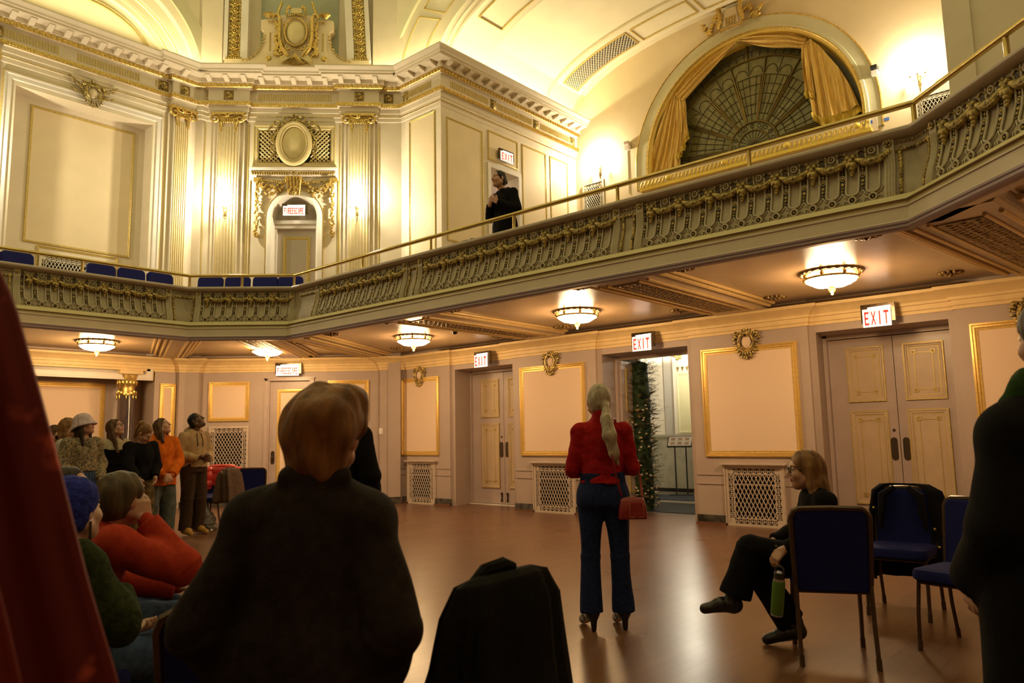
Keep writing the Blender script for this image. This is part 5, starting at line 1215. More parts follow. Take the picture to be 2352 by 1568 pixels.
mb = MB(); mb.box(-9.6, -5.0, 13.55, 14.6, .0, .012); tag(mb.build('floor_mat', M['mat_blue'], origin=(-7, 14, 0)), 'blue runner across the corridor floor near its far wall', 'mat')
light('hall_light', (-7.6, 14.3, 3.2), 700, (1.0, .90, .70), .25); light('hall_light', (-5.2, 14.2, 3.2), 260, (1.0, .90, .70), .25)
light('lobby_light', (-12.2, 12.2, 7.4), 14, (1.0, .82, .62), .15)
M['lobby_tube'] = mat('lit_lobby_panel', (1, 1, 1), .4, emit=(1, .93, .85), estr=6)
mb = MB(); mb.box(-13.08, -13.05, 11.9, 12.5, 6.6, 7.0); tag(mb.build('lobby_light_panel', M['lobby_tube'], origin=(-13.06, 12.2, 6.8)), 'bright white light glimpsed through the small gallery door', 'light')
# sign on stand
t = thing('sign_stand', (-8.0, 14.9, 0), 'tilted notice board on two thin black legs beyond the open doorway', 'sign stand')
sx, sy = -8.08, 14.7
mb = MB(); fr_ = frS((sx, sy, 0), (.95, .31), (.31, -.95))
mb = MB(fr_); mb.add([(-.27, 1.05, .12), (.27, 1.05, .12), (.27, 1.27, -.12), (-.27, 1.27, -.12), (-.27, 1.03, .11), (.27, 1.03, .11), (.27, 1.25, -.13), (-.27, 1.25, -.13)], [(0,1,2,3),(4,5,6,7),(0,1,5,4),(1,2,6,5),(2,3,7,6),(3,0,4,7)]); mb.build('board', M['plastic_black'], t)
def tp(u, s, e=.004): return (u, 1.05+.22*s+e, .12-.24*s+e)
mb = MB(fr_); mb.add([tp(-.25, .06), tp(.25, .06), tp(.25, .94), tp(-.25, .94)], [(0, 1, 2, 3)]); mb.build('sheet', M['plastic_white'], t)
M['print'] = mat('printed_pictures', (.55, .30, .22), .6, noise_s=25, amt=.4, col2=(.2, .25, .22))
mb = MB(fr_)
for i in range(3):
    for j in range(2): u = -.15+.15*i; s = .16+.40*j; mb.add([tp(u-.045, s, .007), tp(u+.045, s, .007), tp(u+.045, s+.26, .007), tp(u-.045, s+.26, .007)], [(0, 1, 2, 3)])
mb.build('printed_picture', M['print'], t)
mb = MB(fr_)
for u in (-.12, .12): mb.box(u-.014, u+.014, .03, 1.14, -.014, .014)
mb.box(-.24, .24, .0, .03, -.2, .2); mb.box(-.24, -.22, .0, .03, -.2, .2); mb.build('leg', M['plastic_black'], t)
# festive greenery standing in the doorway
M['fir'] = mat('dark_fir_needles', (.035, .075, .018), .7, noise_s=9, amt=.25, col2=(.015, .03, .01)); M['fir2'] = mat('brown_fern', (.10, .06, .025), .7, noise_s=9, amt=.2); M['goldleaf'] = mat('gilded_leaves', (.62, .48, .22), .4, .45, noise_s=20, amt=.2); M['cream_flower'] = mat('cream_blossom', (.72, .58, .42), .6)
GX, GY = -7.10, 11.55
t = thing('greenery_column', (GX, GY, 0), 'tall festive column of fir, gilded leaves and cream flowers in the open doorway', 'greenery')
rnd = random.Random(21)
def sprays(mt, name, n, L0, L1, wd, zr=(0.1, 2.6), R=.16, up=.2, leaf=False):
    mb = MB()
    for i in range(n):
        z = rnd.uniform(*zr); a = rnd.uniform(0, 2*PI); r = rnd.uniform(.02, R); x, y = GX+r*math.cos(a), GY+r*math.sin(a)
        d = Vector((math.cos(a), math.sin(a), rnd.uniform(-.5, .6)+up)).normalized(); L = rnd.uniform(L0, L1); p0 = Vector((x, y, z)); side = d.cross(Vector((0, 0, 1))).normalized(); nn = side.cross(d)
        if leaf:
            m = p0+d*L*.5; mb.add([tuple(p0), tuple(m+side*wd+nn*.01), tuple(p0+d*L), tuple(m-side*wd+nn*.01), tuple(m-nn*.012)], [(0, 1, 4), (1, 2, 4), (2, 3, 4), (3, 0, 4)])
        else:
            for k in range(9):
                q = p0+d*L*k/9
                for sg in (-1, 1):
                    e = q+d*L*.16+side*sg*wd*(1-.6*k/9)+nn*rnd.uniform(-.02, .02); mb.add([tuple(q), tuple(q+d*.012), tuple(e)], [(0, 1, 2)])
            mb.add([tuple(p0), tuple(p0+side*.006), tuple(p0+d*L)], [(0, 1, 2)])
    return mb.build(name, mt, t)
core = MB(); core.lathe([(.001, 0), (.16, 0), (.19, .3), (.16, 1), (.17, 2), (.14, 2.6), (.001, 2.65)], 12, (GX, GY)); core.build('core', M['fir'], t, smooth=True)
tag(sprays(M['fir'], 'fir_foliage', 1100, .14, .28, .06), kind='stuff'); tag(sprays(M['fir2'], 'fern_frond', 45, .3, .42, .07), kind='stuff')
tag(sprays(M['goldleaf'], 'gilded_leaves', 110, .13, .22, .055, (.1, 2.2), .2, .0, True), kind='stuff')
mb = MB()
for i in range(120):
    z = rnd.choice([rnd.uniform(.1, .45), rnd.uniform(.5, 1.5), rnd.uniform(1.2, 1.9)]); a = rnd.uniform(0, 2*PI); r = rnd.uniform(.17, .26); mb.ell((GX+r*math.cos(a), GY+r*math.sin(a), z), (.024, .024, .018), 5, 4)
tag(mb.build('blossoms', M['cream_flower'], t, smooth=True), kind='stuff')
# ---------------------------------------------------------------- chairs, coats and small things
M['chair_wood'] = mat('dark_chair_frame', (.085, .045, .022), .35, .35, noise_s=20, amt=.15)
M['chrome'] = mat('scuffed_chrome_leg', (.55, .52, .50), .3, .9)
M['coat_black'] = mat('black_wool', (.008, .007, .006), .9, noise_s=60, amt=.2, bump=.2, bscale=200, spec=.12)
M['coat_navy'] = mat('dark_navy_wool', (.011, .009, .014), .9, noise_s=60, amt=.2, bump=.2, bscale=200, spec=.12)
M['coat_brown'] = mat('brown_coat_cloth', (.085, .042, .022), .85, noise_s=30, amt=.2, bump=.3, bscale=30)
M['puffer'] = mat('red_puffer_nylon', (.62, .035, .025), .38, noise_s=12, amt=.1, bump=.25, bscale=25)
def local(mb, name, mt, root, smooth=False, bevel=0):
    me = mb.build(name, mt, data_only=True, smooth=bool(smooth))
    o = inst(name, me, root, Matrix.Identity(4))
    if smooth and smooth != 'all':
        try: me.set_sharp_from_angle(angle=D_(42))
        except Exception: pass
    if bevel: b = o.modifiers.new('bevel', 'BEVEL'); b.width = bevel; b.segments = 3; b.limit_method = 'ANGLE'
    return o
def root_at(name, x, y, head, label, cat, group=None, z=0):
    o = empty(name, (x, y, z), label, cat, group); o.rotation_euler = (0, 0, D_(head)); return o
def rrect(hx, hy, r, n=5):
    out = []
    for cx_, cy_, a0 in ((hx-r, hy-r, 0), (-hx+r, hy-r, 90), (-hx+r, -hy+r, 180), (hx-r, -hy+r, 270)):
        for i in range(n+1): a = D_(a0+90*i/n); out.append((cx_+r*math.cos(a), cy_+r*math.sin(a)))
    return out
BK = lambda z: -.205-.16*max(0, z-.45)      # x of the back at height z (forward is +x, left is +y)
def build_chair(root):
    mb = MB(); k = len(rrect(.21, .22, .06)); P = []
    for z, s in ((.415, .92), (.43, 1.0), (.465, 1.0), (.485, .96), (.495, .80)): P.append([(x*s+.01, y*s, z) for x, y in rrect(.215, .22, .06)]+[(rrect(.215, .22, .06)[0][0]*s+.01, rrect(.215, .22, .06)[0][1]*s, z)])
    mb.grid(P); mb.add([(x*.8+.01, y*.8, .495) for x, y in rrect(.215, .22, .06)], [tuple(range(k))]); mb.add([(x*.92+.01, y*.92, .415) for x, y in rrect(.215, .22, .06)], [tuple(range(k))])
    local(mb, 'seat', M['navy'], root, True)
    mb = MB(); O = rrect(.200, .238, .03); c = .645
    mb.add([(BK(c+v)+.03, u, c+v) for u, v in O]+[(BK(c+v)-.012, u, c+v) for u, v in O], [tuple(range(len(O))), tuple(range(len(O), 2*len(O)))]+[(i, (i+1) % len(O), len(O)+(i+1) % len(O), len(O)+i) for i in range(len(O))])
    local(mb, 'backrest', M['navy'], root, bevel=.012)
    mb = MB(); top = [(-.205, .45), (-.213, .70), (-.215, .84), (-.20, .875), (-.17, .89), (0, .895), (.17, .89), (.20, .875), (.215, .84), (.213, .70), (.205, .45)]
    mb.tube([(BK(z), y, z) for y, z in top], .017, 6); mb.tube([(BK(.46), -.2, .46), (BK(.46), .2, .46)], .013, 6); local(mb, 'back_frame', M['chair_wood'], root, True)
    for s in (-1, 1):
        mb = MB(); mb.tube([(BK(.46), s*.205, .46), (-.235, s*.205, .22), (-.275, s*.205, .05)], .013, 6); mb.tube([(-.2745, s*.205, .06), (-.283, s*.205, 0)], .016, 8); local(mb, 'leg', M['chrome'] if False else M['chair_wood'], root, True)
        mb = MB(); mb.tube([(.16, s*.195, .42), (.185, s*.20, .22), (.195, s*.20, .05)], .013, 6); mb.tube([(.194, s*.20, .06), (.197, s*.20, 0)], .016, 8); local(mb, 'leg', M['chair_wood'], root, True)
    mb = MB(); mb.tube([(.17, -.19, .405), (.17, .19, .405), (-.19, .2, .405), (-.19, -.2, .405)], .012, 6, closed=True); local(mb, 'seat_frame', M['chair_wood'], root, True)
    return root
PROTO = None
def chair(x, y, head, label, group=None):
    global PROTO
    r = root_at('banquet_chair', x, y, head, label, 'chair', group)
    if PROTO is None: PROTO = build_chair(r); return r
    for c in PROTO.children:
        o = c.copy(); COL.objects.link(o); o.parent = r; o.matrix_parent_inverse = Matrix.Identity(4)
    return r
ch = chair(-1.67, 4.80, 116, 'navy chair with dark wood frame that the seated woman with glasses sits on')
chair(-1.60, 6.15, 272, 'navy chair by the nearest double door with a dark coat over its back')
chair(-1.04, 5.34, 255, 'navy chair half hidden behind the dark figure at the right edge')
chair(-1.73, 1.58, 184, 'chair completely draped by the black coat in the foreground')
chair(-2.12, 1.27, 131, 'dark chair back showing beside the elbow of the auburn haired person')
chair(-11.93, 6.14, 320, 'navy chair holding the red puffer jacket, near the tall corner grille')
chair(-11.41, 5.80, 210, 'navy chair turned left, with a brown coat on its back')
chair(-11.70, 6.62, 150, 'navy chair behind the brown coat, beside the fire escape door')
# coats hung on chair backs: closed loops growing downwards
def coat(root, levels, mt, nfold=7, amp=.02, gap=None, name='coat', seed=1, nu=64, th=.012, part='cloth'):
    rnd = random.Random(seed); ph = [rnd.uniform(0, 6) for _ in range(3)]
    P = []
    zs = []; 
    for i in range(len(levels)-1):
        for j in range(5): zs.append((i, j/5))
    zs.append((len(levels)-2, 1.0))
    tot = len(zs)-1
    for q, (i, f) in enumerate(zs):
        a, b = levels[i], levels[i+1]; z, cx_, cy_, hx, hy = [a[k]+(b[k]-a[k])*f for k in range(5)]
        row = []; t0, t1 = (0, 2*PI) if not gap else (D_(gap), 2*PI-D_(gap))
        for k in range(nu+1):
            t = t0+(t1-t0)*k/nu; s = q/tot
            w_ = 1+(amp*s*(math.sin(nfold*t+ph[0]+1.5*s)+.6*math.sin(nfold*1.7*t+ph[1])))/max(.08, min(hx, hy))
            c, s_ = math.cos(t), math.sin(t); e = .7
            row.append((cx_+hx*w_*math.copysign(abs(c)**e, c), cy_+hy*w_*math.copysign(abs(s_)**e, s_), z))
        P.append(row)
    mb = MB(); mb.grid(P)
    if not gap: mb.add(P[0][:-1], [tuple(range(nu))])
    o = local(mb, part, mt, root, 'all')
    m = o.modifiers.new('thickness', 'SOLIDIFY'); m.thickness = th
    return o
r = root_at('coat', -1.73, 1.58, 184, 'black coat spread over a chair back in the foreground', 'coat')
coat(r, [(.97, -.275, 0, .012, .14), (.955, -.275, 0, .035, .195), (.88, -.27, 0, .055, .235), (.72, -.25, 0, .08, .25), (.6, -.24, 0, .11, .26), (.3, -.2, 0, .17, .29), (.12, -.19, 0, .18, .30)], M['coat_black'], 7, .022, seed=4)
mb = MB(); mb.tube([(-.25, .10, .955), (-.25, .05, .978), (-.26, -.02, .985), (-.27, -.06, .975)], [.012, .02, .022, .012], 8); local(mb, 'collar', M['coat_black'], r, True)
r = root_at('coat', -1.60, 6.15, 272, 'dark coat with small gold buttons hanging open over the chair by the nearest door', 'coat')
coat(r, [(.925, -.275, .0, .02, .12), (.92, -.275, .0, .045, .17), (.87, -.27, .0, .07, .235), (.70, -.265, .0, .095, .265), (.50, -.27, .0, .11, .275), (.32, -.28, .01, .13, .29), (.20, -.28, .01, .13, .29)], M['coat_navy'], 5, .02, gap=38, seed=6)
for s in (-1, 1): mb = MB(); mb.tube([(-.20, s*.05, .90), (-.165, s*.13, .84), (-.15, s*.14, .72), (-.15, s*.16, .58)], [.02, .035, .03, .012], 6); local(mb, 'lapel', M['coat_navy'], r, True)
for y, z in ((.21, .60), (.23, .47), (-.2, .74)): mb = MB(); mb.ell((-.165, y, z), .011, 8, 6); local(mb, 'button', M['gold'], r, True)
r = root_at('coat', -11.41, 5.80, 210, 'brown coat hanging on the back of the navy chair turned left', 'coat')
coat(r, [(.93, -.28, .0, .02, .12), (.92, -.28, .0, .05, .17), (.84, -.28, .0, .09, .235), (.62, -.29, .0, .13, .26), (.42, -.30, .01, .15, .27)], M['coat_brown'], 5, .025, seed=8)
r = root_at('puffer_jacket', -11.93, 6.14, 320, 'bright red puffer jacket hung over a chair behind the man in the beige hoodie', 'jacket')
def puff(levels, cx_, cy_, nm, seed, q=4):
    mb = MB(); P = []; n = 28; N = 36
    for i in range(N+1):
        s = i/N; x = s*(len(levels)-1); k = min(int(x), len(levels)-2); f = x-k; z, hx, hy = [levels[k][j]+(levels[k+1][j]-levels[k][j])*f for j in range(3)]
        b = .018*abs(math.sin(PI*q*s))
        P.append([(cx_+(hx+b+.008*math.sin(5*a+seed+9*s))*math.cos(a), cy_+(hy+b+.008*math.sin(4*a+seed))*math.sin(a), z) for a in [2*PI*j/n for j in range(n+1)]])
    mb.grid(P); mb.add(P[0][:-1], [tuple(range(n))]); mb.add(P[-1][:-1], [tuple(range(n))]); return local(mb, nm, M['puffer'], r, 'all')
puff([(.96, .03, .14), (.93, .07, .22), (.80, .10, .25), (.66, .10, .24), (.60, .08, .20)], -.27, 0, 'body', 1, 4)
puff([(.92, .04, .05), (.86, .07, .08), (.70, .075, .08), (.55, .07, .075), (.42, .06, .065), (.40, .03, .03)], -.24, .24, 'sleeve', 2, 5)
puff([(.92, .04, .05), (.86, .07, .08), (.70, .075, .08), (.58, .07, .075), (.54, .03, .03)], -.22, -.22, 'sleeve', 3, 4)
r = empty('plastic_bag', (-11.25, 5.62, 0), 'crumpled clear plastic bag on the floor under the navy chair turned left', 'bag')
M['clear_plastic'] = mat('clear_crumpled_plastic', (.30, .28, .26), .12, trans=.6, bump=.8, bscale=9)
mb = MB(); rnd = random.Random(2); P = []
for i in range(13): z = .001+.34*i/12; R_b = (.13, .15, .15, .14, .14, .13, .12, .11, .10, .08, .06, .04, .02)[i]; P.append([(R_b*(1+rnd.uniform(-.25, .25))*math.cos(a), R_b*(1+rnd.uniform(-.25, .25))*math.sin(a), z) for a in [2*PI*j/16 for j in range(16)]]); P[-1].append(P[-1][0])
mb.grid(P); mb.add(P[0][:-1], [tuple(range(16))]); local(mb, 'bag_film', M['clear_plastic'], r)
# blue balcony seats
M['seat_blue'] = mat('royal_navy_seat_velvet', (.018, .022, .19), .8, noise_s=150, amt=.2, bump=.1, bscale=300, spec=.2)
def build_seat(root):
    O = rrect(.22, .27, .07); c = .59; fx = lambda v: -.20-.12*(v+.27)
    mb = MB(); n = len(O); mb.add([(fx(v)+.05, u, c+v) for u, v in O]+[(fx(v)-.03, u, c+v) for u, v in O], [tuple(range(n)), tuple(range(n, 2*n))]+[(i, (i+1) % n, n+(i+1) % n, n+i) for i in range(n)]); local(mb, 'backrest', M['seat_blue'], root, bevel=.025)
    mb = MB(); O2 = rrect(.22, .21, .05); n = len(O2); mb.add([(u+.02, v, .40) for u, v in O2]+[(u+.02, v, .48) for u, v in O2], [tuple(range(n)), tuple(range(n, 2*n))]+[(i, (i+1) % n, n+(i+1) % n, n+i) for i in range(n)]); local(mb, 'seat', M['seat_blue'], root, bevel=.02)
    for s in (-1, 1):
        for x in (-.17, .2): mb = MB(); mb.tube([(x, s*.2, 0), (x, s*.2, .41)], .013, 6); local(mb, 'leg', M['chair_wood'], root, True)
SP = None; SG = 'blue seats in a row along the balcony rail'
def bseat(x, y, head, label):
    global SP
    r = root_at('balcony_seat', x, y, head, label, 'seat', None, 3.38)
    if SP is None: SP = r; build_seat(r); return
    for c in SP.children: o = c.copy(); COL.objects.link(o); o.parent = r; o.matrix_parent_inverse = Matrix.Identity(4)
for i, (s, lab) in enumerate(((-4.46, 'blue balcony seat beside the bend of the rail, first of the corner four'), (-3.99, 'second blue seat of the corner row, left of the middle rail post'), (-3.51, 'third blue seat of the corner row, just left of the upper door knob'), (-3.07, 'fourth blue seat of the corner row, below the upper fire escape door'))): x, y = spt(s, 16.05-12.95); bseat(x, y, -45, lab)
bseat(-10.72, 7.62, -80, 'blue balcony seat past the right bend of the corner rail')
for y, lab in ((2.87, 'blue balcony seat cut by the left edge of the view'), (3.30, 'blue balcony seat left of the pale grille'), (4.48, 'blue balcony seat right of the pale grille'), (4.95, 'middle blue seat between the pale grille and the rail bend'), (5.42, 'blue balcony seat just left of the rail bend')): bseat(-12.55, y, 0, lab)
# dark bag lying on the gallery behind the parapet
r = empty('black_bag', (-6.85, 7.0, 3.85), 'black bag lying on the balcony parapet left of the singer', 'bag')
mb = MB(); mb.fr = lambda x, y, z: (x, y, z)
mb.ell((-.05, .0, .035), (.20, .11, .05), 12, 8, .1); mb.ell((.18, .02, .03), (.22, .10, .035), 12, 8, -.1); local(mb, 'body', M['coat_black'], r, True)
mb = MB(); mb.tube([(-.12, 0, .07), (-.02, .02, .10), (.1, .03, .085)], .01, 6); local(mb, 'strap', M['coat_black'], r, True); r.location = (-6.70, 6.86, 3.85)
# red flowered drape at the near left
M['red_floral'] = mat('dark_red_floral_silk', (.16, .008, .006), .55, noise_s=1)
nt = M['red_floral'].node_tree; ramp = [n for n in nt.nodes if n.type == 'VALTORGB'][0]; nz = [n for n in nt.nodes if n.type == 'TEX_NOISE'][0]
nz.inputs['Scale'].default_value = 11; nz.inputs['Detail'].default_value = 3; ramp.color_ramp.elements[0].position = .60; ramp.color_ramp.elements[1].position = .68
ramp.color_ramp.elements[0].color = (.15, .008, .007, 1); ramp.color_ramp.elements[1].color = (.50, .08, .05, 1)
r = empty('curtain', (-1.25, .3, 0), 'dark red flowered drape hanging in soft folds at the near left edge', 'curtain')
def red(edge, x0, name, amp, seed):
    mb = MB(); A = []
    for i, (x, y, z) in enumerate(edge):
        row = []
        for k in range(41):
            s = k/40; px, py = x0[0]+(x-x0[0])*s, x0[1]+(y-x0[1])*s; wv = amp*math.sin(2*PI*3.2*s+seed+.5*z)+amp*.4*math.sin(2*PI*7*s+1.3+seed)
            row.append((px+(-.655)*wv+1.25, py+.745*wv-.3, z))
        A.append(row)
    mb.grid(A); o = local(mb, name, M['red_floral'], r, 'all'); m = o.modifiers.new('thickness', 'SOLIDIFY'); m.thickness = .006; return o
def smooth_edge(pts, n=30):
    out = []
    for i in range(n+1):
        x = i/n*(len(pts)-1); k = min(int(x), len(pts)-2); f = x-k; f = f if k in (0, len(pts)-2) else f; out.append(tuple(pts[k][j]+(pts[k+1][j]-pts[k][j])*f for j in range(3)))
    return out
EDGE = [(-1.24, .19, 2.1), (-1.185, .255, 1.62), (-1.166, .285, 1.544), (-1.152, .318, 1.421), (-1.143, .341, 1.333), (-1.128, .381, 1.169), (-1.111, .42, 1.03), (-1.098, .454, .894), (-1.06, .56, .45), (-1.04, .62, .02)]
red(smooth_edge(EDGE), (-1.50, .02), 'main_fall', .022, .4)
red(smooth_edge([(-1.20, .14, 1.9), (-1.13, .215, 1.5), (-1.075, .245, 1.305), (-1.055, .285, 1.15), (-1.045, .315, 1.02), (-1.02, .40, .55), (-1.0, .45, .02)]), (-1.36, -.05), 'front_fold', .014, 1.9)
mb = MB(); mb.tube([(-.32, -.42, 2.12), (.06, -.08, 2.12)], .015, 8); mb.tube([(-.32, -.42, 0), (-.32, -.42, 2.14)], .015, 8); mb.tube([(-.25, -.30, 2.1), (.02, -.10, 2.1)], .02, 6); local(mb, 'rail', M['chrome'], r, True)
# green bottle
M['bottle_green'] = mat('green_powder_coat', (.07, .15, .012), .4); 
r = empty('water_bottle', (-1.803, 4.345, .40), 'green steel water bottle dangling from the seated woman\'s hand', 'bottle'); r.rotation_euler = (D_(4), D_(9), 0)
mb = MB(); mb.lathe([(.001, -.105), (.034, -.103), (.036, -.09), (.036, .075), (.033, .09), (.001, .09)], 20); local(mb, 'body', M['bottle_green'], r, True)
mb = MB(); mb.lathe([(.001, -.112), (.033, -.112), (.034, -.100), (.001, -.10)], 20); local(mb, 'base_ring', M['chrome'], r, True)
mb = MB(); mb.lathe([(.001, .088), (.032, .088), (.031, .105), (.001, .105)], 20); local(mb, 'steel_collar', M['chrome'], r, True)
mb = MB(); mb.lathe([(.001, .104), (.030, .104), (.030, .138), (.026, .142), (.001, .142)], 16); mb.tube([(-.022, 0, .135), (-.022, 0, .165), (0, 0, .178), (.022, 0, .165), (.022, 0, .135)], .007, 6); local(mb, 'cap', M['plastic_black'], r, True)
# red handbag
M['red_leather'] = mat('red_leather', (.28, .018, .018), .38, noise_s=40, amt=.12, bump=.15, bscale=120, coat=.2); M['stitch'] = mat('tan_piping', (.50, .20, .10), .5)
r = root_at('handbag', -2.86, 4.49, 41, 'small red leather handbag hanging at the ponytailed woman\'s hip', 'bag', z=.84)
BS = .76
def sc(mb): mb.v = [(x*BS, y*BS, z*BS) for x, y, z in mb.v]; return mb
mb = MB(); P = []
for z, s, d in ((-.10, 1.0, 1.0), (-.095, 1.04, 1.06), (0, 1.0, 1.0), (.06, .9, .8), (.085, .82, .5), (.09, .78, .15)): P.append([(x*s, y*d, z) for x, y in rrect(.125, .05, .03)]); P[-1].append(P[-1][0])
mb.grid(P); mb.add(P[0][:-1], [tuple(range(len(P[0])-1))]); mb.add(P[-1][:-1], [tuple(range(len(P[0])-1))]); local(sc(mb), 'body', M['red_leather'], r, True)
mb = MB(); P = []
for z, s in ((-.085, 1), (0, 1), (.045, .9)): P.append([(x*s*.62+.03, -.055-.018*(1-abs(x)/.1)*1, z) for x in (-.1, -.07, 0, .07, .1)])
mb.grid(P); local(sc(mb), 'front_pocket', M['red_leather'], r, True)
mb = MB(); mb.tube([(-.03, -.062, .045), (-.035, -.066, -.08), (.095, -.066, -.08), (.085, -.062, .045)], .003, 5); mb.tube([(-.11, 0, .082), (0, 0, .097), (.11, 0, .082)], .004, 5); local(sc(mb), 'piping', M['stitch'], r, True)
mb = MB(); 
for u in (-.10, .10): mb.tube([(u+.012*math.cos(q), 0, .095+.014*math.sin(q)) for q in [2*PI*i/10 for i in range(10)]], .003, 5, closed=True)
local(sc(mb), 'ring', M['chrome'], r, True)
def strap_pts(pts): return [tuple(Matrix.Rotation(-D_(41), 3, 'Z') @ (Vector(p)-Vector((-2.86, 4.49, .84)))) for p in pts]
STRAP = [(-2.915, 4.445, .915), (-2.90, 4.36, 1.06), (-2.905, 4.335, 1.18), (-2.925, 4.345, 1.30), (-2.945, 4.375, 1.40), (-2.955, 4.43, 1.455), (-2.985, 4.49, 1.455), (-2.99, 4.56, 1.38), (-2.95, 4.63, 1.20), (-2.87, 4.62, 1.05), (-2.805, 4.535, .915)]
STRAP_OBJ = (r, STRAP)
# ---------------------------------------------------------------- people: smooth distance-field bodies turned into meshes
V3 = lambda *a: np.array(a, dtype=np.float64)
def unit(v): v = np.asarray(v, float); return v/max(1e-9, np.linalg.norm(v))
def cone(a, b, ra, rb, k=.02): return ('cone', np.asarray(a, float), np.asarray(b, float), ra, rb, k)
def ell(c, r, R=None, k=.02): return ('ell', np.asarray(c, float), np.asarray(r, float), np.eye(3) if R is None else R, k)
def ecn(a, b, ra, rb, fwd, k=.03): return ('ecn', np.asarray(a, float), np.asarray(b, float), ra, rb, np.asarray(fwd, float), k)   # elliptical cone, ra = (side, depth)
def sub(p): return ('sub', p)
def clip(n, c): return ('clip', unit(n), c)                    # keep n.p < c
def chain(pts, rs, k=.02): return [cone(pts[i], pts[i+1], rs[i], rs[i+1], k) for i in range(len(pts)-1)]
def loft(ctr, fwd, rad, k=.02):   # ctr: centre points bottom to top, rad: (side, depth) at each
    ctr = [np.asarray(c, float) for c in ctr]; a, b = ctr[0], ctr[-1]; ax = unit(b-a); f = unit(fwd-ax*(np.asarray(fwd)@ax)); sd = np.cross(f, ax)
    N = 40; h0 = np.array([(c-a)@ax for c in ctr]); hh = np.linspace(0, h0[-1], N)
    def sm(v):   # smoothed interpolation
        y = np.interp(hh, h0, v)
        for _ in range(14): y[1:-1] = .25*y[:-2]+.5*y[1:-1]+.25*y[2:]
        return y
    return ('loft', a, b, ax, f, sd, hh, sm([(c-a)@sd for c in ctr]), sm([(c-a)@f for c in ctr]), sm([r[0] for r in rad]), sm([r[1] for r in rad]), k)
def bounds(p):
    if p[0] == 'loft': r = max(p[9].max(), p[10].max())+np.abs(p[7]).max()+np.abs(p[8]).max(); return np.minimum(p[1], p[2])-r, np.maximum(p[1], p[2])+r
    if p[0] == 'cone': r = max(p[3], p[4]); return np.minimum(p[1], p[2])-r, np.maximum(p[1], p[2])+r
    if p[0] == 'ell': r = np.sqrt(((p[3]*p[2])**2).sum(1)); return p[1]-r, p[1]+r
    if p[0] == 'ecn': r = max(max(p[3]), max(p[4])); return np.minimum(p[1], p[2])-r, np.maximum(p[1], p[2])+r
def dist(p, X, Y, Z):
    if p[0] == 'loft':
        a, b, ax, f, sd, hh, cx, cy, rx, ry = p[1:11]; x, y, z = X-a[0], Y-a[1], Z-a[2]
        h = x*ax[0]+y*ax[1]+z*ax[2]; u = x*sd[0]+y*sd[1]+z*sd[2]-np.interp(h, hh, cx); v = x*f[0]+y*f[1]+z*f[2]-np.interp(h, hh, cy)
        RX, RY = np.interp(h, hh, rx), np.interp(h, hh, ry); q = np.sqrt((u/RX)**2+(v/RY)**2)
        return np.maximum((q-1)*np.minimum(RX, RY), np.maximum(-h, h-hh[-1]))
    if p[0] == 'cone':
        a, b, ra, rb = p[1:5]; ab = b-a; L2 = max(1e-9, ab@ab)
        x, y, z = X-a[0], Y-a[1], Z-a[2]; t = np.clip((x*ab[0]+y*ab[1]+z*ab[2])/L2, 0, 1)
        return np.sqrt((x-t*ab[0])**2+(y-t*ab[1])**2+(z-t*ab[2])**2)-(ra+(rb-ra)*t)
    if p[0] == 'ell':
        c, r, R = p[1:4]; x, y, z = X-c[0], Y-c[1], Z-c[2]
        u = x*R[0, 0]+y*R[1, 0]+z*R[2, 0]; v = x*R[0, 1]+y*R[1, 1]+z*R[2, 1]; w = x*R[0, 2]+y*R[1, 2]+z*R[2, 2]
        k0 = np.sqrt((u/r[0])**2+(v/r[1])**2+(w/r[2])**2)+1e-9; k1 = np.sqrt((u/r[0]**2)**2+(v/r[1]**2)**2+(w/r[2]**2)**2)+1e-9
        return k0*(k0-1)/k1
    a, b, ra, rb, fw = p[1:6]; ab = b-a; L = np.linalg.norm(ab); ax = ab/L; f = unit(fw-ax*(fw@ax)); s = np.cross(f, ax)
    x, y, z = X-a[0], Y-a[1], Z-a[2]; h = x*ax[0]+y*ax[1]+z*ax[2]; t = np.clip(h/L, 0, 1)
    rx, ry = ra[0]+(rb[0]-ra[0])*t, ra[1]+(rb[1]-ra[1])*t
    q = np.sqrt(((x*s[0]+y*s[1]+z*s[2])/rx)**2+((x*f[0]+y*f[1]+z*f[2])/ry)**2)
    return np.maximum((q-1)*np.minimum(rx, ry), np.maximum(-h, h-L))
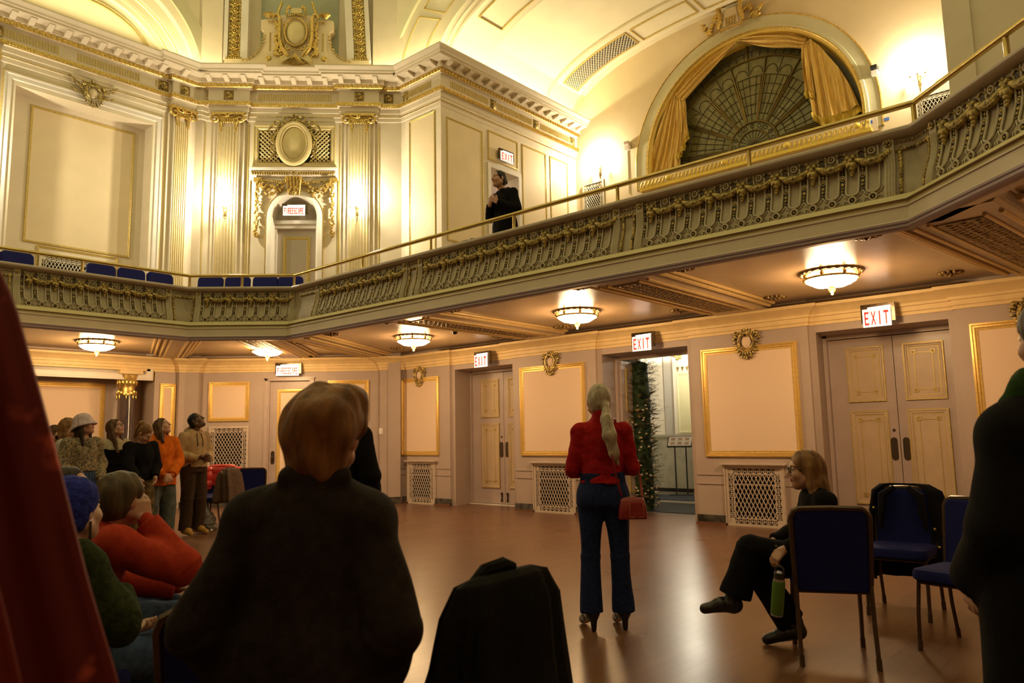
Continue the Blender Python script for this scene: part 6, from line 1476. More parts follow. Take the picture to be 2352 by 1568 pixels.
def field_mesh(prims, h):
    pos = [p for p in prims if p[0] in ('cone', 'ell', 'ecn', 'loft')]
    lo = np.min([bounds(p)[0] for p in pos], 0)-3*h; hi = np.max([bounds(p)[1] for p in pos], 0)+3*h
    n = np.ceil((hi-lo)/h).astype(int)+1; F = np.full(n, 9., np.float32)
    ax = [lo[i]+h*np.arange(n[i]) for i in range(3)]
    for p in prims:
        if p[0] == 'clip':
            g = p[1][0]*ax[0][:, None, None]+p[1][1]*ax[1][None, :, None]+p[1][2]*ax[2][None, None, :]-p[2]; F = np.maximum(F, g.astype(np.float32)); continue
        q = p[1] if p[0] == 'sub' else p; k = q[-1]; b0, b1 = bounds(q); m = k+2.5*h
        i0 = np.maximum(0, np.floor((b0-m-lo)/h).astype(int)); i1 = np.minimum(n, np.ceil((b1+m-lo)/h).astype(int)+1)
        if np.any(i1 <= i0): continue
        sl = tuple(slice(i0[j], i1[j]) for j in range(3))
        X, Y, Z = ax[0][sl[0]][:, None, None], ax[1][sl[1]][None, :, None], ax[2][sl[2]][None, None, :]
        d = dist(q, X, Y, Z).astype(np.float32); G = F[sl]
        if p[0] == 'sub': d = -d; hh = np.clip(.5-.5*(d-G)/k, 0, 1) if False else None; t = np.maximum(k-np.abs(G-d), 0)/k; F[sl] = np.maximum(G, d)+t*t*k*.25
        else: t = np.maximum(k-np.abs(G-d), 0)/k; F[sl] = np.minimum(G, d)-t*t*k*.25
    F[0], F[-1] = 9, 9; F[:, 0], F[:, -1] = 9, 9; F[:, :, 0], F[:, :, -1] = 9, 9
    ins = F < 0
    # surface nets
    c = [ins[i:n[0]-1+i, j:n[1]-1+j, l:n[2]-1+l] for i in (0, 1) for j in (0, 1) for l in (0, 1)]
    cnt = sum(x.astype(np.int8) for x in c); act = (cnt > 0) & (cnt < 8); ids = np.argwhere(act)
    idx = np.full(act.shape, -1, np.int32); idx[act] = np.arange(len(ids))
    acc = np.zeros((len(ids), 3)); num = np.zeros(len(ids)); corner = [(i, j, l) for i in (0, 1) for j in (0, 1) for l in (0, 1)]
    vals = [F[ids[:, 0]+o[0], ids[:, 1]+o[1], ids[:, 2]+o[2]].astype(float) for o in corner]
    for e0 in range(8):
        for e1 in range(e0+1, 8):
            o0, o1 = corner[e0], corner[e1]
            if sum(abs(a-b) for a, b in zip(o0, o1)) != 1: continue
            a, b = vals[e0], vals[e1]; m = (a < 0) != (b < 0); t = np.where(m, a/np.where(m, a-b, 1), 0)
            for d in range(3): acc[:, d] += np.where(m, o0[d]+(o1[d]-o0[d])*t, 0)
            num += m
    P = lo+h*(ids+acc/num[:, None])
    quads = []
    for d in range(3):
        e, f_ = (d+1) % 3, (d+2) % 3
        s0 = [slice(None)]*3; s1 = [slice(None)]*3; s0[d] = slice(0, -1); s1[d] = slice(1, None)
        A, B = ins[tuple(s0)], ins[tuple(s1)]; w = np.argwhere(A != B)
        w = w[(w[:, e] > 0) & (w[:, f_] > 0) & (w[:, e] < n[e]-1) & (w[:, f_] < n[f_]-1)]
        if not len(w): continue
        def at(de, df): q = w.copy(); q[:, e] += de; q[:, f_] += df; return idx[q[:, 0], q[:, 1], q[:, 2]]
        Q = np.stack([at(-1, -1), at(0, -1), at(0, 0), at(-1, 0)], 1); fl = ~A[w[:, 0], w[:, 1], w[:, 2]]; Q[fl] = Q[fl][:, ::-1]; quads.append(Q)
    return P, np.concatenate(quads)
def np_mesh(name, P, Q, mt, smooth=True):
    me = bpy.data.meshes.new(name); me.vertices.add(len(P)); me.vertices.foreach_set('co', P.astype(np.float32).ravel())
    me.loops.add(Q.size); me.loops.foreach_set('vertex_index', Q.astype(np.int32).ravel()); me.polygons.add(len(Q))
    me.polygons.foreach_set('loop_start', np.arange(0, Q.size, 4, dtype=np.int32)); me.polygons.foreach_set('use_smooth', np.ones(len(Q), bool))
    me.update(calc_edges=True); me.validate()
    for m in (mt if isinstance(mt, (list, tuple)) else [mt]): me.materials.append(m)
    return me
def normals(P, Q):
    N = np.zeros_like(P); fn = np.cross(P[Q[:, 2]]-P[Q[:, 0]], P[Q[:, 3]]-P[Q[:, 1]])
    for i in range(4): np.add.at(N, Q[:, i], fn)
    return N/np.maximum(1e-9, np.linalg.norm(N, axis=1))[:, None]
def ripple(P, Q, amp, fr, seed=0, stretch=(1, 1, .5)):   # cloth folds / hair locks pushed along the normals
    if not amp: return P
    N = normals(P, Q); S_ = P*np.array(stretch)*fr; rs = np.random.RandomState(seed); o = np.zeros(len(P))
    for i in range(7): d = rs.normal(size=3); d /= np.linalg.norm(d); o += np.sin(S_@d*(1+.35*i)+rs.uniform(0, 6)+1.5*np.sin(S_@rs.normal(size=3)*.4))/(1+.25*i)
    return P+N*(amp*np.clip(o/2, -1, 1))[:, None]
def Rx(a): c, s = math.cos(a), math.sin(a); return np.array([[1, 0, 0], [0, c, -s], [0, s, c]])
def Ry(a): c, s = math.cos(a), math.sin(a); return np.array([[c, 0, s], [0, 1, 0], [-s, 0, c]])
def Rz(a): c, s = math.cos(a), math.sin(a); return np.array([[c, -s, 0], [s, c, 0], [0, 0, 1]])
def hand(w, d, n, side, curl=.6, s=1.0, thumb=.6, k=.006):
    d = unit(d); n = unit(np.asarray(n, float)-d*(np.asarray(n, float)@d)); x = np.cross(d, n)*side; out = []
    for i in range(4):
        kn = w+(d*(.085-.006*abs(i-1))+x*(.0305-.0205*i)+n*.004*(i-1.5)**2*.3)*s
        out.append(cone(w+(d*.012+x*(.016-.011*i))*s, kn, .0135*s, .0115*s, .012)); q = kn; L = (.070, .078, .072, .056)[i]
        for j, (f, r0, r1) in enumerate(((.46, .0100, .0092), (.31, .0092, .0085), (.23, .0085, .0070))):
            th = curl*(.55, 1.15, 1.6)[j]*(1+.08*(i-1)); e = q+(d*math.cos(th)+n*math.sin(th)+x*.05*(1.5-i))*L*f*s; out.append(cone(q, e, r0*s, r1*s, k)); q = e
    b = w+(d*.022+x*.022)*s; m = b+unit(d*.62+x*.62+n*.42*thumb)*.044*s; t = m+unit(d*.85+x*.15+n*.5*thumb)*.032*s
    return out+[cone(w+d*.01*s, b, .016*s, .016*s, .012), cone(b, m, .0145*s, .0115*s, .010), cone(m, t, .0110*s, .0085*s, k)]
def skin(name, c): return mat(name, c, .5, noise_s=14, amt=.05, bump=.05, bscale=90)
SK = {'fair': skin('fair_skin', (.52, .31, .22)), 'pink': skin('rosy_skin', (.50, .27, .19)), 'tan': skin('warm_skin', (.42, .24, .15)), 'brown': skin('brown_skin', (.13, .065, .035))}
M['lip'] = mat('lips', (.34, .10, .08), .4); M['eye'] = mat('eye_white', (.65, .6, .55), .25); M['iris'] = mat('dark_iris', (.02, .012, .008), .15)
def hairm(name, c, c2): return mat(name, c, .55, spec=.3, noise_s=26, amt=.2, col2=c2, bump=.5, bscale=60, stretch=(1, 1, .16))
HM = {'grey': hairm('grey_blond_hair', (.50, .43, .33), (.27, .21, .15)), 'auburn': hairm('auburn_hair', (.27, .115, .030), (.10, .040, .010)), 'brown': hairm('brown_hair', (.11, .055, .025), (.05, .024, .011)),
      'dark': hairm('dark_brown_hair', (.035, .018, .010), (.012, .007, .004)), 'black': hairm('black_hair', (.012, .010, .010), (.004, .003, .003)), 'bob': hairm('light_brown_hair', (.25, .125, .045), (.12, .055, .02)), 'olive': hairm('ash_brown_hair', (.10, .065, .030), (.04, .025, .012))}
def cloth(name, c, c2=None, ns=30, bump=.25, bs=150, rough=.9, amt=.12, stretch=None): return mat(name, c, rough, noise_s=ns, amt=amt, col2=c2, bump=bump, bscale=bs, spec=.12, stretch=stretch)
BASE = dict(pelvis=(0, 0, .93), waist=(0, .0, 1.08), chest=(0, .0, 1.27), neck=(0, -.015, 1.425), head=(0, .025, 1.575), sL=(-.165, -.01, 1.355), sR=(.165, -.01, 1.355), eL=(-.215, -.03, 1.11), eR=(.215, -.03, 1.11), wL=(-.21, .05, .875), wR=(.21, .05, .875),
            hL=(-.085, 0, .91), hR=(.085, 0, .91), kL=(-.095, .02, .50), kR=(.095, .02, .50), aL=(-.10, -.02, .09), aR=(.10, -.02, .09), tL=(-.12, .13, .035), tR=(.12, .13, .035))
SIT = dict(pelvis=(0, -.02, .535), waist=(0, -.03, .68), chest=(0, -.01, .87), neck=(0, .0, 1.03), head=(0, .05, 1.17), sL=(-.165, -.01, .955), sR=(.165, -.01, .955), eL=(-.22, .03, .72), eR=(.22, .03, .72), wL=(-.10, .25, .62), wR=(.10, .25, .62),
           hL=(-.09, .02, .52), hR=(.09, .02, .52), kL=(-.11, .43, .51), kR=(.11, .43, .51), aL=(-.11, .40, .10), aR=(.11, .40, .10), tL=(-.12, .55, .035), tR=(.12, .55, .035))
def person(label, x, y, heading, H=1.70, z=0, pose=BASE, J=None, look=(0, 0, 0), sk='fair', h=.008, hs=1.0, hair=None, top=None, legs=None, shoe=None, hands=None, face=True, extra=None, bulk=1.0, feet=True):
    s = H/1.70
    Jn = {k: V3(*v)*s for k, v in pose.items()}
    for k, v in (J or {}).items(): Jn[k] = V3(*v)*s
    j = Jn; up = unit(j['neck']-j['pelvis']); rt = unit(j['sR']-j['sL']); fw = unit(np.cross(up, rt))
    yaw, pit, rol = [D_(a) for a in look]; Rh = Rz(yaw) @ Rx(pit) @ Ry(rol); hc = j['head']; u_ = s*hs*.97
    HP = lambda x_, y_, z_: hc+Rh @ V3(x_, y_, z_)*u_
    he = lambda c, r, k=.012, R=None: ell(HP(*c), V3(*r)*u_, Rh if R is None else Rh @ R, k)
    hcn = lambda a, b, ra, rb, k=.01: cone(HP(*a), HP(*b), ra*u_, rb*u_, k)
    B = bulk*s
    ch2 = j['chest']+(j['neck']-j['chest'])*.62
    body = [loft([j['pelvis']-up*.07*s, j['pelvis'], j['waist'], j['chest'], ch2, j['neck']+up*.02*s], fw, [(.12*B, .09*s), (.15*B, .105*s), (.115*B, .085*s), (.140*B, .100*s), (.115*B, .075*s), (.05*s, .05*s)], .02)]
    body += [cone(j['neck']-up*.04*s, hc-Rh @ V3(0, .02, .05)*u_, .056*s, .050*s, .03)]
    for L in 'LR':
        body += [cone(j['neck']-up*.05*s, j['s'+L], .040*s, .046*s, .03), cone(j['s'+L], j['e'+L], .052*s, .038*s), cone(j['e'+L], j['w'+L], .038*s, .026*s)]
        body += [cone(j['h'+L], j['k'+L], .082*s, .054*s, .03), cone(j['k'+L], j['a'+L], .052*s, .036*s)]
        if feet: body += [cone(j['a'+L]+V3(0, -.02, -.03)*s, j['t'+L], .034*s, .026*s)]
        hd = (hands or {}).get(L, {}); d = unit(hd.get('d', j['w'+L]-j['e'+L])); nn = V3(*hd.get('n', (0.9 if L == 'L' else -.9, .2, -.1)))
        body += hand(j['w'+L], d, nn, hd.get('side', -1 if L == 'L' else 1), hd.get('curl', .6), s, hd.get('thumb', .6))
    body += [he((0, -.014, .034), (.074, .097, .088), .02), he((0, .026, -.045), (.060, .068, .078), .03), hcn((0, .060, -.098), (0, .066, -.098), .026, .024, .02), hcn((-.052, -.005, -.06), (0, .055, -.10), .028, .022, .02), hcn((.052, -.005, -.06), (0, .055, -.10), .028, .022, .02)]
    for sg in (-1, 1):
        body += [he((sg*.036, .062, -.032), (.026, .028, .026), .02), he((sg*.078, -.012, -.008), (.010, .021, .033), .006, Rz(-sg*.35)), hcn((sg*.012, .082, .034), (sg*.046, .070, .032), .011, .010, .012), sub(he((sg*.032, .098, .008), (.016, .016, .011), .012)), he((sg*.031, .074, .008), (.0145, .0135, .0125), .004)]
    body += [hcn((0, .088, .024), (0, .112, -.024), .0085, .0115, .010), he((.010, .103, -.030), (.009, .011, .008), .006), he((-.010, .103, -.030), (.009, .011, .008), .006), he((0, .090, -.055), (.021, .012, .006), .006), he((0, .089, -.068), (.018, .012, .007), .006)]
    P, Q = field_mesh(body, min(h, .0065) if face else h)
    me = np_mesh('person', P, Q, [SK[sk], M['lip']])
    if face:
        C = P[Q].mean(1); loc = (C-hc) @ Rh/u_; lips = (np.abs(loc[:, 0]) < .023) & (loc[:, 1] > .078) & (np.abs(loc[:, 2]+.061) < .0135)
        mi = np.zeros(len(Q), np.int32); mi[lips] = 1; me.polygons.foreach_set('material_index', mi)
    root = bpy.data.objects.new('person', me); COL.objects.link(root); root.location = (x, y, z); root.rotation_euler = (0, 0, D_(heading-90)); tag(root, label, 'person')
    def part(name, prims, mt, hh=None, amp=0, fr=20, seed=0, stretch=(1, 1, .5)):
        p_, q_ = field_mesh(prims, hh or h); p_ = ripple(p_, q_, amp, fr, seed, stretch); o = inst(name, np_mesh(name, p_, q_, mt), root, Matrix.Identity(4)); return o
    if face:
        for sg in (-1, 1):
            mb = MB(); c = HP(sg*.031, .0755, .008); mb.ell(tuple(c), .0132*u_, 10, 8); e = local(mb, 'eye', M['eye'], root, True)
            mb = MB(); c = HP(sg*.0325, .0855, .009); mb.ell(tuple(c), .0062*u_, 8, 6); local(mb, 'iris', M['iris'], e, True)
            mb = MB(); mb.tube([tuple(HP(sg*a, b, c_)) for a, b, c_ in ((.014, .090, .027), (.026, .088, .032), (.040, .078, .033), (.050, .064, .028))], [.002*u_, .0032*u_, .003*u_, .0015*u_], 5); local(mb, 'eyebrow', HM[hair['c'] if hair else 'brown'], root, True)
    # clothing
    T = top or {}; t = T.get('t', .018)*s; sl = T.get('sleeve', 1.0)
    if T:
        hem = T.get('hem', .93)*s; hw = T.get('hw', .165)*B; hd_ = T.get('hd', .12)*s
        hb = j['pelvis']+up*(hem-.93*s) if pose is BASE else j['pelvis']+up*(T.get('hem', -.04))*s
        G = [loft([hb, j['pelvis']*.6+j['waist']*.4 if pose is BASE else j['pelvis']+up*.05*s, j['waist'], j['chest'], ch2, j['neck']+up*.01*s], fw, [(hw, hd_), (hw*.96, hd_*.96), (.122*B+t, .092*s+t), (.146*B+t, .105*s+t), (.122*B+t, .082*s+t*.8), (.062*s+t*.2, .062*s+t*.2)], .03)]
        if T.get('bust'): G += [ell(j['chest']+rt*sg*.065*s+fw*.075*s-up*.02*s, V3(.065, .06, .065)*s, None, .04) for sg in (-1, 1)]
        for L in 'LR':
            w_ = j['e'+L]+(j['w'+L]-j['e'+L])*sl*.97
            ar, fr_ = T.get('arm', (.060, .050, .040)), 1
            G += [cone(j['neck']-up*.05*s, j['s'+L], .042*s+t*.5, ar[0]*s*.88, .04), cone(j['s'+L], j['e'+L], ar[0]*s*.92, ar[1]*s, .03), ecn(j['e'+L], w_, (ar[1]*s, ar[1]*s), (ar[2]*s, ar[2]*s), up if abs(unit(w_-j['e'+L])@up) < .8 else fw, .025)]
        nk = T.get('neck', 0)
        if nk: G += [cone(j['neck']-up*.05*s, j['neck']+up*nk*s-fw*.0, .075*s, .066*s, .03)]
        if T.get('open'):  # V neck
            G += [sub(cone(j['neck']+fw*.12*s+up*.02*s, j['chest']+fw*.16*s-up*T['open']*s, .055*s, .02*s, .02))]
        if T.get('hood'): G += [ell(j['neck']-fw*.085*s-up*.01*s, V3(.115, .07, .09)*s, np.stack([rt, fw, up], 1), .04), cone(j['neck']+rt*.085*s+fw*.03*s, j['neck']-rt*.085*s+fw*.03*s, .03*s, .03*s, .03), sub(cone(j['neck']+up*.02*s, hc, .062*s, .085*s, .02))]
        if T.get('collar'): G += [cone(j['neck']+rt*.075*s+up*.0*s-fw*.03*s, j['neck']+rt*.03*s+fw*.10*s-up*.10*s, .020*s, .022*s, .02), cone(j['neck']-rt*.075*s+up*.0*s-fw*.03*s, j['neck']-rt*.03*s+fw*.10*s-up*.10*s, .020*s, .022*s, .02), cone(j['neck']+rt*.07*s-fw*.05*s+up*.012*s, j['neck']-rt*.07*s-fw*.05*s+up*.012*s, .026*s, .026*s, .02)]
        G += T.get('more', lambda *a: [])(j, s, up, rt, fw)
        part(T.get('name', 'sweater'), G, T['m'], None, T.get('amp', .006), T.get('fr', 22), T.get('seed', 1), T.get('stretch', (1, 1, .7)))
        for L in 'LR':   # ribbed cuffs
            if T.get('cuff') and sl > .9: w_ = j['e'+L]+(j['w'+L]-j['e'+L])*.97; part('cuff', [cone(w_-unit(j['w'+L]-j['e'+L])*.03*s, w_+unit(j['w'+L]-j['e'+L])*.012*s, .036*s, .034*s)], T['m'])
    if legs:
        hr, kr, ar = legs.get('r', (.10, .075, .065)); end = legs.get('end', 1.04)
        G = [ecn(j['pelvis']-up*.07*s, j['pelvis']+up*legs.get('rise', .10)*s, (legs.get('hw', .165)*B, .125*s), (legs.get('ww', .145)*B, .11*s), fw, .06)] if pose is BASE else [ell(j['pelvis'], V3(.18*B, .14*s, .13*s), None, .05)]
        if pose is BASE: G += [ell(j['pelvis']-fw*.05*s-up*.04*s+rt*sg*.07*s, V3(.085, .085, .10)*s, None, .05) for sg in (-1, 1)]
        for L in 'LR': a = j['k'+L]+(j['a'+L]-j['k'+L])*end; G += [cone(j['h'+L], j['k'+L], hr*s, kr*s, .03), ecn(j['k'+L], a, (kr*s, kr*s), (ar*s, ar*s*1.1), rt if abs(unit(a-j['k'+L])@rt) < .7 else up, .02)]
        if pose is BASE and legs.get('split', True): G += [sub(cone(j['kL']*.5+j['kR']*.5+V3(0, 0, -.2)*s, j['pelvis']-up*.10*s, .012, .004, .01))]
        if legs.get('clipz'): G += [clip((0, 0, -1), -legs['clipz']*s)]
        part(legs.get('name', 'trousers'), G, legs['m'], None, legs.get('amp', .005), 24, 3)
    if shoe:
        for L in 'LR':
            a, tt = j['a'+L], j['t'+L]; f = unit((tt-a)*V3(1, 1, 0)); lift = shoe.get('heel', 0)*s
            if shoe.get('dirz') and L in shoe['dirz']: f = unit(tt-a)
            G = [cone(a+V3(0, 0, -.015)*s-f*.02*s, a*.45+tt*.55+V3(0, 0, .015)*s, .044*s, .040*s, .03), cone(a*.5+tt*.5, tt+f*.03*s, .042*s, .034*s, .03), cone(a+V3(0, 0, .05)*s, a-V3(0, 0, .02)*s, .045*s, .044*s, .03)]
            if lift: G += [cone(V3(a[0], a[1], .008)-f*.03*s, a-f*.03*s-V3(0, 0, .02)*s, .018*s, .028*s, .015)]
            zz = min(tt[2]-.032*s, a[2]-.075*s) if not (shoe.get('dirz') and L in shoe['dirz']) else None
            if zz is not None: G += [clip((0, 0, -1), -max(.0, 0))]
            part('shoe', G, shoe['m'], None)
    if hair:
        c = HM[hair['c']]; st = hair['s']; G = [he((0, -.020, .036), hair.get('r', (.086, .106, .097)), .02), he((0, -.05, -.025), (.076, .066, .085), .03)]
        fa = hair.get('face', (.068, .088, .105)); G += [sub(he((0, .103+hair.get('fy', 0), -.038+hair.get('fz', 0)), fa, .02))]
        if st == 'short': G += [sub(he((0, -.03, -.145), (.11, .12, .055), .03))]
        for f_ in hair.get('more', ()): G += f_(he, hcn, HP)
        if st in ('long', 'bob'):
            e = hair.get('len', .30)
            for sg in (-1, 1): G += [hcn((sg*.070, -.01, .02), (sg*.080, -.015, -.10), .026, .026, .02), hcn((sg*.080, -.015, -.10), (sg*(.082 if st == 'long' else .092), -.03, -e), .026, .022 if st == 'long' else .03, .02)]
            G += [hcn((0, -.07, .0), (0, -.085, -.12), .06, .062, .04), hcn((.035, -.08, -.10), (.045, -.10, -e), .045, .035, .04), hcn((-.035, -.08, -.10), (-.045, -.10, -e), .045, .035, .04)]
        if st == 'pony':
            a = hair.get('at', (0, -.115, .02)); pts = hair['tail']; G += [he(a, (.03, .03, .03), .02)]; rr = hair.get('tr', [.026, .034, .032, .012])
            PT = [HP(*q) for q in pts] if not hair.get('abs') else [HP(*pts[0])]+[V3(*q)*s for q in pts[1:]]
            for q in range(len(pts)-1): G += [cone(PT[q], PT[q+1], rr[q]*u_, rr[q+1]*u_, .02)]
        if st == 'bun': G += [he(hair.get('at', (0, -.125, -.02)), (.045, .035, .042), .02)]
        part('hair', G, c, min(h, .0065), hair.get('amp', .0035), hair.get('fr', 90), 5, hair.get('stretch', (1, 1, .25)))
    if extra: extra(root, j, s, HP, he, hcn, part, u_, up, rt, fw)
    return root, j
def glasses(root, HP, u_, m=None, r=.021):
    mb = MB()
    for sg in (-1, 1):
        mb.tube([tuple(HP(sg*.033+r*1.1*math.cos(a), .103, .006+r*.85*math.sin(a))) for a in [2*PI*i/14 for i in range(14)]], .0026*u_, 5, closed=True)
        mb.tube([tuple(HP(sg*.055, .100, .010)), tuple(HP(sg*.078, .05, .012)), tuple(HP(sg*.082, -.02, .008))], .0024*u_, 5)
    mb.tube([tuple(HP(-.012, .105, .010)), tuple(HP(.012, .105, .010))], .0024*u_, 5); return local(mb, 'glasses', m or M['plastic_black'], root, True)
# ---------------------------------------------------------------- the people in the hall
C_ = {}
C_['red_knit'] = cloth('red_knit', (.36, .014, .014), (.25, .008, .009), 40); C_['jeans'] = cloth('dark_denim', (.016, .026, .088), (.009, .014, .052), 60, .2, 300); C_['black_leather'] = mat('black_leather', (.014, .010, .009), .32, noise_s=30, amt=.2)
C_['suit'] = cloth('black_suiting', (.006, .005, .006), None, 60, .15, 250); C_['blazer'] = cloth('black_brown_blazer', (.026, .019, .016), (.017, .012, .010), 30, .25, 120); C_['black'] = cloth('black_jersey', (.006, .005, .006), None, 50)
C_['beige'] = cloth('beige_fleece', (.42, .285, .16), (.34, .225, .12), 20); C_['brownp'] = cloth('dark_brown_cotton', (.050, .028, .016), None, 25); C_['tanboot'] = mat('tan_suede', (.42, .22, .035), .85, noise_s=30, amt=.12)
C_['orange'] = cloth('orange_fleece', (.62, .135, .012), (.48, .10, .008), 25); C_['greyjean'] = cloth('washed_grey_denim', (.105, .115, .105), (.065, .075, .07), 12); C_['greyshoe'] = cloth('grey_suede', (.05, .05, .05), None, 30)
C_['camo'] = cloth('camouflage_twill', (.17, .105, .045), (.045, .040, .018), 14); C_['floral'] = cloth('small_print_blouse', (.34, .26, .15), (.075, .065, .055), 42); C_['lilac'] = cloth('lilac_felt', (.56, .44, .50), None, 40)
C_['white_rib'] = cloth('white_ribbed_knit', (.46, .43, .40), (.36, .33, .30), 50, .4, 90, stretch=(.6, .6, 4)); C_['cream'] = cloth('cream_jersey', (.48, .40, .27), None, 40); C_['dgreen'] = cloth('dark_green_cloth', (.022, .030, .012), None, 40); C_['olive'] = cloth('olive_cloth', (.085, .085, .022), None, 40)
C_['blueskirt'] = cloth('blue_skirt_cloth', (.06, .09, .19), None, 30); C_['hatblue'] = cloth('royal_blue_chunky_knit', (.022, .032, .26), (.012, .016, .14), 34, .6, 60, stretch=(1, 1, 2.2)); C_['greenknit'] = cloth('dark_green_cable_knit', (.030, .040, .010), (.016, .022, .006), 40, .6, 70)
C_['redhood'] = cloth('red_orange_sweatshirt', (.40, .045, .020), (.33, .034, .015), 30); C_['bluejean'] = cloth('mid_blue_denim', (.05, .085, .17), (.03, .05, .11), 30); C_['greenscarf'] = cloth('dark_green_scarf', (.018, .045, .008), None, 40)
WH = C_

# woman with the ponytail
def ex(root, j, s, HP, he, hcn, part, u_, up, rt, fw):
    mb = MB(); q = HP(.035, -.118, -.015); mb.ell(tuple(q), .019, 8, 6); local(mb, 'hair_tie', HM['grey'], root, True)
    mb = MB()   # pocket and seam stitching on the jeans
person('woman in a red turtleneck and dark jeans, grey ponytail, standing with her back to us', -3.08, 4.46, 128, 1.715, look=(8, 12, 0), h=.0065,
    J=dict(sL=(-.155, -.01, 1.36), sR=(.155, -.01, 1.36), eL=(-.215, .02, 1.09), eR=(.215, .02, 1.10), wL=(-.09, .22, 1.06), wR=(.08, .22, 1.07), hL=(-.085, 0, .91), hR=(.085, 0, .91), kL=(-.10, .0, .50), kR=(.10, .0, .50), aL=(-.105, -.02, .135), aR=(.115, .02, .135), tL=(-.15, .13, .035), tR=(.085, .17, .035), head=(-.01, .02, 1.575)),
    top=dict(m=C_['red_knit'], hem=1.0, hw=.168, hd=.138, neck=.055, arm=(.062, .054, .040), amp=.006, fr=26, stretch=(1, 1, 1.2)),
    legs=dict(m=C_['jeans'], name='jeans', r=(.100, .064, .074), hw=.178, ww=.155, rise=.14, clipz=.07, amp=.004), shoe=dict(m=C_['black_leather'], heel=.06),
    hair=dict(c='grey', s='pony', r=(.083, .104, .098), at=(.02, -.110, -.01), abs=True, tail=[(.03, -.115, -.015), (.03, -.155, 1.44), (.045, -.185, 1.33), (.075, -.175, 1.20), (.10, -.165, 1.13)], tr=[.022, .038, .048, .034, .008], amp=.003, fr=110), face=False, extra=ex,
    hands={'L': dict(d=(.8, .35, -.1), n=(-.2, -.9, 0)), 'R': dict(d=(-.8, .35, -.1), n=(.2, -.9, 0))})
r, ST = STRAP_OBJ
mb = MB(); mb.tube(strap_pts(STRAP), .0085, 6); local(mb, 'strap', M['red_leather'], r, True)

# dark suited man half hidden behind the auburn haired person
person('man in a black suit with black hair and glasses, mostly hidden behind the auburn haired person', -4.17, 2.99, 112, 1.71, look=(-28, 8, 0), h=.009,
    J=dict(eR=(.245, -.03, 1.10), wR=(.17, .13, .93), eL=(-.245, -.03, 1.10), wL=(-.17, .13, .93)), sk='pink',
    top=dict(m=C_['suit'], name='suit_jacket', hem=.80, hw=.19, hd=.14, t=.026, arm=(.072, .066, .054), collar=True, amp=.005), legs=dict(m=C_['suit'], r=(.10, .08, .07)), shoe=dict(m=C_['black_leather']),
    hair=dict(c='black', s='short', r=(.092, .112, .104)), extra=lambda root, j, s, HP, he, hcn, part, u_, up, rt, fw: glasses(root, HP, u_))

# auburn haired person in the foreground
person('person with short auburn hair in a dark blazer, seen from behind in the foreground', -1.66, 1.10, 133, 1.50, look=(-8, 4, 3), h=.0055, sk='pink', hs=1.10,
    J=dict(head=(.045, .015, 1.545), neck=(.02, -.02, 1.42), sL=(-.155, -.02, 1.30), sR=(.17, -.02, 1.30), eL=(-.285, -.07, 1.03), eR=(.255, -.09, 1.02), wL=(-.25, .06, .90), wR=(.21, .05, .88), waist=(0, -.01, 1.08)),
    top=dict(m=C_['blazer'], name='blazer', hem=.70, hw=.235, hd=.165, t=.03, arm=(.074, .076, .068), collar=True, amp=.006, fr=16, bust=False,
        more=lambda j, s, up, rt, fw: [cone(j['neck']-up*.04*s, j['sL'], .06*s, .068*s, .04), cone(j['neck']-up*.04*s, j['sR'], .06*s, .068*s, .04), cone(j['neck']-fw*.03*s-rt*.05*s+up*.005, j['neck']-fw*.03*s+rt*.05*s+up*.005, .045*s, .045*s, .02)]),
    legs=dict(m=C_['black'], r=(.10, .08, .07)), shoe=dict(m=C_['black_leather']), bulk=1.12,
    hair=dict(c='auburn', s='short', r=(.104, .118, .104), amp=.009, fr=60, stretch=(1, 1, .3), more=[lambda he, hcn, HP: [he((0, -.075, .0), (.094, .062, .096), .03), he((0, -.070, -.075), (.078, .050, .065), .03), he((0, -.062, -.115), (.060, .042, .05), .03), he((.05, .02, .09), (.05, .07, .035), .03), hcn((.075, .02, .02), (.078, .01, -.03), .018, .012, .02), hcn((-.075, .02, .02), (-.078, .0, -.03), .018, .012, .02)]]), face=True)

# figure at the right edge
person('person in a bulky black coat with a green collar, looming at the right edge', -.22, 2.725, 133, 1.74, look=(10, -2, 0), h=.009, sk='pink', bulk=1.2,
    J=dict(sL=(-.18, -.01, 1.29), sR=(.18, -.01, 1.29), eL=(-.245, -.03, 1.04), eR=(.30, -.03, 1.06), wL=(-.23, .12, .86), wR=(.26, .1, .86)),
    top=dict(m=C_['black'], name='coat', hem=.52, hw=.25, hd=.20, t=.05, arm=(.09, .085, .08), amp=.006, fr=14, more=lambda j, s, up, rt, fw: [cone(j['neck']-up*.03, j['sL'], .07*s, .085*s, .05), cone(j['neck']-up*.03, j['sR'], .07*s, .085*s, .05)]),
    legs=dict(m=C_['jeans'], r=(.10, .08, .07)), shoe=dict(m=C_['black_leather']), hair=dict(c='dark', s='short', r=(.092, .112, .102)),
    extra=lambda root, j, s, HP, he, hcn, part, u_, up, rt, fw: part('scarf', [cone(j['neck']-rt*.10+fw*.02, j['neck']+rt*.10+fw*.02, .062, .062, .03), cone(j['neck']-rt*.06-fw*.06, j['neck']+rt*.06-fw*.06, .065, .065, .03), cone(j['neck']-rt*.09, j['neck']-rt*.15-up*.05+fw*.02, .055, .05, .03)], C_['greenscarf'], None, .006, 40))

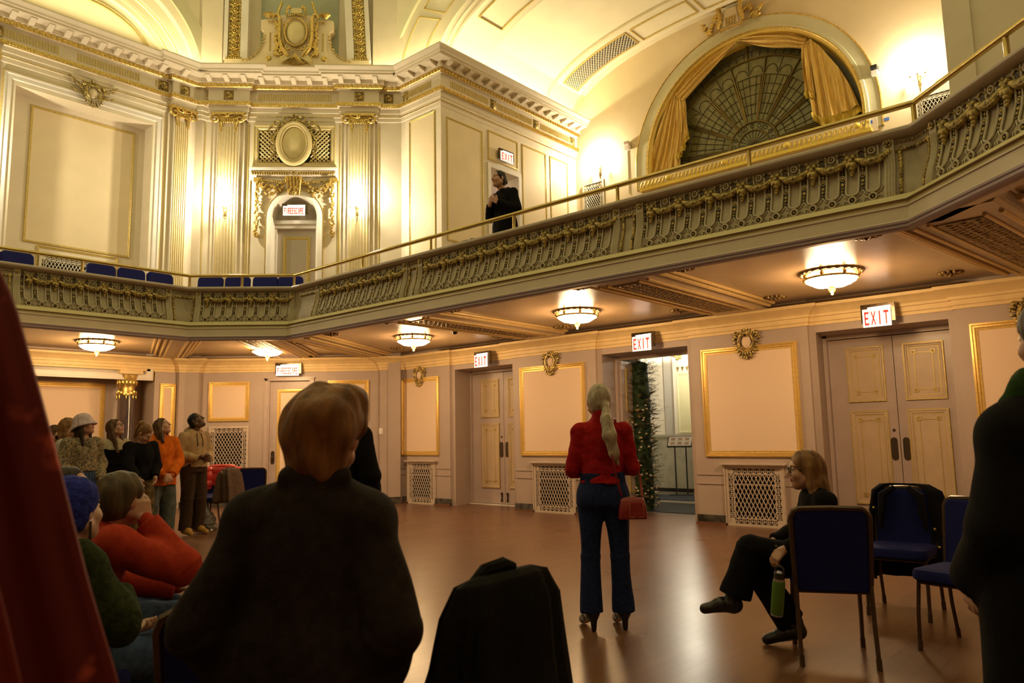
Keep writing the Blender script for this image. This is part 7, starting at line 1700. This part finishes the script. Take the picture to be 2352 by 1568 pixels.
# singer on the balcony
person('singer in a black blazer with hands clasped at the chest, leaning over the balcony rail', -6.36, 7.14, 264, 1.66, z=3.2, look=(-4, 4, 4), h=.008, sk='pink',
    J=dict(neck=(.0, .03, 1.42), head=(.0, .10, 1.565), chest=(0, .03, 1.27), sL=(-.175, .0, 1.35), sR=(.175, .0, 1.35), eL=(-.27, .02, 1.10), eR=(.27, .02, 1.09), wL=(-.075, .195, 1.205), wR=(.085, .19, 1.20)),
    hands={'L': dict(d=(.55, .25, .55), n=(.1, -.9, .2), curl=.9), 'R': dict(d=(-.5, .3, .6), n=(-.1, -.9, .2), curl=.9)},
    top=dict(m=C_['suit'], name='blazer', hem=.78, hw=.20, hd=.15, t=.024, arm=(.074, .066, .052), collar=True, open=.10, amp=.005, bust=True), legs=dict(m=C_['black'], r=(.10, .08, .07)), shoe=dict(m=C_['black_leather']),
    hair=dict(c='dark', s='bun', at=(0, -.120, -.01), r=(.080, .101, .093), fz=-.005))

# the standing group looking up
def drawstring(root, j, s, HP, he, hcn, part, u_, up, rt, fw):
    for sg in (-1, 1):
        mb = MB(); mb.tube([tuple(j['neck']+rt*sg*.035+fw*.105*s-up*.03), tuple(j['neck']+rt*sg*.045+fw*.135*s-up*.13), tuple(j['neck']+rt*sg*.042+fw*.145*s-up*.22)], .006, 5); local(mb, 'drawstring', C_['brownp'], root, True)
    part('beard', [he((0, .060, -.100), (.034, .034, .022), .01), sub(he((0, .09, -.075), (.03, .03, .022), .006))], HM['black'], .006)
person('man in a beige hoodie and tan boots at the right end of the standing group, face tipped up', -10.93, 5.24, 8, 1.79, look=(30, 32, 0), h=.009, sk='brown',
    J=dict(eL=(-.235, -.02, 1.10), eR=(.235, -.03, 1.11), wL=(-.07, .25, 1.04), wR=(.09, .25, 1.05), aL=(-.11, -.04, .09), aR=(.12, .02, .09)),
    top=dict(m=C_['beige'], name='hoodie', hem=.93, hw=.18, hd=.14, t=.03, arm=(.074, .068, .050), hood=True, amp=.008, cuff=True), legs=dict(m=C_['brownp'], r=(.108, .085, .080), clipz=.06, amp=.008), shoe=dict(m=C_['tanboot']),
    hair=dict(c='black', s='short', r=(.079, .100, .092), amp=.002, face=(.070, .088, .108)), extra=drawstring, hands={'L': dict(d=(.7, .5, 0), n=(.2, -.8, .5)), 'R': dict(d=(-.3, .8, .1), n=(-.2, -.2, .9))})
person('smiling woman in a long orange hoodie and wide grey jeans beside the man in beige', -10.60, 4.60, 2, 1.70, look=(38, 24, -4), h=.009, sk='pink',
    J=dict(eL=(-.245, .03, 1.09), eR=(.245, .0, 1.09), wL=(-.055, .24, .90), wR=(.06, .24, .91), aL=(-.13, -.02, .09), aR=(.12, .03, .09), tL=(-.17, .13, .035), tR=(.12, .17, .035), kL=(-.12, .02, .5), kR=(.11, .03, .5)),
    top=dict(m=C_['orange'], name='hoodie', hem=.76, hw=.225, hd=.165, t=.04, arm=(.088, .086, .060), hood=True, amp=.010, fr=18, cuff=True), legs=dict(m=C_['greyjean'], name='jeans', r=(.118, .100, .100), clipz=.045, amp=.010), shoe=dict(m=C_['greyshoe']),
    hair=dict(c='brown', s='long', len=.24, r=(.082, .103, .095)), hands={'L': dict(d=(.6, .35, -.55), n=(.3, -.8, -.2)), 'R': dict(d=(-.6, .35, -.55), n=(-.3, -.8, -.2))})
def ponytie(root, j, s, HP, he, hcn, part, u_, up, rt, fw): pass
person('woman in a black sweater and camouflage trousers looking down, leaning toward the orange hoodie', -10.26, 4.19, 12, 1.63, look=(14, -42, 8), h=.009, sk='pink',
    J=dict(neck=(.02, .05, 1.40), head=(.03, .14, 1.535), chest=(.01, .03, 1.26), sL=(-.165, .03, 1.36), sR=(.185, .03, 1.345), eR=(.24, .10, 1.09), wR=(.20, .26, .93), eL=(-.22, .04, 1.09), wL=(-.10, .20, .92)),
    top=dict(m=C_['black'], hem=.92, hw=.175, hd=.14, t=.03, arm=(.080, .078, .055), sleeve=.9, amp=.008), legs=dict(m=C_['camo'], r=(.12, .10, .085), clipz=.05, amp=.010), shoe=dict(m=C_['black_leather']),
    hair=dict(c='bob', s='pony', r=(.081, .102, .095), at=(0, -.085, .085), tail=[(0, -.09, .085), (-.01, -.15, .06), (-.02, -.16, -.06), (-.03, -.14, -.22)], tr=[.022, .034, .034, .010]), hands={'R': dict(d=(.1, .55, -.7), n=(-.8, -.2, -.2), curl=.8)})
person('woman with long brown hair and glasses in a cream top under a black vest', -10.86, 4.08, 6, 1.69, look=(32, 20, 0), h=.009, sk='pink',
    top=dict(m=C_['cream'], name='long_sleeved_top', hem=.93, hw=.16, hd=.125, t=.014, arm=(.066, .056, .046), amp=.004, open=.06), legs=dict(m=C_['black']), shoe=dict(m=C_['black_leather']), hair=dict(c='brown', s='long', len=.36, r=(.086, .106, .098)),
    extra=lambda root, j, s, HP, he, hcn, part, u_, up, rt, fw: (glasses(root, HP, u_, None, .022), part('vest', [ecn(j['pelvis'], j['waist'], (.175*s, .135*s), (.152*s, .122*s), fw, .05), ecn(j['waist'], j['chest'], (.152*s, .122*s), (.172*s, .137*s), fw, .05), cone(j['chest']+rt*.10*s, j['sR']-rt*.05*s+up*.02, .06*s, .045*s, .04), cone(j['chest']-rt*.10*s, j['sL']+rt*.05*s+up*.02, .06*s, .045*s, .04), sub(ell(j['neck']+fw*.11*s-up*.02*s, (.10, .14, .13), None, .03))], C_['black'])))
def bucket(root, j, s, HP, he, hcn, part, u_, up, rt, fw):
    mb = MB(); P = []
    for q in range(12):
        t = q/11; row = []
        for k in range(33):
            a = 2*PI*k/32; c, d = math.cos(a), math.sin(a)
            if t < .6: f = t/.6; r = math.sin(f*PI/2)*.104; zz = .150-.085*(1-math.cos(f*PI/2)); row.append(tuple(HP(r*.92*c, -.02+r*1.08*d, zz)))
            else: f = (t-.6)/.4; r = .104+.040*f; row.append(tuple(HP(r*.92*c, -.02+r*1.08*d, .065-.085*f-.03*f*max(0, -d))))
        P.append(row)
    mb.grid(P); o = local(mb, 'bucket_hat', C_['lilac'], root, 'all'); o.modifiers.new('thickness', 'SOLIDIFY').thickness = .006
    mb = MB(); mb.tube([tuple(j['neck']+rt*.07*math.cos(a)+fw*(.03+.085*math.sin(a))-up*(.02+.06*max(0, math.sin(a)))) for a in [2*PI*i/20 for i in range(20)]], .004, 5, closed=True); local(mb, 'necklace', M['bronze'], root, True)
    mb = MB()
    for u in (-.05, -.02, .02, .05): mb.tube([tuple(j['waist']+rt*u+fw*.135*s-up*.06), tuple(j['waist']+rt*u*1.3+fw*.15*s-up*.20)], .007, 5)
    local(mb, 'waist_tie', C_['blueskirt'], root, True)
person('woman in a lilac bucket hat and small print blouse, looking up, front of the left group', -9.66, 3.28, 14, 1.70, look=(26, 16, 0), h=.0085, sk='pink',
    J=dict(eL=(-.235, -.02, 1.11), eR=(.235, -.02, 1.11), wL=(-.13, .18, .93), wR=(.14, .18, .93)),
    top=dict(m=C_['floral'], name='blouse', hem=1.03, hw=.165, hd=.13, t=.03, arm=(.080, .080, .048), open=.13, amp=.010, fr=24), legs=dict(m=C_['blueskirt'], name='skirt', r=(.14, .14, .14), split=False), shoe=dict(m=C_['black_leather']),
    hair=dict(c='dark', s='long', len=.24, r=(.080, .100, .090)), extra=bucket)
person('woman in a white ribbed sweater with long light hair, turned away behind the bucket hat', -10.27, 3.30, 60, 1.68, look=(-10, 12, 0), h=.009, sk='pink', face=False,
    top=dict(m=C_['white_rib'], hem=.92, hw=.17, hd=.13, t=.022, arm=(.072, .064, .048), amp=.004), legs=dict(m=C_['jeans'], name='jeans'), shoe=dict(m=C_['black_leather']), hair=dict(c='bob', s='long', len=.34, r=(.086, .106, .098)))
person('woman with tied back hair and a black face mask in a dark green top', -11.62, 3.58, 20, 1.62, look=(14, 4, 0), h=.010, sk='pink',
    top=dict(m=C_['dgreen'], hem=.93, amp=.004, t=.02), legs=dict(m=C_['black']), shoe=dict(m=C_['black_leather']), hair=dict(c='brown', s='bun', at=(0, -.12, -.03)),
    extra=lambda root, j, s, HP, he, hcn, part, u_, up, rt, fw: part('face_mask', [he((0, .062, -.058), (.066, .066, .050), .02), hcn((.05, .06, -.04), (.08, .0, -.01), .006, .004, .01), hcn((-.05, .06, -.04), (-.08, .0, -.01), .006, .004, .01)], C_['black'], .006))
person('woman in an olive top with dark fringe, half hidden by the red drape', -12.10, 3.56, 8, 1.65, look=(30, 16, 0), h=.010, sk='pink',
    top=dict(m=C_['olive'], hem=.93, amp=.004, t=.02), legs=dict(m=C_['black']), shoe=dict(m=C_['black_leather']), hair=dict(c='brown', s='short', r=(.088, .106, .098), more=[lambda he, hcn, HP: [he((0, .075, .065), (.055, .025, .025), .02)]]))
# seated at left
chair(-4.90, 1.57, 40, 'chair of the dark haired seated person, hidden behind the blue knit hat')
person('seated person with long dark hair, seen over the top of the blue knit hat', -4.90, 1.57, 50, 1.60, pose=SIT, look=(-12, 12, 0), h=.010, sk='pink', J=dict(head=(0, .05, 1.175)),
    top=dict(m=C_['black'], hem=-.04, t=.022), legs=dict(m=C_['jeans'], name='jeans'), shoe=dict(m=C_['black_leather']), hair=dict(c='dark', s='long', len=.22))
def knit(root, j, s, HP, he, hcn, part, u_, up, rt, fw):
    part('knit_hat', [he((0, -.030, .055), (.102, .124, .102), .02), he((0, -.065, -.015), (.096, .100, .090), .04), he((0, -.095, .04), (.088, .088, .09), .04), sub(he((0, .105, -.055), (.085, .100, .115), .015)), sub(he((0, -.02, -.155), (.14, .16, .085), .01))], C_['hatblue'], .006, .004, 60, 3, (1, 1, 1))
    mb = MB(); c = HP(.082, -.002, -.045); mb.tube([tuple(c), tuple(c+V3(.004, -.002, -.05)), tuple(c+V3(.002, 0, -.13))], [.004, .006, .008], 6); local(mb, 'earring', M['bronze'], root, True)
    mb = MB(); mb.tube([tuple(j['neck']+rt*.074*math.cos(a)+fw*(.01+.078*math.sin(a))+up*(.01-.02*math.sin(a))) for a in [2*PI*i/20 for i in range(20)]], .004, 5, closed=True); local(mb, 'necklace', M['bronze'], root, True)
chair(-3.27, 1.03, 98, 'chair of the person in the blue knit hat, hidden beneath the green sweater')
person('seated person in a royal blue knit hat and dark green cable sweater, hand to the chest', -3.27, 1.03, 98, 1.64, pose=SIT, look=(14, 6, -4), h=.0055, sk='fair', J=dict(head=(.0, .075, 1.125), neck=(0, .03, .99), sR=(.185, .01, .945), sL=(-.185, .01, .945), eR=(.255, .13, .70), wR=(.115, .175, .835), eL=(-.22, .08, .70), wL=(.03, .30, .625)),
    hands={'R': dict(d=(-.62, -.10, .40), n=(-.35, -.8, .1), curl=.7), 'L': dict(d=(.75, .45, -.05), n=(.1, .0, 1), curl=.8)},
    top=dict(m=C_['greenknit'], hem=-.06, hw=.19, hd=.15, t=.03, arm=(.085, .085, .070), sleeve=.72, amp=.007, fr=30), legs=dict(m=C_['bluejean'], name='jeans', r=(.11, .085, .075)), shoe=dict(m=C_['black_leather']),
    hair=dict(c='bob', s='short', r=(.080, .102, .090)), extra=knit)
chair(-3.70, 1.30, 92, 'chair of the person in the red orange sweatshirt, hidden behind the green sweater')
person('seated person in a red orange sweatshirt and jeans resting a cheek on a raised hand', -3.70, 1.30, 92, 1.72, pose=SIT, look=(14, 4, 0), h=.0055, sk='pink', J=dict(head=(.03, .13, 1.08), neck=(.0, .06, .96), chest=(0, .03, .83), waist=(0, -.02, .66), sR=(.19, .03, .90), sL=(-.19, .05, .90), eR=(.22, .33, .76), wR=(.11, .20, .985), eL=(-.22, .20, .68), wL=(-.05, .44, .635)),
    hands={'R': dict(d=(-.15, -.22, .85), n=(-.75, .1, -.1), curl=.9), 'L': dict(d=(.5, .7, -.1), n=(.2, -.1, .9), curl=.9)},
    top=dict(m=C_['redhood'], name='sweatshirt', hem=-.08, hw=.20, hd=.165, t=.03, arm=(.085, .078, .058), amp=.007, fr=20, cuff=True, neck=.02), legs=dict(m=C_['bluejean'], name='jeans', r=(.115, .09, .08)), shoe=dict(m=C_['black_leather']),
    hair=dict(c='olive', s='short', r=(.090, .112, .100), amp=.005, fr=60, more=[lambda he, hcn, HP: [he((0, -.075, .0), (.076, .060, .085), .03)]]))
# seated woman at right, turned sideways on her chair with crossed legs
def lady(root, j, s, HP, he, hcn, part, u_, up, rt, fw):
    glasses(root, HP, u_, None, .024)
    mb = MB(); c = j['wL']; mb.ell(tuple(c+V3(0, .05, .02)), .006, 6, 4); local(mb, 'ring', M['gold'], root, True)
person('seated woman with chin length light brown hair and glasses, black clothes, legs crossed, holding the bottle', -1.735, 4.90, 214, 1.66, pose=SIT, look=(-4, -2, 0), h=.006, sk='pink',
    J=dict(pelvis=(-.02, -.02, .545), waist=(-.01, -.02, .69), chest=(0, .0, .86), neck=(0, .01, 1.01), head=(0, .07, 1.125), sL=(-.165, .0, .935), sR=(.165, .0, .935), eL=(-.20, .05, .72), wL=(-.20, .27, .645), eR=(.20, .06, .73), wR=(.08, .28, .655), hL=(-.09, .02, .535), hR=(.085, .02, .52), kL=(-.03, .45, .635), aL=(.0, .575, .275), tL=(.0, .725, .245), kR=(.06, .42, .50), aR=(.07, .17, .10), tR=(.07, .33, .035)),
    hands={'L': dict(d=(.10, .72, -.62), n=(.45, -.55, -.6), curl=1.0), 'R': dict(d=(-.6, .5, -.2), n=(0, 0, -1), curl=.5)},
    top=dict(m=C_['black'], hem=-.05, hw=.175, hd=.15, t=.022, arm=(.070, .064, .050), neck=.03, amp=.005), legs=dict(m=C_['black'], r=(.100, .080, .100), end=.86, amp=.005), shoe=dict(m=C_['black_leather'], dirz='L'),
    hair=dict(c='bob', s='bob', len=.155, r=(.090, .110, .100), amp=.003, fr=100), extra=lady)
# small things people hold
def phone(x, y, z, head, tilt, label):
    r = root_at('phone', x, y, head, label, 'phone', z=z); mb = MB(); mb.box(-.036, .036, -.073, .073, -.004, .004); local(mb, 'case', M['plastic_black'], r, bevel=.003); r.rotation_euler = (D_(tilt), 0, D_(head))
    mb = MB(); mb.box(-.032, .032, -.066, .066, .004, .0045); local(mb, 'screen', M['marble_black'], r)
